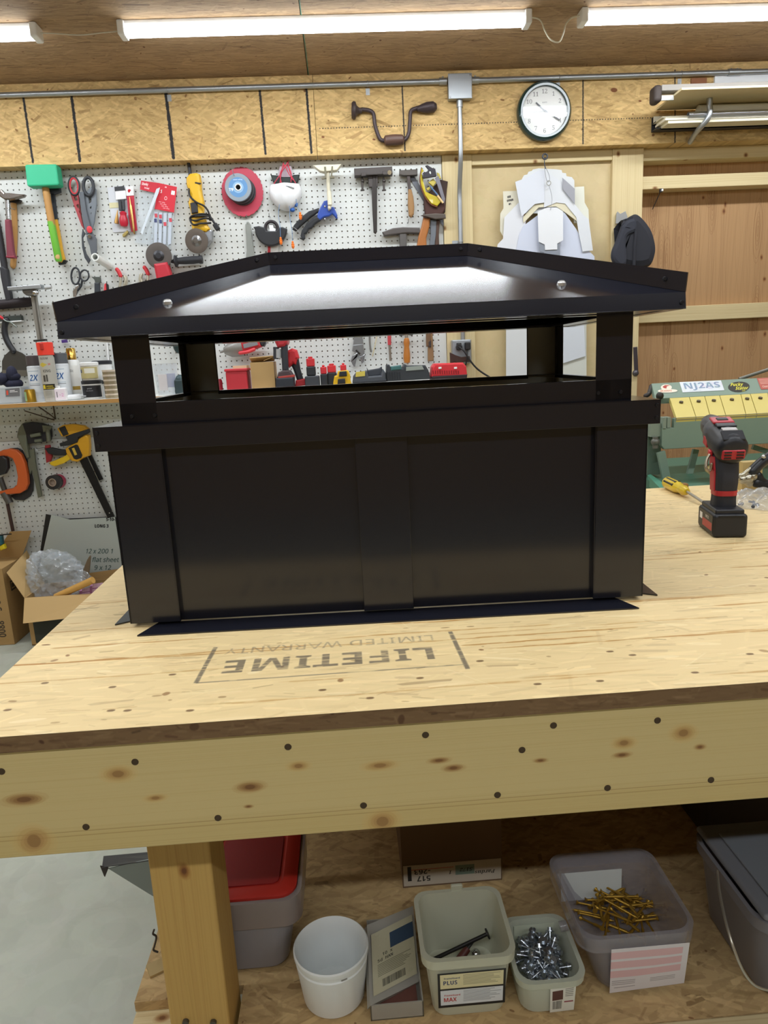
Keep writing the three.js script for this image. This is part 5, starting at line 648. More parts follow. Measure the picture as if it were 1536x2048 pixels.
{ const z = ZW + .03, o = T('pipe_cutter', 'worn grey green clamp with a long flat shaft beside the orange clamp', 'clamp', 80, 994, z), m = M(0x6f7262, .55, .3), dk = M(0x26262c, .5, .3); part('arm', ext([[39, 870], [42, 856], [48, 847], [56, 843], [66, 843], [60, 850], [58, 864], [60, 890], [64, 914], [58, 915], [52, 900], [46, 890]], z - .012, .03, .006), m, o); part('shaft', ext([[58, 900], [70, 896], [74, 930], [80, 960], [86, 992], [78, 995], [72, 965], [66, 940], [62, 948], [58, 930]], z - .008, .014, .003), m, o); part('head', ext([[50, 846], [66, 843], [88, 846], [105, 852], [106, 872], [104, 880], [86, 884], [62, 886], [58, 868]], z - .014, .034, .005), dk, o); part('roller', [barP([62, 872], [82, 868], z + .026, .009), barP([70, 882], [84, 880], z + .026, .008), barP([95, 858], [98, 882], z + .024, .01)], m, o); part('jaw', ext([[86, 850], [106, 852], [100, 862], [88, 864]], z + .014, .012, .003), m, o); part('thumb_screw', barP([76, 899], [90, 897], z + .01, .006), GALV(), o); }
{ const z = ZW + .045, o = T('trigger_clamp', 'yellow and black trigger clamp with a long black bar', 'clamp', 160, 1040, z), y = M(0xe0a520, .45); part('fixed_jaw', ext([[119, 856], [130, 849], [150, 847], [172, 850], [182, 858], [178, 866], [160, 868], [140, 872], [128, 872]], z - .016, .034, .007), y, o, 'yellow jaw'); part('jaw_pad', ext([[119, 856], [131, 851], [139, 868], [128, 872]], z + .01, .014, .004), BLK, o); part('body', ext([[160, 878], [176, 868], [182, 870], [184, 890], [183, 910], [172, 914], [160, 922], [148, 920], [138, 905], [136, 896]], z - .018, .038, .008), y, o, 'yellow body'); part('badge', ext([[137, 896], [152, 889], [156, 890], [165, 910], [163, 916], [153, 919], [148, 917]], z + .02, .004, .002), M(0x191919, .5), o); part('badge_print', strap([146, 896], [152, 910], z + .024, .012, .001, 0), M(0xd8b848, .5), o); part('trigger', ext([[101, 924], [112, 920], [130, 912], [138, 906], [146, 916], [130, 926], [112, 932], [104, 929]], z - .008, .02, .006), M(0xe8c020, .45), o, 'yellow trigger'); part('grip', ext([[94, 896], [106, 894], [125, 898], [138, 899], [136, 910], [115, 910], [100, 906]], z - .012, .026, .006), M(0x1e2024, .6), o); part('wedge', ext([[134, 872], [150, 866], [180, 857], [182, 864], [160, 874], [158, 884], [140, 890], [124, 892], [122, 886], [138, 880]], z + .004, .024, .005), M(0x1e2024, .6), o); part('bar', ext([[160, 920], [174, 914], [230, 1032], [217, 1036]], z - .012, .01, .001), M(0x1b1a1c, .4, .4), o, 'long black bar'); part('bar', ext([[177, 912], [184, 909], [207, 958], [199, 961]], z - .03, .008, .001), M(0x1b1a1c, .4, .4), o); for (const p of [[219, 1026], [225, 1022]]) part('stop_rivet', ball(onZ(p[0], p[1], z), .004, 8), CHROME(), o); }
{ const z = ZW + .02, o = T('red_grip', 'flat red grip behind the yellow trigger clamp', 'tool handle', 98, 925, z); part('grip', ext([[92, 890], [102, 889], [107, 912], [104, 922], [95, 925], [93, 905]], z, .018, .005), M(0xa02830, .5), o); }
{ const o = T('tape_roll', 'pink and black roll with a bare core on a peg', 'tape roll', 110, 980, ZW + .03); const a = onZ(119, 962, ZW + .004), b = onZ(105, 965, ZW + .075), d = b.clone().sub(a), L = d.length(); part('sleeve', lathe([[.026, 0], [.034, .004], [.035, L * .5]], a, d, 28), M(0xb02450, .5), o, 'pink sleeve'); part('collar', lathe([[.033, L * .45], [.034, L * .5], [.034, L], [.02, L + .002]], a, d, 28), M(0x222024, .5), o); part('core', lathe([[.019, L * .9], [.019, L + .003], [.015, L + .003], [.014, L * .8], [0, L * .8]], a, d, 24), M(0xa89484, .5), o); }
// ================================================================== against the wall and on the floor
{ const z = ZW + .02; single('sheet_metal', 'thin black sheet behind the pale metal sheet', 'metal sheet', ext([[92, 1028], [102, 1030], [136, 1037], [228, 1033], [238, 1036], [250, 1180], [70, 1180], [84, 1080]], z, .002, .0004), M(0x17181b, .5));
  const o = T('sheet_metal', 'pale grey metal sheet with faint marker notes against the pegboard', 'metal sheet', 160, 1200, z + .02), zz = z + .02; part('sheet', ext([[103, 1029], [140, 1039], [230, 1034], [240, 1100], [252, 1200], [70, 1200], [78, 1140]], zz, .002, .0004), M(0xb6beba, .5), o);
  const P = (x, y) => onZ(x, y, zz + .0026); part('writing', quad(P(165, 1032), P(232, 1032), P(240, 1152), P(165, 1152)), (() => { const t = ctex(256, 420, (c, w, h) => { c.clearRect(0, 0, w, h); c.fillStyle = 'rgba(30,30,34,.95)'; c.font = 'bold 30px sans-serif'; c.fillText('LONG 3', 92, 80); c.fillText('5-10-2', 180, 34); c.fillStyle = 'rgba(70,95,92,.24)'; c.font = 'italic 44px sans-serif'; c.fillText('12 x 200 1', 20, 260); c.fillText('flat sheet', 70, 320); c.fillText('9 x 12', 80, 376); }); return new THREE.MeshStandardMaterial({ map: t, transparent: true, alphaTest: .02, roughness: .6 }); })(), o); }
const CARD = M(0xab8a58, .8), CARD2 = M(0xc0a06c, .8), CARDIN = CARD;
{ // tall closed carton
  const f = onY(30, 1289, 0), zf = f.z, zb = Math.max(zf - .26, ZW + .06), x1 = f.x, x0 = x1 - .45, yt = onZ(13, 1137, zf).y, o = thing('cardboard_box', 'tall brown carton with a raised flap standing on the floor', 'carton', V(x1, 0, zf));
  const side = print(256, 256, (c, w, h) => { noiseDraw([171, 138, 88], 10, 200, 18)(c, w, h); c.fillStyle = '#3a3226'; c.fillRect(60, 52, 62, 34); c.strokeStyle = '#ab8a58'; c.lineWidth = 4; c.strokeRect(72, 60, 38, 18); }, .8), front = print(256, 256, (c, w, h) => { noiseDraw([171, 138, 88], 10, 200, 18)(c, w, h); c.fillStyle = '#3a3226'; c.font = 'bold 26px sans-serif'; c.save(); c.translate(238, 190); c.rotate(-1.57); c.fillText('0088', -40, 0); c.fillText('5-8', 50, 0); c.restore(); }, .8);
  part('carton', box2(x0, x1, .001, yt, zb, zf), CARD, o); part('print_panel', quad(V(x1 + .001, yt, zf), V(x1 + .001, yt, zb), V(x1 + .001, .002, zb), V(x1 + .001, .002, zf)), side, o); part('print_panel', quad(V(x0, yt, zf + .001), V(x1, yt, zf + .001), V(x1, .002, zf + .001), V(x0, .002, zf + .001)), front, o);
  part('flap', quad(onZ(20, 1063, zb), onZ(63, 1061, zb), V(x1, yt, zb), V(x1 - .14, yt, zb)), CARD, o); part('tape_mark', quad(V(x1 - .17, yt + .001, zb + .06), V(x1 - .08, yt + .001, zb + .06), V(x1 - .11, yt + .001, zf - .07), V(x1 - .2, yt + .001, zf - .07)), M(0x9c8256, .8), o); }
{ // open carton
  const f = onY(62, 1279, 0), zf = Math.max(f.z, -3.14), x0 = onZ(56, 1240, zf).x, x1 = x0 + .44, zb = ZW + .07, yt = onZ(50, 1196, zf).y, w = .005, o = thing('cardboard_box', 'low open carton full of offcuts with its front flap hanging down', 'carton', V(x0, 0, zf));
  part('carton', [box2(x0, x1, .001, yt, zf - w, zf), box2(x0, x1, .001, yt, zb, zb + w), box2(x0, x0 + w, .001, yt, zb, zf), box2(x1 - w, x1, .001, yt, zb, zf), box2(x0, x1, .001, .006, zb, zf)], CARDIN, o); part('print_panel', box2(x0 + .02, x0 + .2, .012, yt * .6, zf, zf + .001), M(0x33372f, .7), o, 'dark printed panel');
  const hl = onZ(46, 1247, zf + .09), hr = onZ(150, 1232, zf + .09); part('flap', quad(V(x0, yt, zf), V(x1 - .05, yt, zf), V(x1 - .05, hr.y, zf + .09), V(hl.x, hl.y, zf + .09)), CARD2, o, 'front flap hanging down'); part('flap', quad(V(x0 - .07, yt + .12, zf - .02), V(x0 - .06, yt + .17, zb), V(x0, yt, zb), V(x0, yt, zf)), CARD2, o); part('flap', quad(V(x0 + .2, yt + .03, zb - .02), V(x1, yt + .05, zb - .02), V(x1, yt, zb), V(x0 + .2, yt, zb)), CARDIN, o);
  const bag = new THREE.IcosahedronGeometry(1, 14), p = bag.attributes.position; for (let i = 0; i < p.count; i++) { const x = p.getX(i), y = p.getY(i), z = p.getZ(i), n = Math.sin(x * 4 + y * 3) * .1 + Math.abs(Math.sin(y * 4 + z * 5 + x * 6)) * .3 + Math.abs(Math.sin(x * 9 - y * 7 + z * 8)) * .16 + Math.abs(Math.sin(x * 17 + y * 21 - z * 14)) * .06 - .3; p.setXYZ(i, x * (1 + n), y * (1 + n), z * (1 + n)); } bag.computeVertexNormals(); const bc = onZ(112, 1155, (zf + zb) / 2); bag.scale(.13, .125, .055); bag.rotateZ(.35); single('plastic_bag', 'crumpled clear plastic bag filling the open carton', 'plastic bag', bag.translate(bc.x, bc.y, bc.z), clear(0xf2f5f8, .12, .82));
  const r1 = onZ(112, 1194, zf - .035), r2 = onZ(186, 1160, zf + .0); single('wooden_dowel', 'round wooden dowel sticking out of the open carton', 'dowel', bar(r1, r2, .016, .016, 18), M(0xcf9f54, .55));
  single('wood_splinter', 'jagged wooden offcut standing up in the open carton', 'wood offcut', ext([[165, 1162], [168, 1138], [176, 1118], [181, 1110], [183, 1112], [180, 1140], [176, 1160]], zb + .1, .012, .002), M(0x6a5a44, .8));
  const pk = print(128, 128, (c, w, h) => { c.fillStyle = '#c98ab0'; c.fillRect(0, 0, w, h); c.fillStyle = '#f0dbe8'; for (let k = 0; k < 8; k++) c.fillRect(k * 16, 0, 7, h); c.fillStyle = '#8a3a78'; c.fillRect(0, 50, w, 8); }, .6);
  const pg = (a, b, c, d, n) => { const o2 = thing('packet', n, 'packet', onZ((a + b) / 2, d, zf - .06)); part('packet', ext([[a, c], [b, c - 3], [b, d - 4], [a, d]], zf - .08, .03, .003), M(0xb67aa0, .6), o2); const P = (x, y) => onZ(x, y, zf - .049); part('print', quad(P(a + 1, c), P(b, c - 3), P(b, d - 4), P(a + 1, d)), pk, o2); }; pg(163, 180, 1178, 1196, 'pink striped packet in the open carton'); pg(184, 206, 1168, 1190, 'larger pink striped packet beside the bench edge'); }
{ const z = ZW + .12, o = T('caulk_gun', 'teal and yellow tool end showing above the tall carton', 'tool', 4, 1096, z); part('body', ext([[-10, 1072], [8, 1070], [10, 1086], [2, 1092], [-10, 1090]], z, .03, .006), M(0x1d5560, .5), o); part('tip', ext([[2, 1090], [12, 1086], [15, 1095], [6, 1099]], z, .026, .005), M(0xd8c020, .5), o); part('rod', tubeP([[-10, 1071], [22, 1068]], z, .003, 6), BLK, o); }

// ================================================================== right of the pegboard
function slab(p, t) { // four corners, thickness t behind the face
  const n = p[1].clone().sub(p[0]).cross(p[3].clone().sub(p[0])).normalize(); const q = p.map(v => v.clone().addScaledVector(n, t)), g = [];
  g.push(quad(p[0], p[1], p[2], p[3]), quad(q[1], q[0], q[3], q[2])); for (let i = 0; i < 4; i++) { const j = (i + 1) % 4; g.push(quad(p[i], q[i], q[j], p[j])); } return joined(g);
}
{ // paper templates on one hook
  const c8 = (x, y) => [960 + x / 5.12, 290 + y / 5.12], z0 = ZW + .014; let k = 0;
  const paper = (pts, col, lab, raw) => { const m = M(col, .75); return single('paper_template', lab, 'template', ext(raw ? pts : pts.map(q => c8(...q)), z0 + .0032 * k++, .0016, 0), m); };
  paper([[1095, 500], [1172, 500], [1173, 790], [1090, 790]], 0xd2d4cc, 'long grey card hanging lowest behind the other templates', true);
  paper([[1012, 470], [1062, 470], [1062, 790], [1012, 790]], 0xd6d9db, 'long white strip template seen through the cap', true);
  paper([[1085, 480], [1160, 480], [1171, 712], [1122, 728], [1085, 735]], 0xd2d7df, 'white slanted template seen through the right side of the cap', true);
  const noteCard = paper([[235, 475], [372, 470], [420, 600], [420, 900], [230, 930], [205, 880], [207, 700], [240, 650]], 0xd8d4c2, 'cream card with a handwritten note');
  paper([[970, 430], [1065, 425], [1070, 590], [1110, 660], [1115, 800], [960, 800]], 0xdcdccf, 'cream card with a notched right edge');
  paper([[430, 345], [450, 310], [485, 302], [495, 275], [530, 266], [540, 252], [600, 240], [780, 250], [835, 258], [842, 285], [880, 290], [885, 320], [940, 330], [965, 365], [970, 700], [430, 700]], 0xd6d9db, 'white template with a stepped top edge');
  paper([[175, 1050], [180, 1018], [235, 960], [250, 740], [395, 590], [470, 780], [420, 1090]], 0xd8dae0, 'white angled template at the lower left of the bundle');
  paper([[590, 720], [440, 830], [400, 920], [370, 1080], [600, 1110], [690, 1160], [1172, 1200], [1170, 1140], [1120, 1090], [1045, 970], [990, 870], [870, 700], [780, 640]], 0xc9cfe0, 'large bluish half round template');
  paper([[560, 605], [655, 590], [780, 585], [870, 600], [985, 740], [990, 780], [870, 690], [780, 630], [600, 640], [445, 800], [440, 740]], 0xd6cfb4, 'tan arched template strip');
  paper([[655, 260], [840, 380], [850, 460], [1060, 720], [1112, 760], [1155, 1080], [1050, 1092], [1010, 900], [985, 740], [870, 600], [780, 590], [655, 640]], 0xd5d8dd, 'white template with a long slanting right arm');
  paper([[360, 378], [480, 335], [600, 260], [658, 258], [658, 590], [560, 605], [440, 720], [426, 735]], 0xd2d6df, 'white wedge template at the upper left of the bundle');
  paper([[842, 335], [970, 450], [970, 605], [846, 452]], 0x9b9ca4, 'grey sheet painted as the shaded corner of the stepped white template');  // shade on the template corner, put in as a grey sheet
  paper([[605, 985], [815, 985], [820, 1135], [690, 1120], [610, 1085]], 0x878d98, 'dark grey card below the front template');
  paper([[590, 685], [655, 652], [700, 640], [785, 640], [850, 680], [850, 975], [790, 1010], [790, 1070], [665, 1075], [662, 1020], [600, 990]], 0xe0e2e6, 'small white template with clipped corners in front');
  const P = (x, y, kk) => onZ(...c8(x, y), z0 + .0032 * kk); const note = ctex(128, 160, (c, w, h) => { c.clearRect(0, 0, w, h); c.fillStyle = 'rgba(40,40,44,.9)'; c.font = 'bold 30px sans-serif'; c.save(); c.rotate(-.15); c.fillText('USE', 20, 50); c.fillText('OTHER', 8, 90); c.fillText('#1', 30, 130); c.restore(); });
  part('writing', quad(P(262, 500, 3.8), P(350, 500, 3.8), P(350, 650, 3.8), P(262, 650, 3.8)), new THREE.MeshStandardMaterial({ map: note, transparent: true, alphaTest: .02, roughness: .8 }), noteCard, 'handwritten note');
  const zt = z0 + .0032 * k + .004, h = T('template_hook', 'dark screw hook with a wire loop holding the paper templates', 'hook', 1090, 320, zt); part('eye', new THREE.TorusGeometry(.011, .0035, 8, 22).translate(...onZ(1090, 313, zt).toArray()), M(0x4a4e56, .4, .7), h); part('stem', bar(onZ(1090, 316, ZW), onZ(1090, 316, zt), .003), M(0x4a4e56, .4, .7), h); part('shank', tubeP([[1089, 318], [1089, 328], [1091, 337]], zt, .0022, 10), M(0x4a4e56, .4, .7), h); part('wire', [tubeP([[1089, 336], [1091, 350], [1094, 362], [1096, 364]], zt, .0012, 16, 5), tubeP([[1092, 336], [1098, 350], [1099, 360], [1097, 364]], zt, .0012, 16, 5), tubeP([[1098, 371], [1102, 385], [1104, 400], [1101, 420]], zt, .001, 16, 5)], M(0x8c8e94, .4, .6), h); part('ring', new THREE.TorusGeometry(.0095, .0016, 6, 22).translate(...onZ(1097.5, 366, zt).toArray()), M(0xa8a69a, .35, .8), h);
}
{ // cap on its hook
  const c5 = (x, y) => [1180 + x / 10.24, 400 + y / 10.24], z = ZW + .02; const hk = T('coat_hook', 'grey sheet metal hook with a notched top behind the cloth cap', 'hook', 1240, 445, z); part('plate', ext([[520, 490], [536, 275], [558, 236], [615, 285], [722, 230], [760, 340], [760, 480], [600, 480]].map(q => c5(...q)), z, .004, .0008), M(0x9a9a98, .5, .4), hk); part('arm', bar(onZ(...c5(640, 430), ZW), onZ(...c5(700, 440), z + .003), .006), M(0x9a9a98, .5, .4), hk);
  const o = T('cloth_cap', 'black cloth cap hanging from the notched hook', 'cap', 1265, 530, z), cl = M(0x23242c, .85);
  const g = ext([[565, 455], [580, 600], [500, 800], [430, 950], [392, 1110], [400, 1290], [560, 1420], [800, 1450], [1000, 1430], [1140, 1350], [1218, 1150], [1218, 950], [1150, 700], [1040, 520], [920, 390], [830, 345], [740, 378], [620, 470]].map(q => c5(...q)), z + .006, .09, .034, [], true); part('crown', g, cl, o); part('brim', ext([[600, 560], [700, 450], [830, 400], [900, 460], [905, 640], [850, 690], [720, 760], [690, 900], [700, 1300], [560, 1380], [420, 1250], [410, 1080], [500, 850]].map(q => c5(...q)), z + .07, .036, .014, [], true), M(0x2c2e38, .85), o); part('fold', [tubeP([[905, 470], [930, 700], [910, 1000], [900, 1350]].map(q => c5(...q)), z + .096, .008, 24), tubeP([[1040, 660], [1140, 730], [1190, 850]].map(q => c5(...q)), z + .085, .008, 16)], cl, o);
}
{ // latch rod on the post
  const z = ZP + .1, o = T('latch_bar', 'dark iron bar with a ball end beside the pine post', 'bar', 1271, 756, z); part('bar', strap([1269, 694], [1271, 742], z, .02, .012, .003), M(0x4a4248, .5, .5), o); part('ball', ball(onZ(1271, 746, z + .008), .016, 16), M(0x5a565c, .4, .6), o);
}
{ const p = onZ(1322, 381, ZP + .09), o = thing('cable_clip', 'small white and black clip under the pine rail', 'clip', p); part('clip', rbox(.014, .016, .012, .002, p), M(0x23242c, .5), o); part('tab', rbox(.008, .01, .006, .002, p.clone().add(V(.003, .0, .008))), WHITE, o); part('tail', bar(p, p.clone().add(V(-.012, -.07, -.06)), .002), M(0x2a2a30, .5), o); }
{ // stock rack
  const c1 = (x, y) => [1270 + x / 5.774, 130 + y / 5.774], at = (x, y, z) => onZ(...c1(x, y), z), zb = ZH + .004, XR = 2.9;
  const s0 = at(540, 808, zb), tip = onY(...c1(805, 680), s0.y), z1 = tip.z, tx = tip.x;
  const o = thing('stock_bracket', 'galvanised bracket arm holding lengths of stock on the wall', 'bracket', s0); part('arm', tube([V(tx + .01, s0.y - .03, zb), V(tx, s0.y - .012, (zb + z1) / 2), V(tx, s0.y, z1 - .02), V(tx + .012, s0.y + .02, z1), V(tx + .02, s0.y + .05, z1 + .002), at(862, 470, z1), at(862, 375, z1)], .0115, 50, 8), GALV(), o);
  const yTop = s0.y + .0125, end = (x, y, z) => at(x, y, z).x;
  // pieces lie on the arm, one above or beside the other
  let g = thing('metal_angle', 'dark steel channel lying at the back of the stock rack', 'channel', V(end(215, 740, zb + .03), yTop, zb + .03)); let x0 = end(215, 740, zb + .03); part('channel', [box2(x0, XR, yTop, yTop + .004, zb + .005, zb + .06), box2(x0, XR, yTop, yTop + .06, zb + .005, zb + .009), box2(x0, XR, yTop + .03, yTop + .034, zb + .005, zb + .05)], M(0x35363c, .5, .4), g);
  const zf = z1 - .016; x0 = end(280, 600, zf - .05); g = thing('vinyl_trim', 'cream vinyl trim stack on the stock rack', 'trim', V(x0, yTop, zf - .05)); part('strip', box2(x0 + .02, XR, yTop, yTop + .012, zf - .09, zf - .004), M(0xdcd6bd, .5), g); part('strip', box2(x0 + .005, XR, yTop + .012, yTop + .02, zf - .1, zf), M(0xe8e4d2, .5), g); part('strip', box2(x0 + .01, XR, yTop + .021, yTop + .028, zf - .1, zf - .006), M(0xd8d2ba, .5), g); part('strip', [box2(x0, XR, yTop + .029, yTop + .033, zf - .11, zf - .02), box2(x0, XR, yTop + .033, yTop + .06, zf - .11, zf - .106)], M(0xe6e1cc, .5), g);
  g = null; x0 = at(612, 580, zf).x; single('aluminium_tube', 'thin aluminium tube lying at the front of the stock rack', 'tube', [bar(V(x0, at(612, 580, zf).y, zf), V(XR, at(612, 580, zf).y, zf), .0125, .0125, 20, true), bar(V(x0, at(612, 580, zf).y, zf), V(XR, at(612, 580, zf).y, zf), .0108, .0108, 20, true)], M(0xc4c8d0, .3, .85));
  const rc = at(730, 456, zf - .06); rc.y = Math.min(rc.y, at(312, 518, zb + .02).y - .031); single('cream_pipe', 'fat cream plastic pipe lying in the stock rack', 'pipe', [bar(rc, V(XR, rc.y, rc.z), .029, .029, 26), ], M(0xdfdac6, .45));
  // plywood sheet on top
  const fy = at(312, 518, zb + .02).y, near = onY(...c1(540, 287), fy), xs = at(312, 518, zb + .02).x; single('plywood_offcut', 'thin cream plywood sheet lying flat on top of the stock rack', 'plywood sheet', [box2(Math.min(xs, near.x), XR, fy, fy + .008, zb + .012, near.z)], M(0xd8c89e, .6));
  // weathered board with a dark end above it
  const zc = near.z - .05, b0 = at(312, 260, zc), byb = at(700, 285, zc).y, byt = at(700, 212, zc).y; g = thing('weathered_board', 'weathered grey board with a dark rubber end on the stock rack', 'board', V(b0.x, byb, zc)); part('board', rbox2(b0.x, XR, Math.max(byb, fy + .012), byt, zc - .05, zc, .003), M(0x8f8a84, .7), g); part('end_cap', rbox2(at(225, 330, zc).x, b0.x + .004, at(240, 425, zc).y, byt + .002, zc - .06, zc + .002, .014), M(0x3a302c, .7), g, 'dark rubber end'); part('plate', rbox2(at(318, 350, zc).x, at(480, 350, zc).x, at(330, 385, zc).y, at(330, 325, zc).y, zc - .03, zc - .024, .001), M(0xc2c4c4, .5), g);
  const wl = onZ(1427, 160, ZH), wr = V(XR, wl.y, ZH); single('white_trim', 'white board strip on the header behind the stock rack', 'board', box2(wl.x, XR, onZ(1480, 168, ZH).y - .03, onZ(1480, 153, ZH).y, ZH, ZH + .012), M(0xe4e8ec, .5)); single('brown_patch', 'small brown wooden block on the header above the weathered board', 'wood block', box2(onZ(1381, 161, ZH).x, onZ(1412, 161, ZH).x, onZ(1396, 172, ZH).y, onZ(1396, 157, ZH).y, ZH, ZH + .008), M(0x8c5a3a, .7));
}
{ // sheet metal brake
  const c6 = (x, y) => [1290 + x / 6.244, 730 + y / 6.244], at = (x, y, z) => onZ(...c6(x, y), z), gr = M(0x7f9484, .5, .1), grd = M(0x5d7062, .55, .1), yl = M(0xd9c76e, .5);
  const Z = -2.2, o = thing('sheet_metal_brake', 'green box and pan sheet metal brake with yellow fingers behind the bench', 'metal brake', at(800, 1400, Z)), XR = 2.35;
  const yTop = at(800, 645, Z).y, yBot = at(800, 1022, Z).y, xL = at(210, 900, Z).x;
  part('apron_leaf', [extW([V(at(365, 700, Z).x, yTop, Z), V(XR, yTop, Z), V(XR, yBot, Z), V(xL + .01, yBot, Z), V(xL, yBot + .012, Z), V(xL, at(215, 790, Z).y, Z), V(at(360, 790, Z).x, at(215, 790, Z).y, Z)], Z - .02, .02, .002)], gr, o, 'green bending leaf');
  const zT = Z - .16, yF = at(800, 388, zT).y; // back edge of the fingers
  const xt = [305, 553, 745, 932, 1195, 1312, 1530, 1700, 1860, 2050, 2240].map(x => at(x, 400, zT).x), xb = [385, 632, 808, 1003, 1252, 1388, 1560, 1720, 1880, 2060, 2240].map(x => at(x, 640, Z).x);
  for (let i = 0; i < xt.length - 1; i++) { const e = .0012; const fg = part('finger', slab([V(xt[i] + e, yF, zT), V(xt[i + 1] - e, yF, zT), V(xb[i + 1] - e, yTop, Z + .004), V(xb[i] + e, yTop, Z + .004)], .014), yl, o, i ? undefined : 'yellow painted finger plate'); const mx = (xt[i] + xt[i + 1]) / 2 * .72 + (xb[i] + xb[i + 1]) / 2 * .28, my = yF * .72 + yTop * .28, mz = zT * .72 + Z * .28, n = V(0, Z - zT, -(yTop - yF)).normalize(); part('bolt', bar(V(mx, my, mz), V(mx, my, mz).addScaledVector(n, .006), .0065), M(0x5c5240, .5, .5), fg); }
  part('nose_bar', box2(xb[0], XR, yTop - .006, yTop + .002, Z - .02, Z + .003), M(0x8f8a72, .5, .3), o);
  // upper beam with stickers
  const zB = Z - .3, yBt = at(800, 195, zB).y, zA = Z - .17, yBb = at(800, 385, zA).y, xA = at(82, 235, zB).x, xA2 = at(130, 395, zA).x; const F = (u, v) => V((xA * (1 - v) + xA2 * v) * (1 - u) + XR * u, yBt * (1 - v) + yBb * v, zB * (1 - v) + zA * v);
  const cb = part('clamp_beam', slab([F(0, 0), F(1, 0), F(1, 1), F(0, 1)], .02), gr, o, 'green clamping beam'); part('beam_bolt', [ball(at(185, 385, zA + .02), .013, 12), bar(at(185, 385, zA - .01), at(185, 385, zA + .02), .011)], DARKSTEEL(), o); part('end_lever', tube([at(80, 265, zB), at(60, 330, zB + .02), at(40, 370, zB + .04), at(5, 385, zB + .04)], .008, 16), M(0x3a3430, .5, .4), o);
  const n = F(1, 0).sub(F(0, 0)).cross(F(0, 1).sub(F(0, 0))).normalize().multiplyScalar(-.0012), pq = (a, b, c, d) => quad(...[a, b, c, d].map(q => { const r = ray(...c6(...q)), p0 = F(0, 0).add(n); const t = p0.clone().sub(CAM).dot(n) / r.dot(n); return CAM.clone().addScaledVector(r, t); }));
  part('sticker', pq([430, 213], [948, 192], [992, 315], [470, 342]), print(512, 150, (c, w, h) => { c.fillStyle = '#dfe5ea'; c.fillRect(0, 0, w, h); c.font = 'bold 118px sans-serif'; c.lineJoin = 'round'; c.fillStyle = '#8ea6bd'; const m = c.measureText('NJ2AS').width; c.save(); c.translate(26, 104); c.scale(460 / m, 1); c.fillStyle = '#7f98b2'; c.fillText('NJ2AS', 0, 0); c.restore(); c.globalCompositeOperation = 'source-atop'; for (let i = 0; i < 60; i++) { c.fillStyle = rgb(pick([90, 160, 190]), pick([110, 160, 200]), pick([150, 190, 210]), .10); c.beginPath(); c.ellipse(rnd() * w, rr(20, 108), rr(8, 40), rr(5, 18), rnd() * 3, 0, 7); c.fill(); } c.globalCompositeOperation = 'source-over'; c.fillStyle = '#8b97a4'; c.font = '11px sans-serif'; c.fillText('salt water fishing association', 90, 136); }, .45), cb, 'white sticker with blue letters');
  const stickM = (w, h, d) => { const t = ctex(w, h, (c) => { c.clearRect(0, 0, w, h); d(c); }); return new THREE.MeshStandardMaterial({ map: t, transparent: true, alphaTest: .05, roughness: .45 }); };
  part('sticker', pq([1035, 205], [1310, 195], [1310, 340], [1035, 350]), stickM(256, 136, c => { c.fillStyle = '#15170f'; c.beginPath(); c.ellipse(128, 68, 124, 60, 0, 0, 7); c.fill(); c.fillStyle = '#e9e23a'; c.font = 'italic bold 50px sans-serif'; c.fillText('Pucky', 26, 58); c.fillText('Stator', 84, 102); c.font = 'bold 18px sans-serif'; c.fillText('.com', 160, 122); }), cb, 'black oval sticker with yellow letters');
  part('sticker', pq([155, 240], [410, 240], [410, 345], [155, 350]), stickM(240, 104, c => { c.fillStyle = '#ece4d2'; c.beginPath(); c.ellipse(120, 80, 116, 22, 0, 0, 7); c.fill(); c.beginPath(); c.ellipse(104, 38, 64, 36, 0, 0, 7); c.fill(); c.fillStyle = '#b2362c'; c.beginPath(); c.moveTo(60, 30); c.lineTo(90, 10); c.lineTo(150, 14); c.lineTo(110, 26); c.lineTo(104, 52); c.lineTo(74, 46); c.fill(); c.fillStyle = '#c8603c'; c.font = 'italic bold 30px sans-serif'; c.fillText('MLKENYS', 30, 90); }), cb, 'cream sticker with a red animal');
  part('sticker', pq([1395, 165], [1600, 155], [1640, 295], [1450, 305]), stickM(200, 130, c => { c.fillStyle = '#b8584a'; c.fillRect(0, 0, 200, 130); c.fillStyle = '#d8a090'; for (let k = 0; k < 4; k++) c.fillRect(18, 14 + k * 16, 160, 7); c.font = 'italic bold 30px sans-serif'; c.fillStyle = '#e8c8b8'; c.fillText('Coastal', 26, 108); }), cb, 'faded red sticker');
  // side bracket, legs, bed
  part('hinge_block', [box2(at(222, 700, Z).x, at(262, 700, Z).x, at(240, 790, Z).y, at(240, 655, Z).y, Z - .03, Z + .004), box2(at(275, 700, Z).x, at(320, 700, Z).x, at(240, 785, Z).y, at(240, 655, Z).y, Z - .03, Z + .002), box2(at(90, 800, Z).x, at(215, 800, Z).x, at(150, 900, Z).y, at(150, 735, Z).y, Z - .05, Z - .01)], M(0x8b9a8c, .5, .3), o); part('hinge_pin', [ball(at(130, 960, Z), .014, 12), bar(at(130, 900, Z), at(130, 1040, Z), .009)], M(0x6e6f68, .45, .5), o); part('end_frame', box2(at(40, 900, Z - .04).x, at(205, 900, Z - .04).x, at(120, 1370, Z - .04).y, at(120, 760, Z - .04).y, Z - .12, Z - .04), grd, o);
  part('strut', strapZ(at(185, 1080, Z - .01), at(255, 1420, Z - .01), .026, .012), gr, o); part('strut', strapZ(at(622, 1050, Z - .08), at(540, 1370, Z - .08), .02, .012), gr, o); part('strut', strapZ(at(1330, 1020, Z - .08), at(1560, 1090, Z - .08), .016, .012), gr, o);
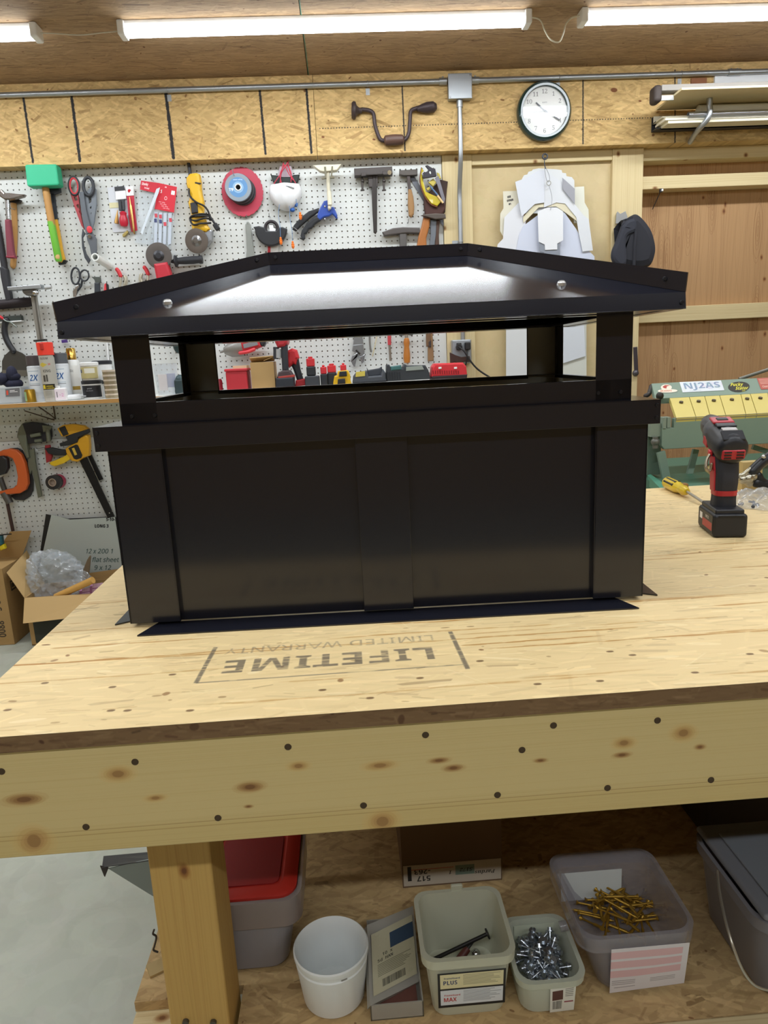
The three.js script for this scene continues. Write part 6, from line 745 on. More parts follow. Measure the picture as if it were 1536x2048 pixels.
  const yb = BY - .012; part('bed_plate', box2(at(25, 1400, Z).x, XR, yb - .06, yb - .012, Z - .42, BZ1 - .06), M(0x46705c, .5, .1), o); const rail = box2(at(200, 1470, BZ1 - .03).x, XR, yb - .03, yb, BZ1 - .06, BZ1 - .015); part('bed_rail', rail, M(0x2e7f60, .45, .1), o, 'bright green front rail'); part('bed_rail', slab([onY(...c6(30, 1375), yb), onY(...c6(70, 1362), yb), V(at(230, 1470, BZ1 - .03).x + .03, yb, BZ1 - .05), V(at(200, 1495, BZ1 - .03).x, yb, BZ1 - .02)], .03), M(0x4f8f76, .45, .1), o);
  part('stand', [box2(1.0, 1.05, 0, yb - .06, Z - .1, Z - .05), box2(2.2, 2.25, 0, yb - .06, Z - .1, Z - .05), box2(1.0, 1.05, 0, yb - .06, Z - .4, Z - .35), box2(2.2, 2.25, 0, yb - .06, Z - .4, Z - .35)], grd, o);
  function strapZ(a, b, w, t) { const d = b.clone().sub(a), L = d.length(), nx = -d.y / L * w / 2, ny = d.x / L * w / 2; return extW([V(a.x + nx, a.y + ny, a.z), V(a.x - nx, a.y - ny, a.z), V(b.x - nx, b.y - ny, b.z), V(b.x + nx, b.y + ny, b.z)], a.z, t, .001); }
  single('brake_rod', 'thin grey rod slanting up behind the green brake', 'rod', bar(at(1175, 175, zB - .03), at(1700, 5, zB - .03), .006), M(0x7b7c74, .4, .6));
  single('wood_offcut', 'small pale wood offcut under the brake leaf', 'wood offcut', slab([at(755, 1265, Z + .06), at(850, 1250, Z + .04), at(900, 1330, Z + .16), at(870, 1350, Z + .16)], .015), M(0xa08e58, .7));
}
// ================================================================== on the bench
{ // cordless drill standing on its battery
  const base = onY(1441, 1068, BY), turn = -.2, o = thing('cordless_drill', 'red and black cordless drill standing on its battery on the bench', 'cordless drill', V(base.x + .012, BY + .0006, -1.435)); o.rotation.y = turn;
  const L = (n, g, m, l, par = o) => lpart(n, g, m, par, l), dk = M(0x1e1f24, .45), gy = M(0x3c3e44, .42), rd = M(0xb32430, .42);
  const bt = L('battery', [rbox(.068, .05, .112, .007, V(0, .025, 0)), rbox(.058, .012, .1, .004, V(0, .053, -.002))], dk, 'black slide battery'); L('battery_label', quad(V(-.0345, .046, -.05), V(-.0345, .046, .05), V(-.0345, .008, .05), V(-.0345, .008, -.05)), print(200, 90, (c, w, h) => { c.fillStyle = '#1b1a1c'; c.fillRect(0, 0, w, h); c.fillStyle = '#e8e6e4'; c.fillRect(20, 18, 36, 34); c.fillStyle = '#b03030'; c.fillRect(60, 40, 130, 40); c.fillStyle = '#d8d4d0'; c.font = 'bold 22px sans-serif'; c.fillText('M12', 100, 30); }, .45), 'printed battery label', bt);
  L('battery_seam', box(.05, .0025, .002, V(0, .046, .0565)), M(0x101114, .5), undefined, bt);
  const hp = (y, w, d, z, r = .014) => rbox(w, .02, d, r, V(0, y, z), null, 3);
  const prof = [[.058, .047, .052, .0], [.075, .045, .05, .001], [.09, .045, .05, .002], [.11, .047, .052, .004], [.13, .048, .054, .003], [.15, .05, .058, -.004], [.168, .052, .066, -.012]];
  const loft = (rows, n = 24, pw = 3.2) => { const pos = [], idx = []; rows.forEach(([y, w, d, z, x = 0]) => { for (let k = 0; k < n; k++) { const a = k / n * 6.2832, c = Math.cos(a), s = Math.sin(a), q = Math.pow(Math.abs(c) ** pw + Math.abs(s) ** pw, -1 / pw); pos.push(x + c * q * w / 2, y, z + s * q * d / 2); } }); for (let i = 0; i < rows.length - 1; i++) for (let k = 0; k < n; k++) { const a = i * n + k, b = i * n + (k + 1) % n; idx.push(a, a + n, b, b, a + n, b + n); } for (const [r, f] of [[0, 0], [rows.length - 1, 1]]) { const c = pos.length / 3, w = rows[r]; pos.push(w[4] || 0, w[0], w[3]); for (let k = 0; k < n; k++) { const a = r * n + k, b = r * n + (k + 1) % n; f ? idx.push(c, b, a) : idx.push(c, a, b); } } const g = new THREE.BufferGeometry(); g.setAttribute('position', new THREE.Float32BufferAttribute(pos, 3)); g.setIndex(idx); g.computeVertexNormals(); return toCreasedNormals(g, .7); };
  const hd = L('handle', loft(prof), M(0x26272e, .7), 'rubbered black handle'); L('grip_band', loft([[.083, .0465, .0525, .0015], [.094, .0472, .053, .0025]]), rd, 'red band', hd); L('grip_stripe', [loft([[.092, .006, .03, .0, -.0225], [.13, .006, .034, .0, -.0238], [.165, .008, .03, -.006, -.0245]], 12)], rd, 'red side panel', hd);
  // motor housing along its own axis, nose up and away
  const R0 = V(.004, .178, .038), dir = V(-.0, .26, -1).normalize(); const H = (n, pr, m, l) => L(n, lathe(pr, R0, dir, 28), m, l);
  H('motor_housing', [[0, 0], [.022, .001], [.029, .006], [.033, .016], [.034, .04], [.0345, .07], [.033, .09]], dk); H('gear_case', [[.033, .088], [.0335, .1], [.031, .118], [.027, .132]], gy, 'grey gear case'); H('chuck', [[.026, .13], [.026, .142], [.0245, .16], [.02, .178], [.012, .186], [0, .187]], M(0x4b4b50, .35, .5), 'worn dark chuck');
  const fr = (u, v, w) => { const up = V(0, 1, .26).normalize(); return R0.clone().addScaledVector(dir, w).addScaledVector(up, v).add(V(u, 0, 0)); };
  const ang = Math.asin(.26 / Math.hypot(.26, 1));
  const rv = L('rear_vent', rbox(.046, .022, .008, .004, fr(0, -.006, .002), [ang, 0, 0]), rd, 'red rear vent plate'); for (const sx of [-1, 1]) for (let k = 0; k < 3; k++) L('vent_slot', box(.014, .0025, .003, fr(sx * .012, -.0125 + k * .0065, -.0025), [ang, 0, 0]), BLK, undefined, rv);
  const tp = L('top_plate', [rbox(.044, .006, .034, .004, fr(0, .0335, .1), [ang, 0, 0])], rd, 'red speed plate'); L('speed_switch', rbox(.024, .006, .016, .003, fr(0, .0355, .1), [ang, 0, 0]), M(0x17171a, .5), undefined, tp); L('top_pad', rbox(.04, .005, .02, .004, fr(0, .0335, .07), [ang, 0, 0]), M(0x15161a, .5)); L('top_label', rbox(.03, .003, .016, .002, fr(0, .0335, .046), [ang, 0, 0]), M(0xa7a29e, .4)); L('rear_pad', rbox(.044, .006, .03, .005, fr(0, .029, .02), [ang + .35, 0, 0]), M(0x1b1c21, .65));
  L('side_vent', [rbox(.006, .02, .03, .003, fr(-.031, -.008, .085), [ang, 0, 0])], rd); L('direction_switch', rbox(.008, .012, .016, .003, fr(-.032, -.018, .045), [ang, 0, 0]), M(0xd0303a, .4)); L('belt_clip', tube([fr(-.034, -.02, .04), fr(-.042, -.03, .03), fr(-.044, -.045, .02), fr(-.036, -.05, .02), fr(-.033, -.036, .024)], .003, 30, 6), M(0xb0a690, .35, .8));
}
{ // screwdriver lying on the bench
  const a = onY(1333, 968, BY + .012), b = onY(1374, 988, BY + .012), c = onY(1424, 1013, BY + .008), d = b.clone().sub(a), L = d.length(), o = thing('screwdriver', 'yellow handled screwdriver lying on the bench beside the drill', 'screwdriver', V(a.x, BY, a.z)); a.y += .006; b.y = a.y; c.y = BY + .004;
  part('handle', lathe([[0, 0], [.014, .002], [.0175, .012], [.0175, L * .5], [.0155, L * .6], [.0115, L * .7], [.014, L * .86], [.008, L], [0, L]], a, b.clone().sub(a), 12), M(0xd6b818, .3, 0, { clearcoat: .4 }), o, 'translucent yellow handle'); for (let k = 0; k < 3; k++) { const q = V(0, .0135, 0).applyAxisAngle(b.clone().sub(a).normalize(), -.3 + k * .7); part('grip_stripe', bar(a.clone().lerp(b, .12).add(q), a.clone().lerp(b, .56).add(q), .0045, .0045, 8), M(0x2c2a22, .5), o); }
  part('shaft', bar(b.clone(), c, .0038), M(0xb8b4ac, .3, .9), o);
  const bl = onY(1384, 984, BY); single('wood_plug', 'small brown wooden plug behind the screwdriver', 'wood plug', rbox(.026, .02, .02, .005, bl.add(V(-.012, .0105, -.03))), M(0x8c6430, .7)); }
{ // clear bag of screws
  const p0 = onY(1500, 1010, BY), g = new THREE.SphereGeometry(1, 96, 40, 0, 6.2832, 0, Math.PI / 2), p = g.attributes.position; for (let i = 0; i < p.count; i++) { const x = p.getX(i), y = p.getY(i), z = p.getZ(i), n = 1 + Math.sin(x * 11 + z * 7) * .05 + Math.sin(z * 19 - x * 6) * .04 + Math.sin(x * 31) * .02; p.setXYZ(i, x * n, y * (1 + Math.sin(x * 17 + z * 13) * .3 + Math.abs(Math.sin(x * 29 - z * 23)) * .25), z * n); } g.computeVertexNormals(); g.scale(.135, .022, .1); single('plastic_bag', 'clear plastic bag of small hardware lying behind the drill', 'plastic bag', g.translate(p0.x + .06, BY + .001, p0.z - .02), clear(0xeef0f2, .15, .78));
  for (let i = 0; i < 14; i++) { const q = V(p0.x + rr(-.03, .12), BY + .006, p0.z + rr(-.01, .05)); single('small_bolt', 'small dark bolt inside the clear bag behind the drill', 'bolt', [bar(q, q.clone().add(V(rr(-.014, .014), .001, rr(-.01, .01))), .0028), ball(q, .0045, 8)], M(0x4d5056, .4, .7), 'bolts in the clear bag'); } }
{ // locking clamp at the bench edge
  const z = -1.78, c6 = (x, y) => [1290 + x / 6.244, 730 + y / 6.244], q = (x, y, dz = 0) => onZ(...c6(x, y), z + dz), o = thing('toggle_clamp', 'black handled toggle clamp with a shiny linkage behind the clear bag', 'clamp', q(1400, 1500)); part('handle', tube([q(1340, 1330), q(1420, 1250), q(1480, 1200), q(1600, 1120)], .014, 30, 12), M(0x17181c, .4), o); part('handle', tube([q(1405, 1380), q(1440, 1440), q(1490, 1480), q(1560, 1520)], .012, 24, 12), M(0x17181c, .4), o); part('arm', tube([q(1390, 1470), q(1460, 1480), q(1600, 1500)], .013, 20, 12), M(0x17181c, .4), o); part('linkage', [tube([q(1135, 1390), q(1220, 1370), q(1300, 1310), q(1345, 1280)], .006, 24), ball(q(1340, 1390), .014), ball(q(1280, 1420), .017), ball(q(1220, 1430), .013), ball(q(1300, 1470), .012), tube([q(1180, 1410), q(1230, 1450), q(1300, 1440), q(1350, 1400)], .007, 24)], M(0xb4ae9c, .25, .9), o, 'shiny steel linkage'); part('rivet', ball(q(1480, 1145, .012), .006), CHROME(), o); const wb = q(1345, 1480, -.06); part('wood_block', box2(wb.x - .03, wb.x + .025, BY, wb.y + .06, wb.z - .03, wb.z), M(0xbca46c, .7), o, 'pale wooden block'); }

// ================================================================== on the lower shelf
const SH = SHELF + .0006;
function rr4(hw, hd, r, n = 5) { const o = []; const q = [[hw - r, hd - r, 0], [-(hw - r), hd - r, 1], [-(hw - r), -(hd - r), 2], [hw - r, -(hd - r), 3]]; for (const [x, z, k] of q) for (let i = 0; i <= n; i++) { const a = (k + i / n) * Math.PI / 2; o.push([x + Math.cos(a) * r, z + Math.sin(a) * r]); } return o; }
function loftRings(rings) { // rings of world points
  const n = rings[0].length, pos = [], idx = []; for (const r of rings) for (const p of r) pos.push(p.x, p.y, p.z);
  for (let i = 0; i < rings.length - 1; i++) for (let k = 0; k < n; k++) { const a = i * n + k, b = i * n + (k + 1) % n; idx.push(a, a + n, b, b, a + n, b + n); }
  const g = new THREE.BufferGeometry(); g.setAttribute('position', new THREE.Float32BufferAttribute(pos, 3)); g.setIndex(idx); g.computeVertexNormals(); return toCreasedNormals(g, .6);
}
function capRing(r, up) { const c = r.reduce((a, p) => a.add(p), V(0, 0, 0)).multiplyScalar(1 / r.length), pos = []; for (let k = 0; k < r.length; k++) { const a = r[k], b = r[(k + 1) % r.length]; for (const p of up ? [c, b, a] : [c, a, b]) pos.push(p.x, p.y, p.z); } const g = new THREE.BufferGeometry(); g.setAttribute('position', new THREE.Float32BufferAttribute(pos, 3)); g.computeVertexNormals(); return g; }
// tub from its corners in the photo: front bottom left/right, front top left/right, back top left/right
function tubDims(FBL, FBR, FTL, FTR, BTL, BTR) {
  const a = onY(...FBL, SH), b = onY(...FBR, SH), zf = (a.z + b.z) / 2, yT = (onZ(...FTL, zf + .004).y + onZ(...FTR, zf + .004).y) / 2, tl = onY(...FTL, yT), tr = onY(...FTR, yT), bl = onY(...BTL, yT), br = onY(...BTR, yT);
  const tx0 = (tl.x + bl.x) / 2, tx1 = (tr.x + br.x) / 2, tz1 = (tl.z + tr.z) / 2, tz0 = (bl.z + br.z) / 2; return { bx0: Math.max(a.x, tx0 + .004), bx1: Math.min(b.x, tx1 - .004), zf, yT, tx0, tx1, tz0, tz1, bz0: tz0 + (tx1 - tx0) * .05, turn: 0 };
}
function makeTub(name, label, cat, d, mat, rimH, r, rimMat) {
  const o = thing(name, label, cat, V((d.tx0 + d.tx1) / 2, SH, (d.tz0 + d.tz1) / 2)), ring = (x0, x1, z0, z1, y, rad) => rr4((x1 - x0) / 2, (z1 - z0) / 2, rad).map(q => V((x0 + x1) / 2 + q[0], y, (z0 + z1) / 2 + q[1]));
  const bz1 = Math.min(d.zf, d.tz1 - .003), t = .002, L = (k, e = 0, y) => { const m = (a, b) => a + (b - a) * k; return ring(m(d.bx0, d.tx0) - e, m(d.bx1, d.tx1) + e, m(d.bz0, d.tz0) - e, m(bz1, d.tz1) + e, y ?? m(SH, d.yT), r); };
  part('body', [loftRings([L(0, -.006, SH), L(0, 0, SH + .005), L(1)]), capRing(L(0, -.006, SH), false), loftRings([L(1, -t), L(0, -t, SH + .006), L(0, -.008, SH + .003)]), capRing(L(0, -.008, SH + .003), true)], mat, o);
  part('rim', [loftRings([L(1, .001, d.yT - rimH), L(1, .004, d.yT - rimH), L(1, .005, d.yT), L(1, -t, d.yT), L(1, -t, d.yT - .002)])], rimMat || mat, o); return o;
}
const milk = clear(0xd8d8cc, .45, .55), milk2 = clear(0xe6e4e8, .2, .85);
{ // white bucket
  const c = V(-.0745, SH, -.948), rim = onZ(661, 1888, c.z), H = rim.y - SH, rt = (onZ(738, 1883, c.z).x - onZ(585, 1893, c.z).x) / 2 * .985, rb = .049, o = thing('plastic_bucket', 'round white plastic bucket standing empty beside the bench leg', 'bucket', c);
  part('body', lathe([[0, .002], [rb - .004, .002], [rb, .006], [rb + (rt - rb) * .78, H * .8], [rt - .004, H * .82], [rt - .003, H * .9], [rt, H * .92], [rt, H - .002], [rt - .002, H], [rt - .004, H - .003], [rt - .007, H * .8], [rb - .002, .006], [0, .005]], c, V(0, 1, 0), 48), M(0xdfe2e0, .45), o); part('rim_mark', [wrap(V(c.x, SH + H * .86, c.z), rt + .0006, .003, .16, .35)], M(0x8a8a86, .6), o); }
{ // nail tub with printed label
  const d = tubDims([868, 2034], [1014, 2029], [845, 1920], [1025, 1908], [836, 1790], [994, 1772]), o = makeTub('screw_tub', 'milky tub with a black framed label holding a long spike', 'tub', d, clear(0xdcdcc6, .5, .35), .016, .022);
  const z = d.zf + .002, k = .3, P = (u, v) => V(d.bx0 + (d.bx1 - d.bx0) * u, SH + (d.yT - SH) * v, d.zf + (d.tz1 - d.zf) * v + .004);
  part('label', quad(P(.06, .8), P(.99, .8), P(.97, .22), P(.06, .22)), print(512, 290, (c, w, h) => { c.fillStyle = '#1b1a1c'; c.fillRect(0, 0, w, h); c.fillStyle = '#d9cfa2'; c.fillRect(18, 14, w - 36, 118); c.fillStyle = '#d6d9dc'; c.fillRect(18, 146, w - 36, 124); c.font = 'bold 46px sans-serif'; c.fillStyle = '#2b3560'; c.fillText('PLUS', 38, 100); c.font = 'bold 20px sans-serif'; c.fillText('FrameGuard', 46, 54); c.fillStyle = '#b02828'; c.fillText('FrameGuard', 46, 196); c.font = 'bold 46px sans-serif'; c.fillText('MAX', 38, 242); c.fillStyle = '#8d8870'; for (let k = 0; k < 8; k++) { c.fillRect(190, 26 + k * 11, rr(200, 290), 4); } c.fillStyle = '#8a8d92'; for (let k = 0; k < 9; k++) { c.fillRect(190, 156 + k * 11, rr(200, 290), 4); } }, .5), o, 'cream and white printed label in a black frame');
  part('hinge_tab', rbox(.02, .012, .006, .002, V((d.tx0 + d.tx1) / 2 + .002, d.yT + .004, d.tz0 - .003)), clear(0xdcdcc6, .5, .35), o);
  const y = SH + .012, a = onY(862, 1921, SH + .02), b = onY(974, 1868, SH + .06); const s = thing('spike_nail', 'long black spike nail lying across the labelled tub', 'nail', a); part('shank', bar(a, b, .0032, .0032, 10), M(0x2b2826, .5, .5), s); part('head', bar(b.clone(), b.clone().lerp(a, -.02), .0085, .0085, 14), M(0x2b2826, .5, .5), s);
  const e = onY(917, 1922, SH + .012), f = onY(947, 1880, SH + .03), u = thing('screwdriver', 'short brown handled screwdriver inside the labelled tub', 'screwdriver', e); part('handle', bar(e, e.clone().lerp(f, .6), .007, .006), M(0x5c2a22, .5), u); part('shaft', bar(e.clone().lerp(f, .6), f, .003), DARKSTEEL(), u); const g = onY(952, 1908, SH + .012); single('ball_bearing', 'shiny steel ball inside the labelled tub', 'ball', ball(g, .008, 16), CHROME()); }
function screwProto(name, label, group, L, mat, hex) { const o = thing(name, label, 'screw', V(0, 0, 0), group); lpart('shank', [new THREE.CylinderGeometry(.0021, .0008, L, 6).translate(0, -L / 2, 0), new THREE.CylinderGeometry(.0027, .0027, L * .5, 6).translate(0, -L * .68, 0)], mat, o); lpart('head', hex ? [new THREE.CylinderGeometry(.0042, .0042, .0045, 6).translate(0, .003, 0), new THREE.CylinderGeometry(.0068, .0068, .0014, 12)] : new THREE.CylinderGeometry(.0045, .0018, .004, 10), mat, o); o.traverse(m => { m.castShadow = m.receiveShadow = true; }); return o; }
function heap(proto, n, spot) { for (let i = 0; i < n; i++) { let o = proto; if (i) { o = proto.clone(); o.name = numbered(proto.name.replace(/_\d\d\d$/, '')); o.userData = { ...proto.userData }; scene.add(o); } const s = spot(i); o.position.copy(s.p); o.quaternion.setFromUnitVectors(V(0, 1, 0), s.d.normalize()); } }
{ const d = tubDims([1040, 2030], [1152, 2024], [1026, 1966], [1167, 1956], [1017, 1836], [1126, 1832]), o = makeTub('screw_tub', 'small milky tub heaped with silver hex head screws', 'tub', d, clear(0xd8dccb, .5, .35), .012, .024);
  const P = (u, v) => V(d.bx0 + (d.bx1 - d.bx0) * u, SH + (d.yT - SH) * v, d.zf + (d.tz1 - d.zf) * v + .003); part('label', quad(P(.5, .8), P(.98, .86), P(.95, .1), P(.5, .08)), print(160, 128, (c, w, h) => { c.fillStyle = '#dcdcd2'; c.fillRect(0, 0, w, h); c.fillStyle = '#5a3a34'; c.fillRect(14, 18, 66, 50); c.fillStyle = '#3a3836'; for (let k = 0; k < 18; k++) c.fillRect(16 + k * 3.4, 72, rr(1, 2.4), 42); c.fillStyle = '#8a8880'; for (let k = 0; k < 5; k++) c.fillRect(94, 14 + k * 9, 52, 4); c.fillStyle = '#8a3a48'; c.fillRect(90, 78, 60, 6); }, .55), o, 'paper label with a barcode'); part('back_label', box2(d.tx0 + .018, d.tx1 - .012, SH + .03, d.yT - .008, d.tz0 + .007, d.tz0 + .0075), M(0xcdd2bc, .6), o);
  const cx = (d.tx0 + d.tx1) / 2, cz = (d.tz0 + d.tz1) / 2, w = (d.bx1 - d.bx0) / 2 - .012, l = (d.tz1 - d.tz0) / 2 - .02, mat = M(0xb9c0c8, .28, .9), pr = screwProto('hex_screw', 'silver hex head screw in the small heaped tub', 'silver screws in the small tub', .036, mat, true), yB = SH + .016, yH = d.yT - SH - .028;
  heap(pr, 110, i => { const k = Math.sqrt(i / 110), a = i * 2.4, u = Math.cos(a) * k, v = Math.sin(a) * k; const y = yB + yH * (.35 + .65 * (1 - k * k)) * (i % 3 === 0 ? 1 : rr(.5, 1)); const dd = V(rr(-1, 1), rr(-.25, .6), rr(-1, 1)).normalize(), c0 = V(cx + rr(-1, 1) * w * .72, yB + yH * (.3 + .75 * i / 110) * rr(.8, 1.05), cz + rr(-.85, .85) * l - .002); return { p: c0.addScaledVector(dd, .018), d: dd }; }); }
{ const d = tubDims([1204, 1990], [1374, 1966], [1158, 1884], [1392, 1852], [1108, 1716], [1288, 1694]), o = makeTub('screw_tub', 'large clear tub with a pink and white label holding brass screws', 'tub', d, milk2, .026, .03);
  const P = (u, v) => V(d.bx0 + (d.bx1 - d.bx0) * u, SH + (d.yT - SH) * v, d.zf + (d.tz1 - d.zf) * v + .0055); part('label', quad(P(.08, .82), P(.96, .82), P(.93, .1), P(.08, .04)), print(360, 220, (c, w, h) => { c.fillStyle = '#d8d4d6'; c.fillRect(0, 0, w, h); c.fillStyle = '#d8b2b4'; for (let k = 0; k < 3; k++) c.fillRect(0, 18 + k * 46, w * .92, 34); c.fillStyle = '#8f8a8c'; for (let k = 0; k < 3; k++) { c.fillRect(8, 160 + k * 9, 110, 3); c.fillRect(190, 164 + k * 8, 120, 2.5); } c.fillRect(20, 194, 100, 3); }, .55), o, 'pink and white printed label');
  part('inner_label', box2(d.tx0 + .02, d.tx0 + .02 + (d.tx1 - d.tx0) * .62, SH + .02, d.yT - .03, d.tz0 + .009, d.tz0 + .0095), M(0xd6dad6, .6), o, 'back of a white label'); part('handle_boss', bar(V(d.tx0 - .006, d.yT - .03, d.tz1 - .06), V(d.tx0 - .018, d.yT - .032, d.tz1 - .06), .008), milk2, o);
  const mat = M(0xb08a34, .4, .7), pr = screwProto('brass_screw', 'brass coloured wood screw in the large clear tub', 'brass screws in the large tub', .06, mat, false), c = onY(1240, 1820, SH + .02);
  heap(pr, 46, i => { const a = i * 2.4, k = Math.sqrt(i / 46); const dd = V(rr(-1, 1), rr(-.12, .16), rr(-1, 1)).normalize(); return { p: V(c.x + Math.cos(a) * k * .06, SH + .012 + (1 - k) * .034 + rr(0, .006), c.z + Math.sin(a) * k * .05).addScaledVector(dd, .03), d: dd }; }); }
{ // parts case with its lid propped open
  const fl = onY(742, 2044, SH), fr = onY(848, 2031, SH), zf = (fl.z + fr.z) / 2, yT = (onZ(741, 2012, zf).y + onZ(848, 2002, zf).y) / 2, m = clear(0xcfcbc0, .4, .5), o = thing('parts_case', 'clear parts case with its labelled lid propped open', 'parts case', V((fl.x + fr.x) / 2, SH, zf)), zb = zf - .17, w = .002;
  part('tray', [box2(fl.x, fr.x, SH, yT, zf - w, zf), box2(fl.x, fl.x + w, SH, yT, zb, zf), box2(fr.x - w, fr.x, SH, yT, zb, zf), box2(fl.x, fr.x, SH, yT, zb, zb + w), box2(fl.x, fr.x, SH, SH + w, zb, zf)], m, o); part('content', box2(fl.x + .008, fr.x - .008, SH + .003, SH + .012, zb + .01, zf - .01), M(0x6a4238, .7), o);
  const LL = onZ(740, 2012, zf + .002), LR = onZ(840, 1962, zf - .05), TL = onZ(734, 1850, zf - .11), TR = TL.clone().add(LR).sub(LL); part('lid', slab([TL, TR, LR, LL], .012), m, o); const nn = LR.clone().sub(LL).cross(TL.clone().sub(LL)).normalize().multiplyScalar(.003), B = (u, v) => TL.clone().lerp(TR, u).lerp(LL.clone().lerp(LR, u), v).add(nn);
  part('label', quad(B(.06, .16), B(.94, .12), B(.94, .9), B(.06, .92)), print(256, 384, (c, w, h) => { noiseDraw([186, 180, 152], 14, 160, 14)(c, w, h); c.fillStyle = '#33465c'; c.save(); c.translate(180, 96); c.fillRect(-70, -50, 150, 100); c.restore(); c.fillStyle = '#2e2c28'; c.font = 'bold 26px monospace'; c.fillText('10 x', 60, 170); c.fillText('5d HAN', 30, 200); c.fillStyle = '#77735f'; for (let k = 0; k < 8; k++) c.fillRect(30, 214 + k * 10, rr(140, 200), 4); c.fillStyle = '#2a2824'; for (let k = 0; k < 34; k++) c.fillRect(54 + k * 4, 312, rr(1, 2.8), 44); }, .6), o, 'worn label with a barcode and blue patch'); }
{ // big tub with a red lid, behind the leg
  const d = tubDims([430, 1950], [578, 1933], [395, 1822], [597, 1786], [405, 1668], [607, 1640]), o = makeTub('storage_tub', 'grey translucent tub with a red lid behind the bench leg', 'tub', d, clear(0xb7b4b8, .4, .45), .05, .03, clear(0xb9aca6, .4, .5)); const LR = (e, y, r) => rr4((d.tx1 - d.tx0) / 2 - e, (d.tz1 - d.tz0) / 2 - e, r).map(q => V((d.tx0 + d.tx1) / 2 + q[0], y, (d.tz0 + d.tz1) / 2 + q[1])); const lid = part('lid', [loftRings([LR(.003, d.yT - .004, .028), LR(.003, d.yT + .004, .028), LR(.008, d.yT + .007, .024), LR(.026, d.yT + .007, .016), LR(.03, d.yT + .002, .014)]), capRing(LR(.03, d.yT + .002, .014), true)], M(0xb02a1e, .45), o, 'red lid'); part('lid_panel', [loftRings([LR(.034, d.yT + .0022, .012), LR(.034, d.yT + .004, .012)]), capRing(LR(.034, d.yT + .004, .012), true)], M(0x8e1c1a, .5), lid); part('content', rbox2(d.bx0 + .006, d.bx1 - .006, SH + .008, SH + (d.yT - SH) * .62, d.bz0 + .01, d.zf - .008, .02), M(0x8a8890, .7), o); }
{ // carton at the back, its colours darkened for shade, print upside down
  const a = onY(806, 1776, SH), z = a.z, x0 = a.x, x1 = onZ(1004, 1752, z).x, yb = SH, o = thing('cardboard_box', 'brown carton with upside down numbers standing at the back of the lower shelf', 'carton', V((x0 + x1) / 2, SH, z)); part('carton', box2(x0, x1, SH, SH + .2, z - .25, z), M(0x6c5540, .85), o); const yl = onZ(802, 1732, z).y; part('label', quad(V(x0 + .002, yl, z + .001), V(x1 - .002, yl, z + .001), V(x1 - .002, SH + .004, z + .001), V(x0 + .002, SH + .004, z + .001)), print(512, 128, (c, w, h) => { c.fillStyle = '#b5aa9a'; c.fillRect(0, 0, w, h); c.translate(w, h); c.rotate(Math.PI); c.fillStyle = '#1f1c1a'; c.fillRect(470, 30, 20, 90); c.font = 'bold 44px sans-serif'; c.fillText('517', 370, 56); c.fillText('-263', 370, 100); c.font = 'italic bold 30px serif'; c.fillText('Pardus', 30, 62); c.fillStyle = '#6e8074'; c.fillRect(140, 46, 100, 60); c.fillStyle = '#1f1c1a'; c.fillText('5172', 148, 86); c.fillText('1', 256, 76); c.fillStyle = '#b0503a'; c.fillRect(250, 96, 220, 4); }, .7), o, 'pale label printed upside down'); }
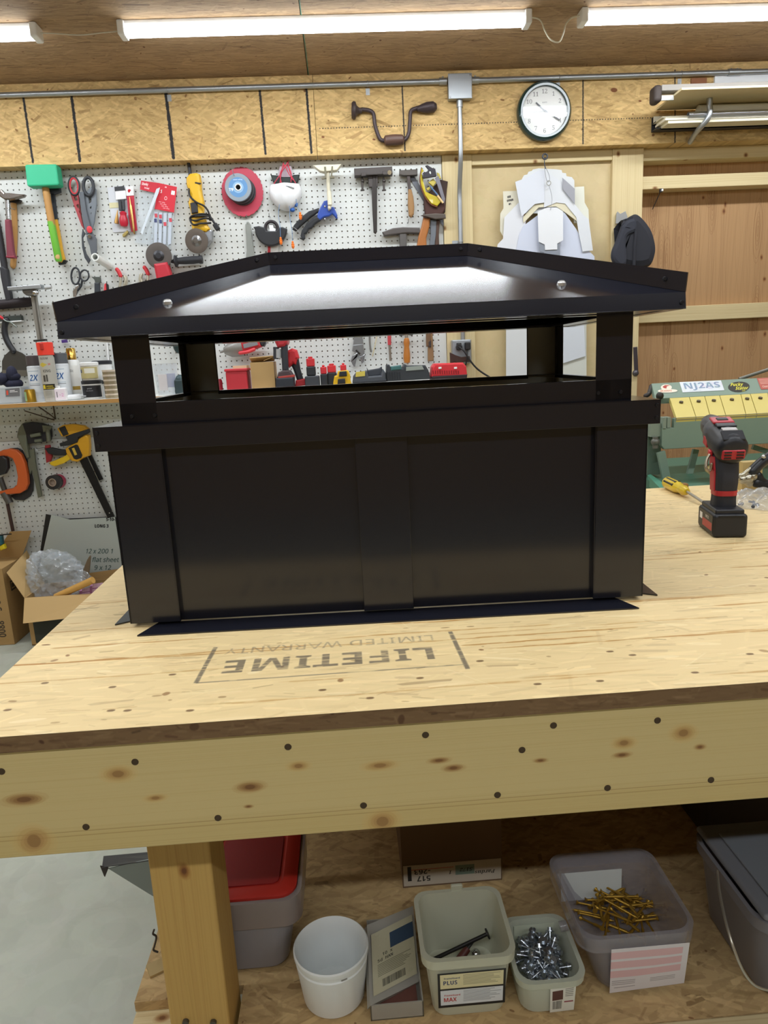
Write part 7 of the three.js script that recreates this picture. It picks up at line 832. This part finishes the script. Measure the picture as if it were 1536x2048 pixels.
{ // large clear container at the right end
  const a = onY(1407, 1812, SH), b = onY(1519, 1996, SH), x0 = (a.x + b.x) / 2, zf = b.z + .005, zb = a.z, q = onY(1425, 1714, SH + .15), yT = SH + .15, m = clear(0xa9a6ab, .3, .6), d = { bx0: x0, bx1: x0 + .24, zf, yT, tx0: x0 - .018, tx1: x0 + .26, tz0: zb - .01, tz1: zf + .012, bz0: zb }, o = makeTub('storage_tub', 'large clear tub with a wire handle at the end of the lower shelf', 'tub', d, m, .02, .035); part('lid', rbox2(d.tx0 + .004, d.tx1, yT, yT + .012, d.tz0, d.tz1 - .004, .01), clear(0x8f9096, .4, .4), o); part('lid_panel', rbox2(d.tx0 + .03, d.tx1 - .03, yT + .012, yT + .016, d.tz0 + .03, d.tz1 - .03, .004), M(0x72767c, .6), o);
  const xx = d.tx0 - .008; part('wire_handle', tube([onZ(1434, 1742, zf - .09), onZ(1440, 1790, zf - .05), onZ(1462, 1880, zf + .01), onZ(1488, 1945, zf + .03), onZ(1512, 1972, zf + .035), onZ(1560, 1984, zf + .035)], .0022, 50, 8), M(0xb8b4a8, .35, .8), o); part('content', rbox2(d.bx0 + .01, d.bx1 - .01, SH + .006, SH + .09, d.bz0 + .01, d.zf - .01, .02), M(0x5a5754, .8), o); }
{ const z = -1.22, a = onZ(1397, 1640, z), x0 = a.x + .02; single('dark_bin', 'tall dark bin standing behind the clear tub', 'bin', rbox2(x0, x0 + .3, SH, SH + .26, z - .3, z, .012), M(0x3a322f, .7)); }
{ // sheet metal offcut resting beside the leg
  const z = -1.08, P = (x, y, dz = 0) => onZ(x, y, z + dz), o = thing('metal_tray', 'folded grey sheet metal piece sticking out behind the bench leg', 'sheet metal', P(260, 1790)); part('side', slab([P(216, 1737), P(330, 1712), P(340, 1812), P(300, 1789)], .0015), M(0x8a9291, .45, .5), o); part('top_flange', slab([P(207, 1712, -.05), P(340, 1700, -.05), P(330, 1716), P(204, 1734)], .0015), M(0x55585e, .4, .6), o); part('front_flange', slab([P(200, 1732), P(217, 1736), P(210, 1754), P(208, 1752)], .0015), M(0x3e3634, .5, .4), o); part('leg', box2(-.36, -.345, SH, P(300, 1770).y, z - .02, z - .005), M(0x70757a, .45, .5), o); }
single('wire_hook', 'small dark wire hook at the shelf edge behind the leg', 'hook', tubeP([[308, 1860], [306, 1868], [312, 1872], [309, 1892], [307, 1900], [315, 1904]], -1.05, .0018, 24, 6), M(0x4a4440, .5, .5));
single('wood_chip', 'pale square wood scrap on the left end of the lower shelf', 'wood offcut', (() => { const p = onY(305, 1938, SH); return box(.03, .004, .028, V(p.x + .008, SH + .0022, p.z), [0, .5, 0]); })(), M(0xb09868, .8));

renderer.render(scene, camera);
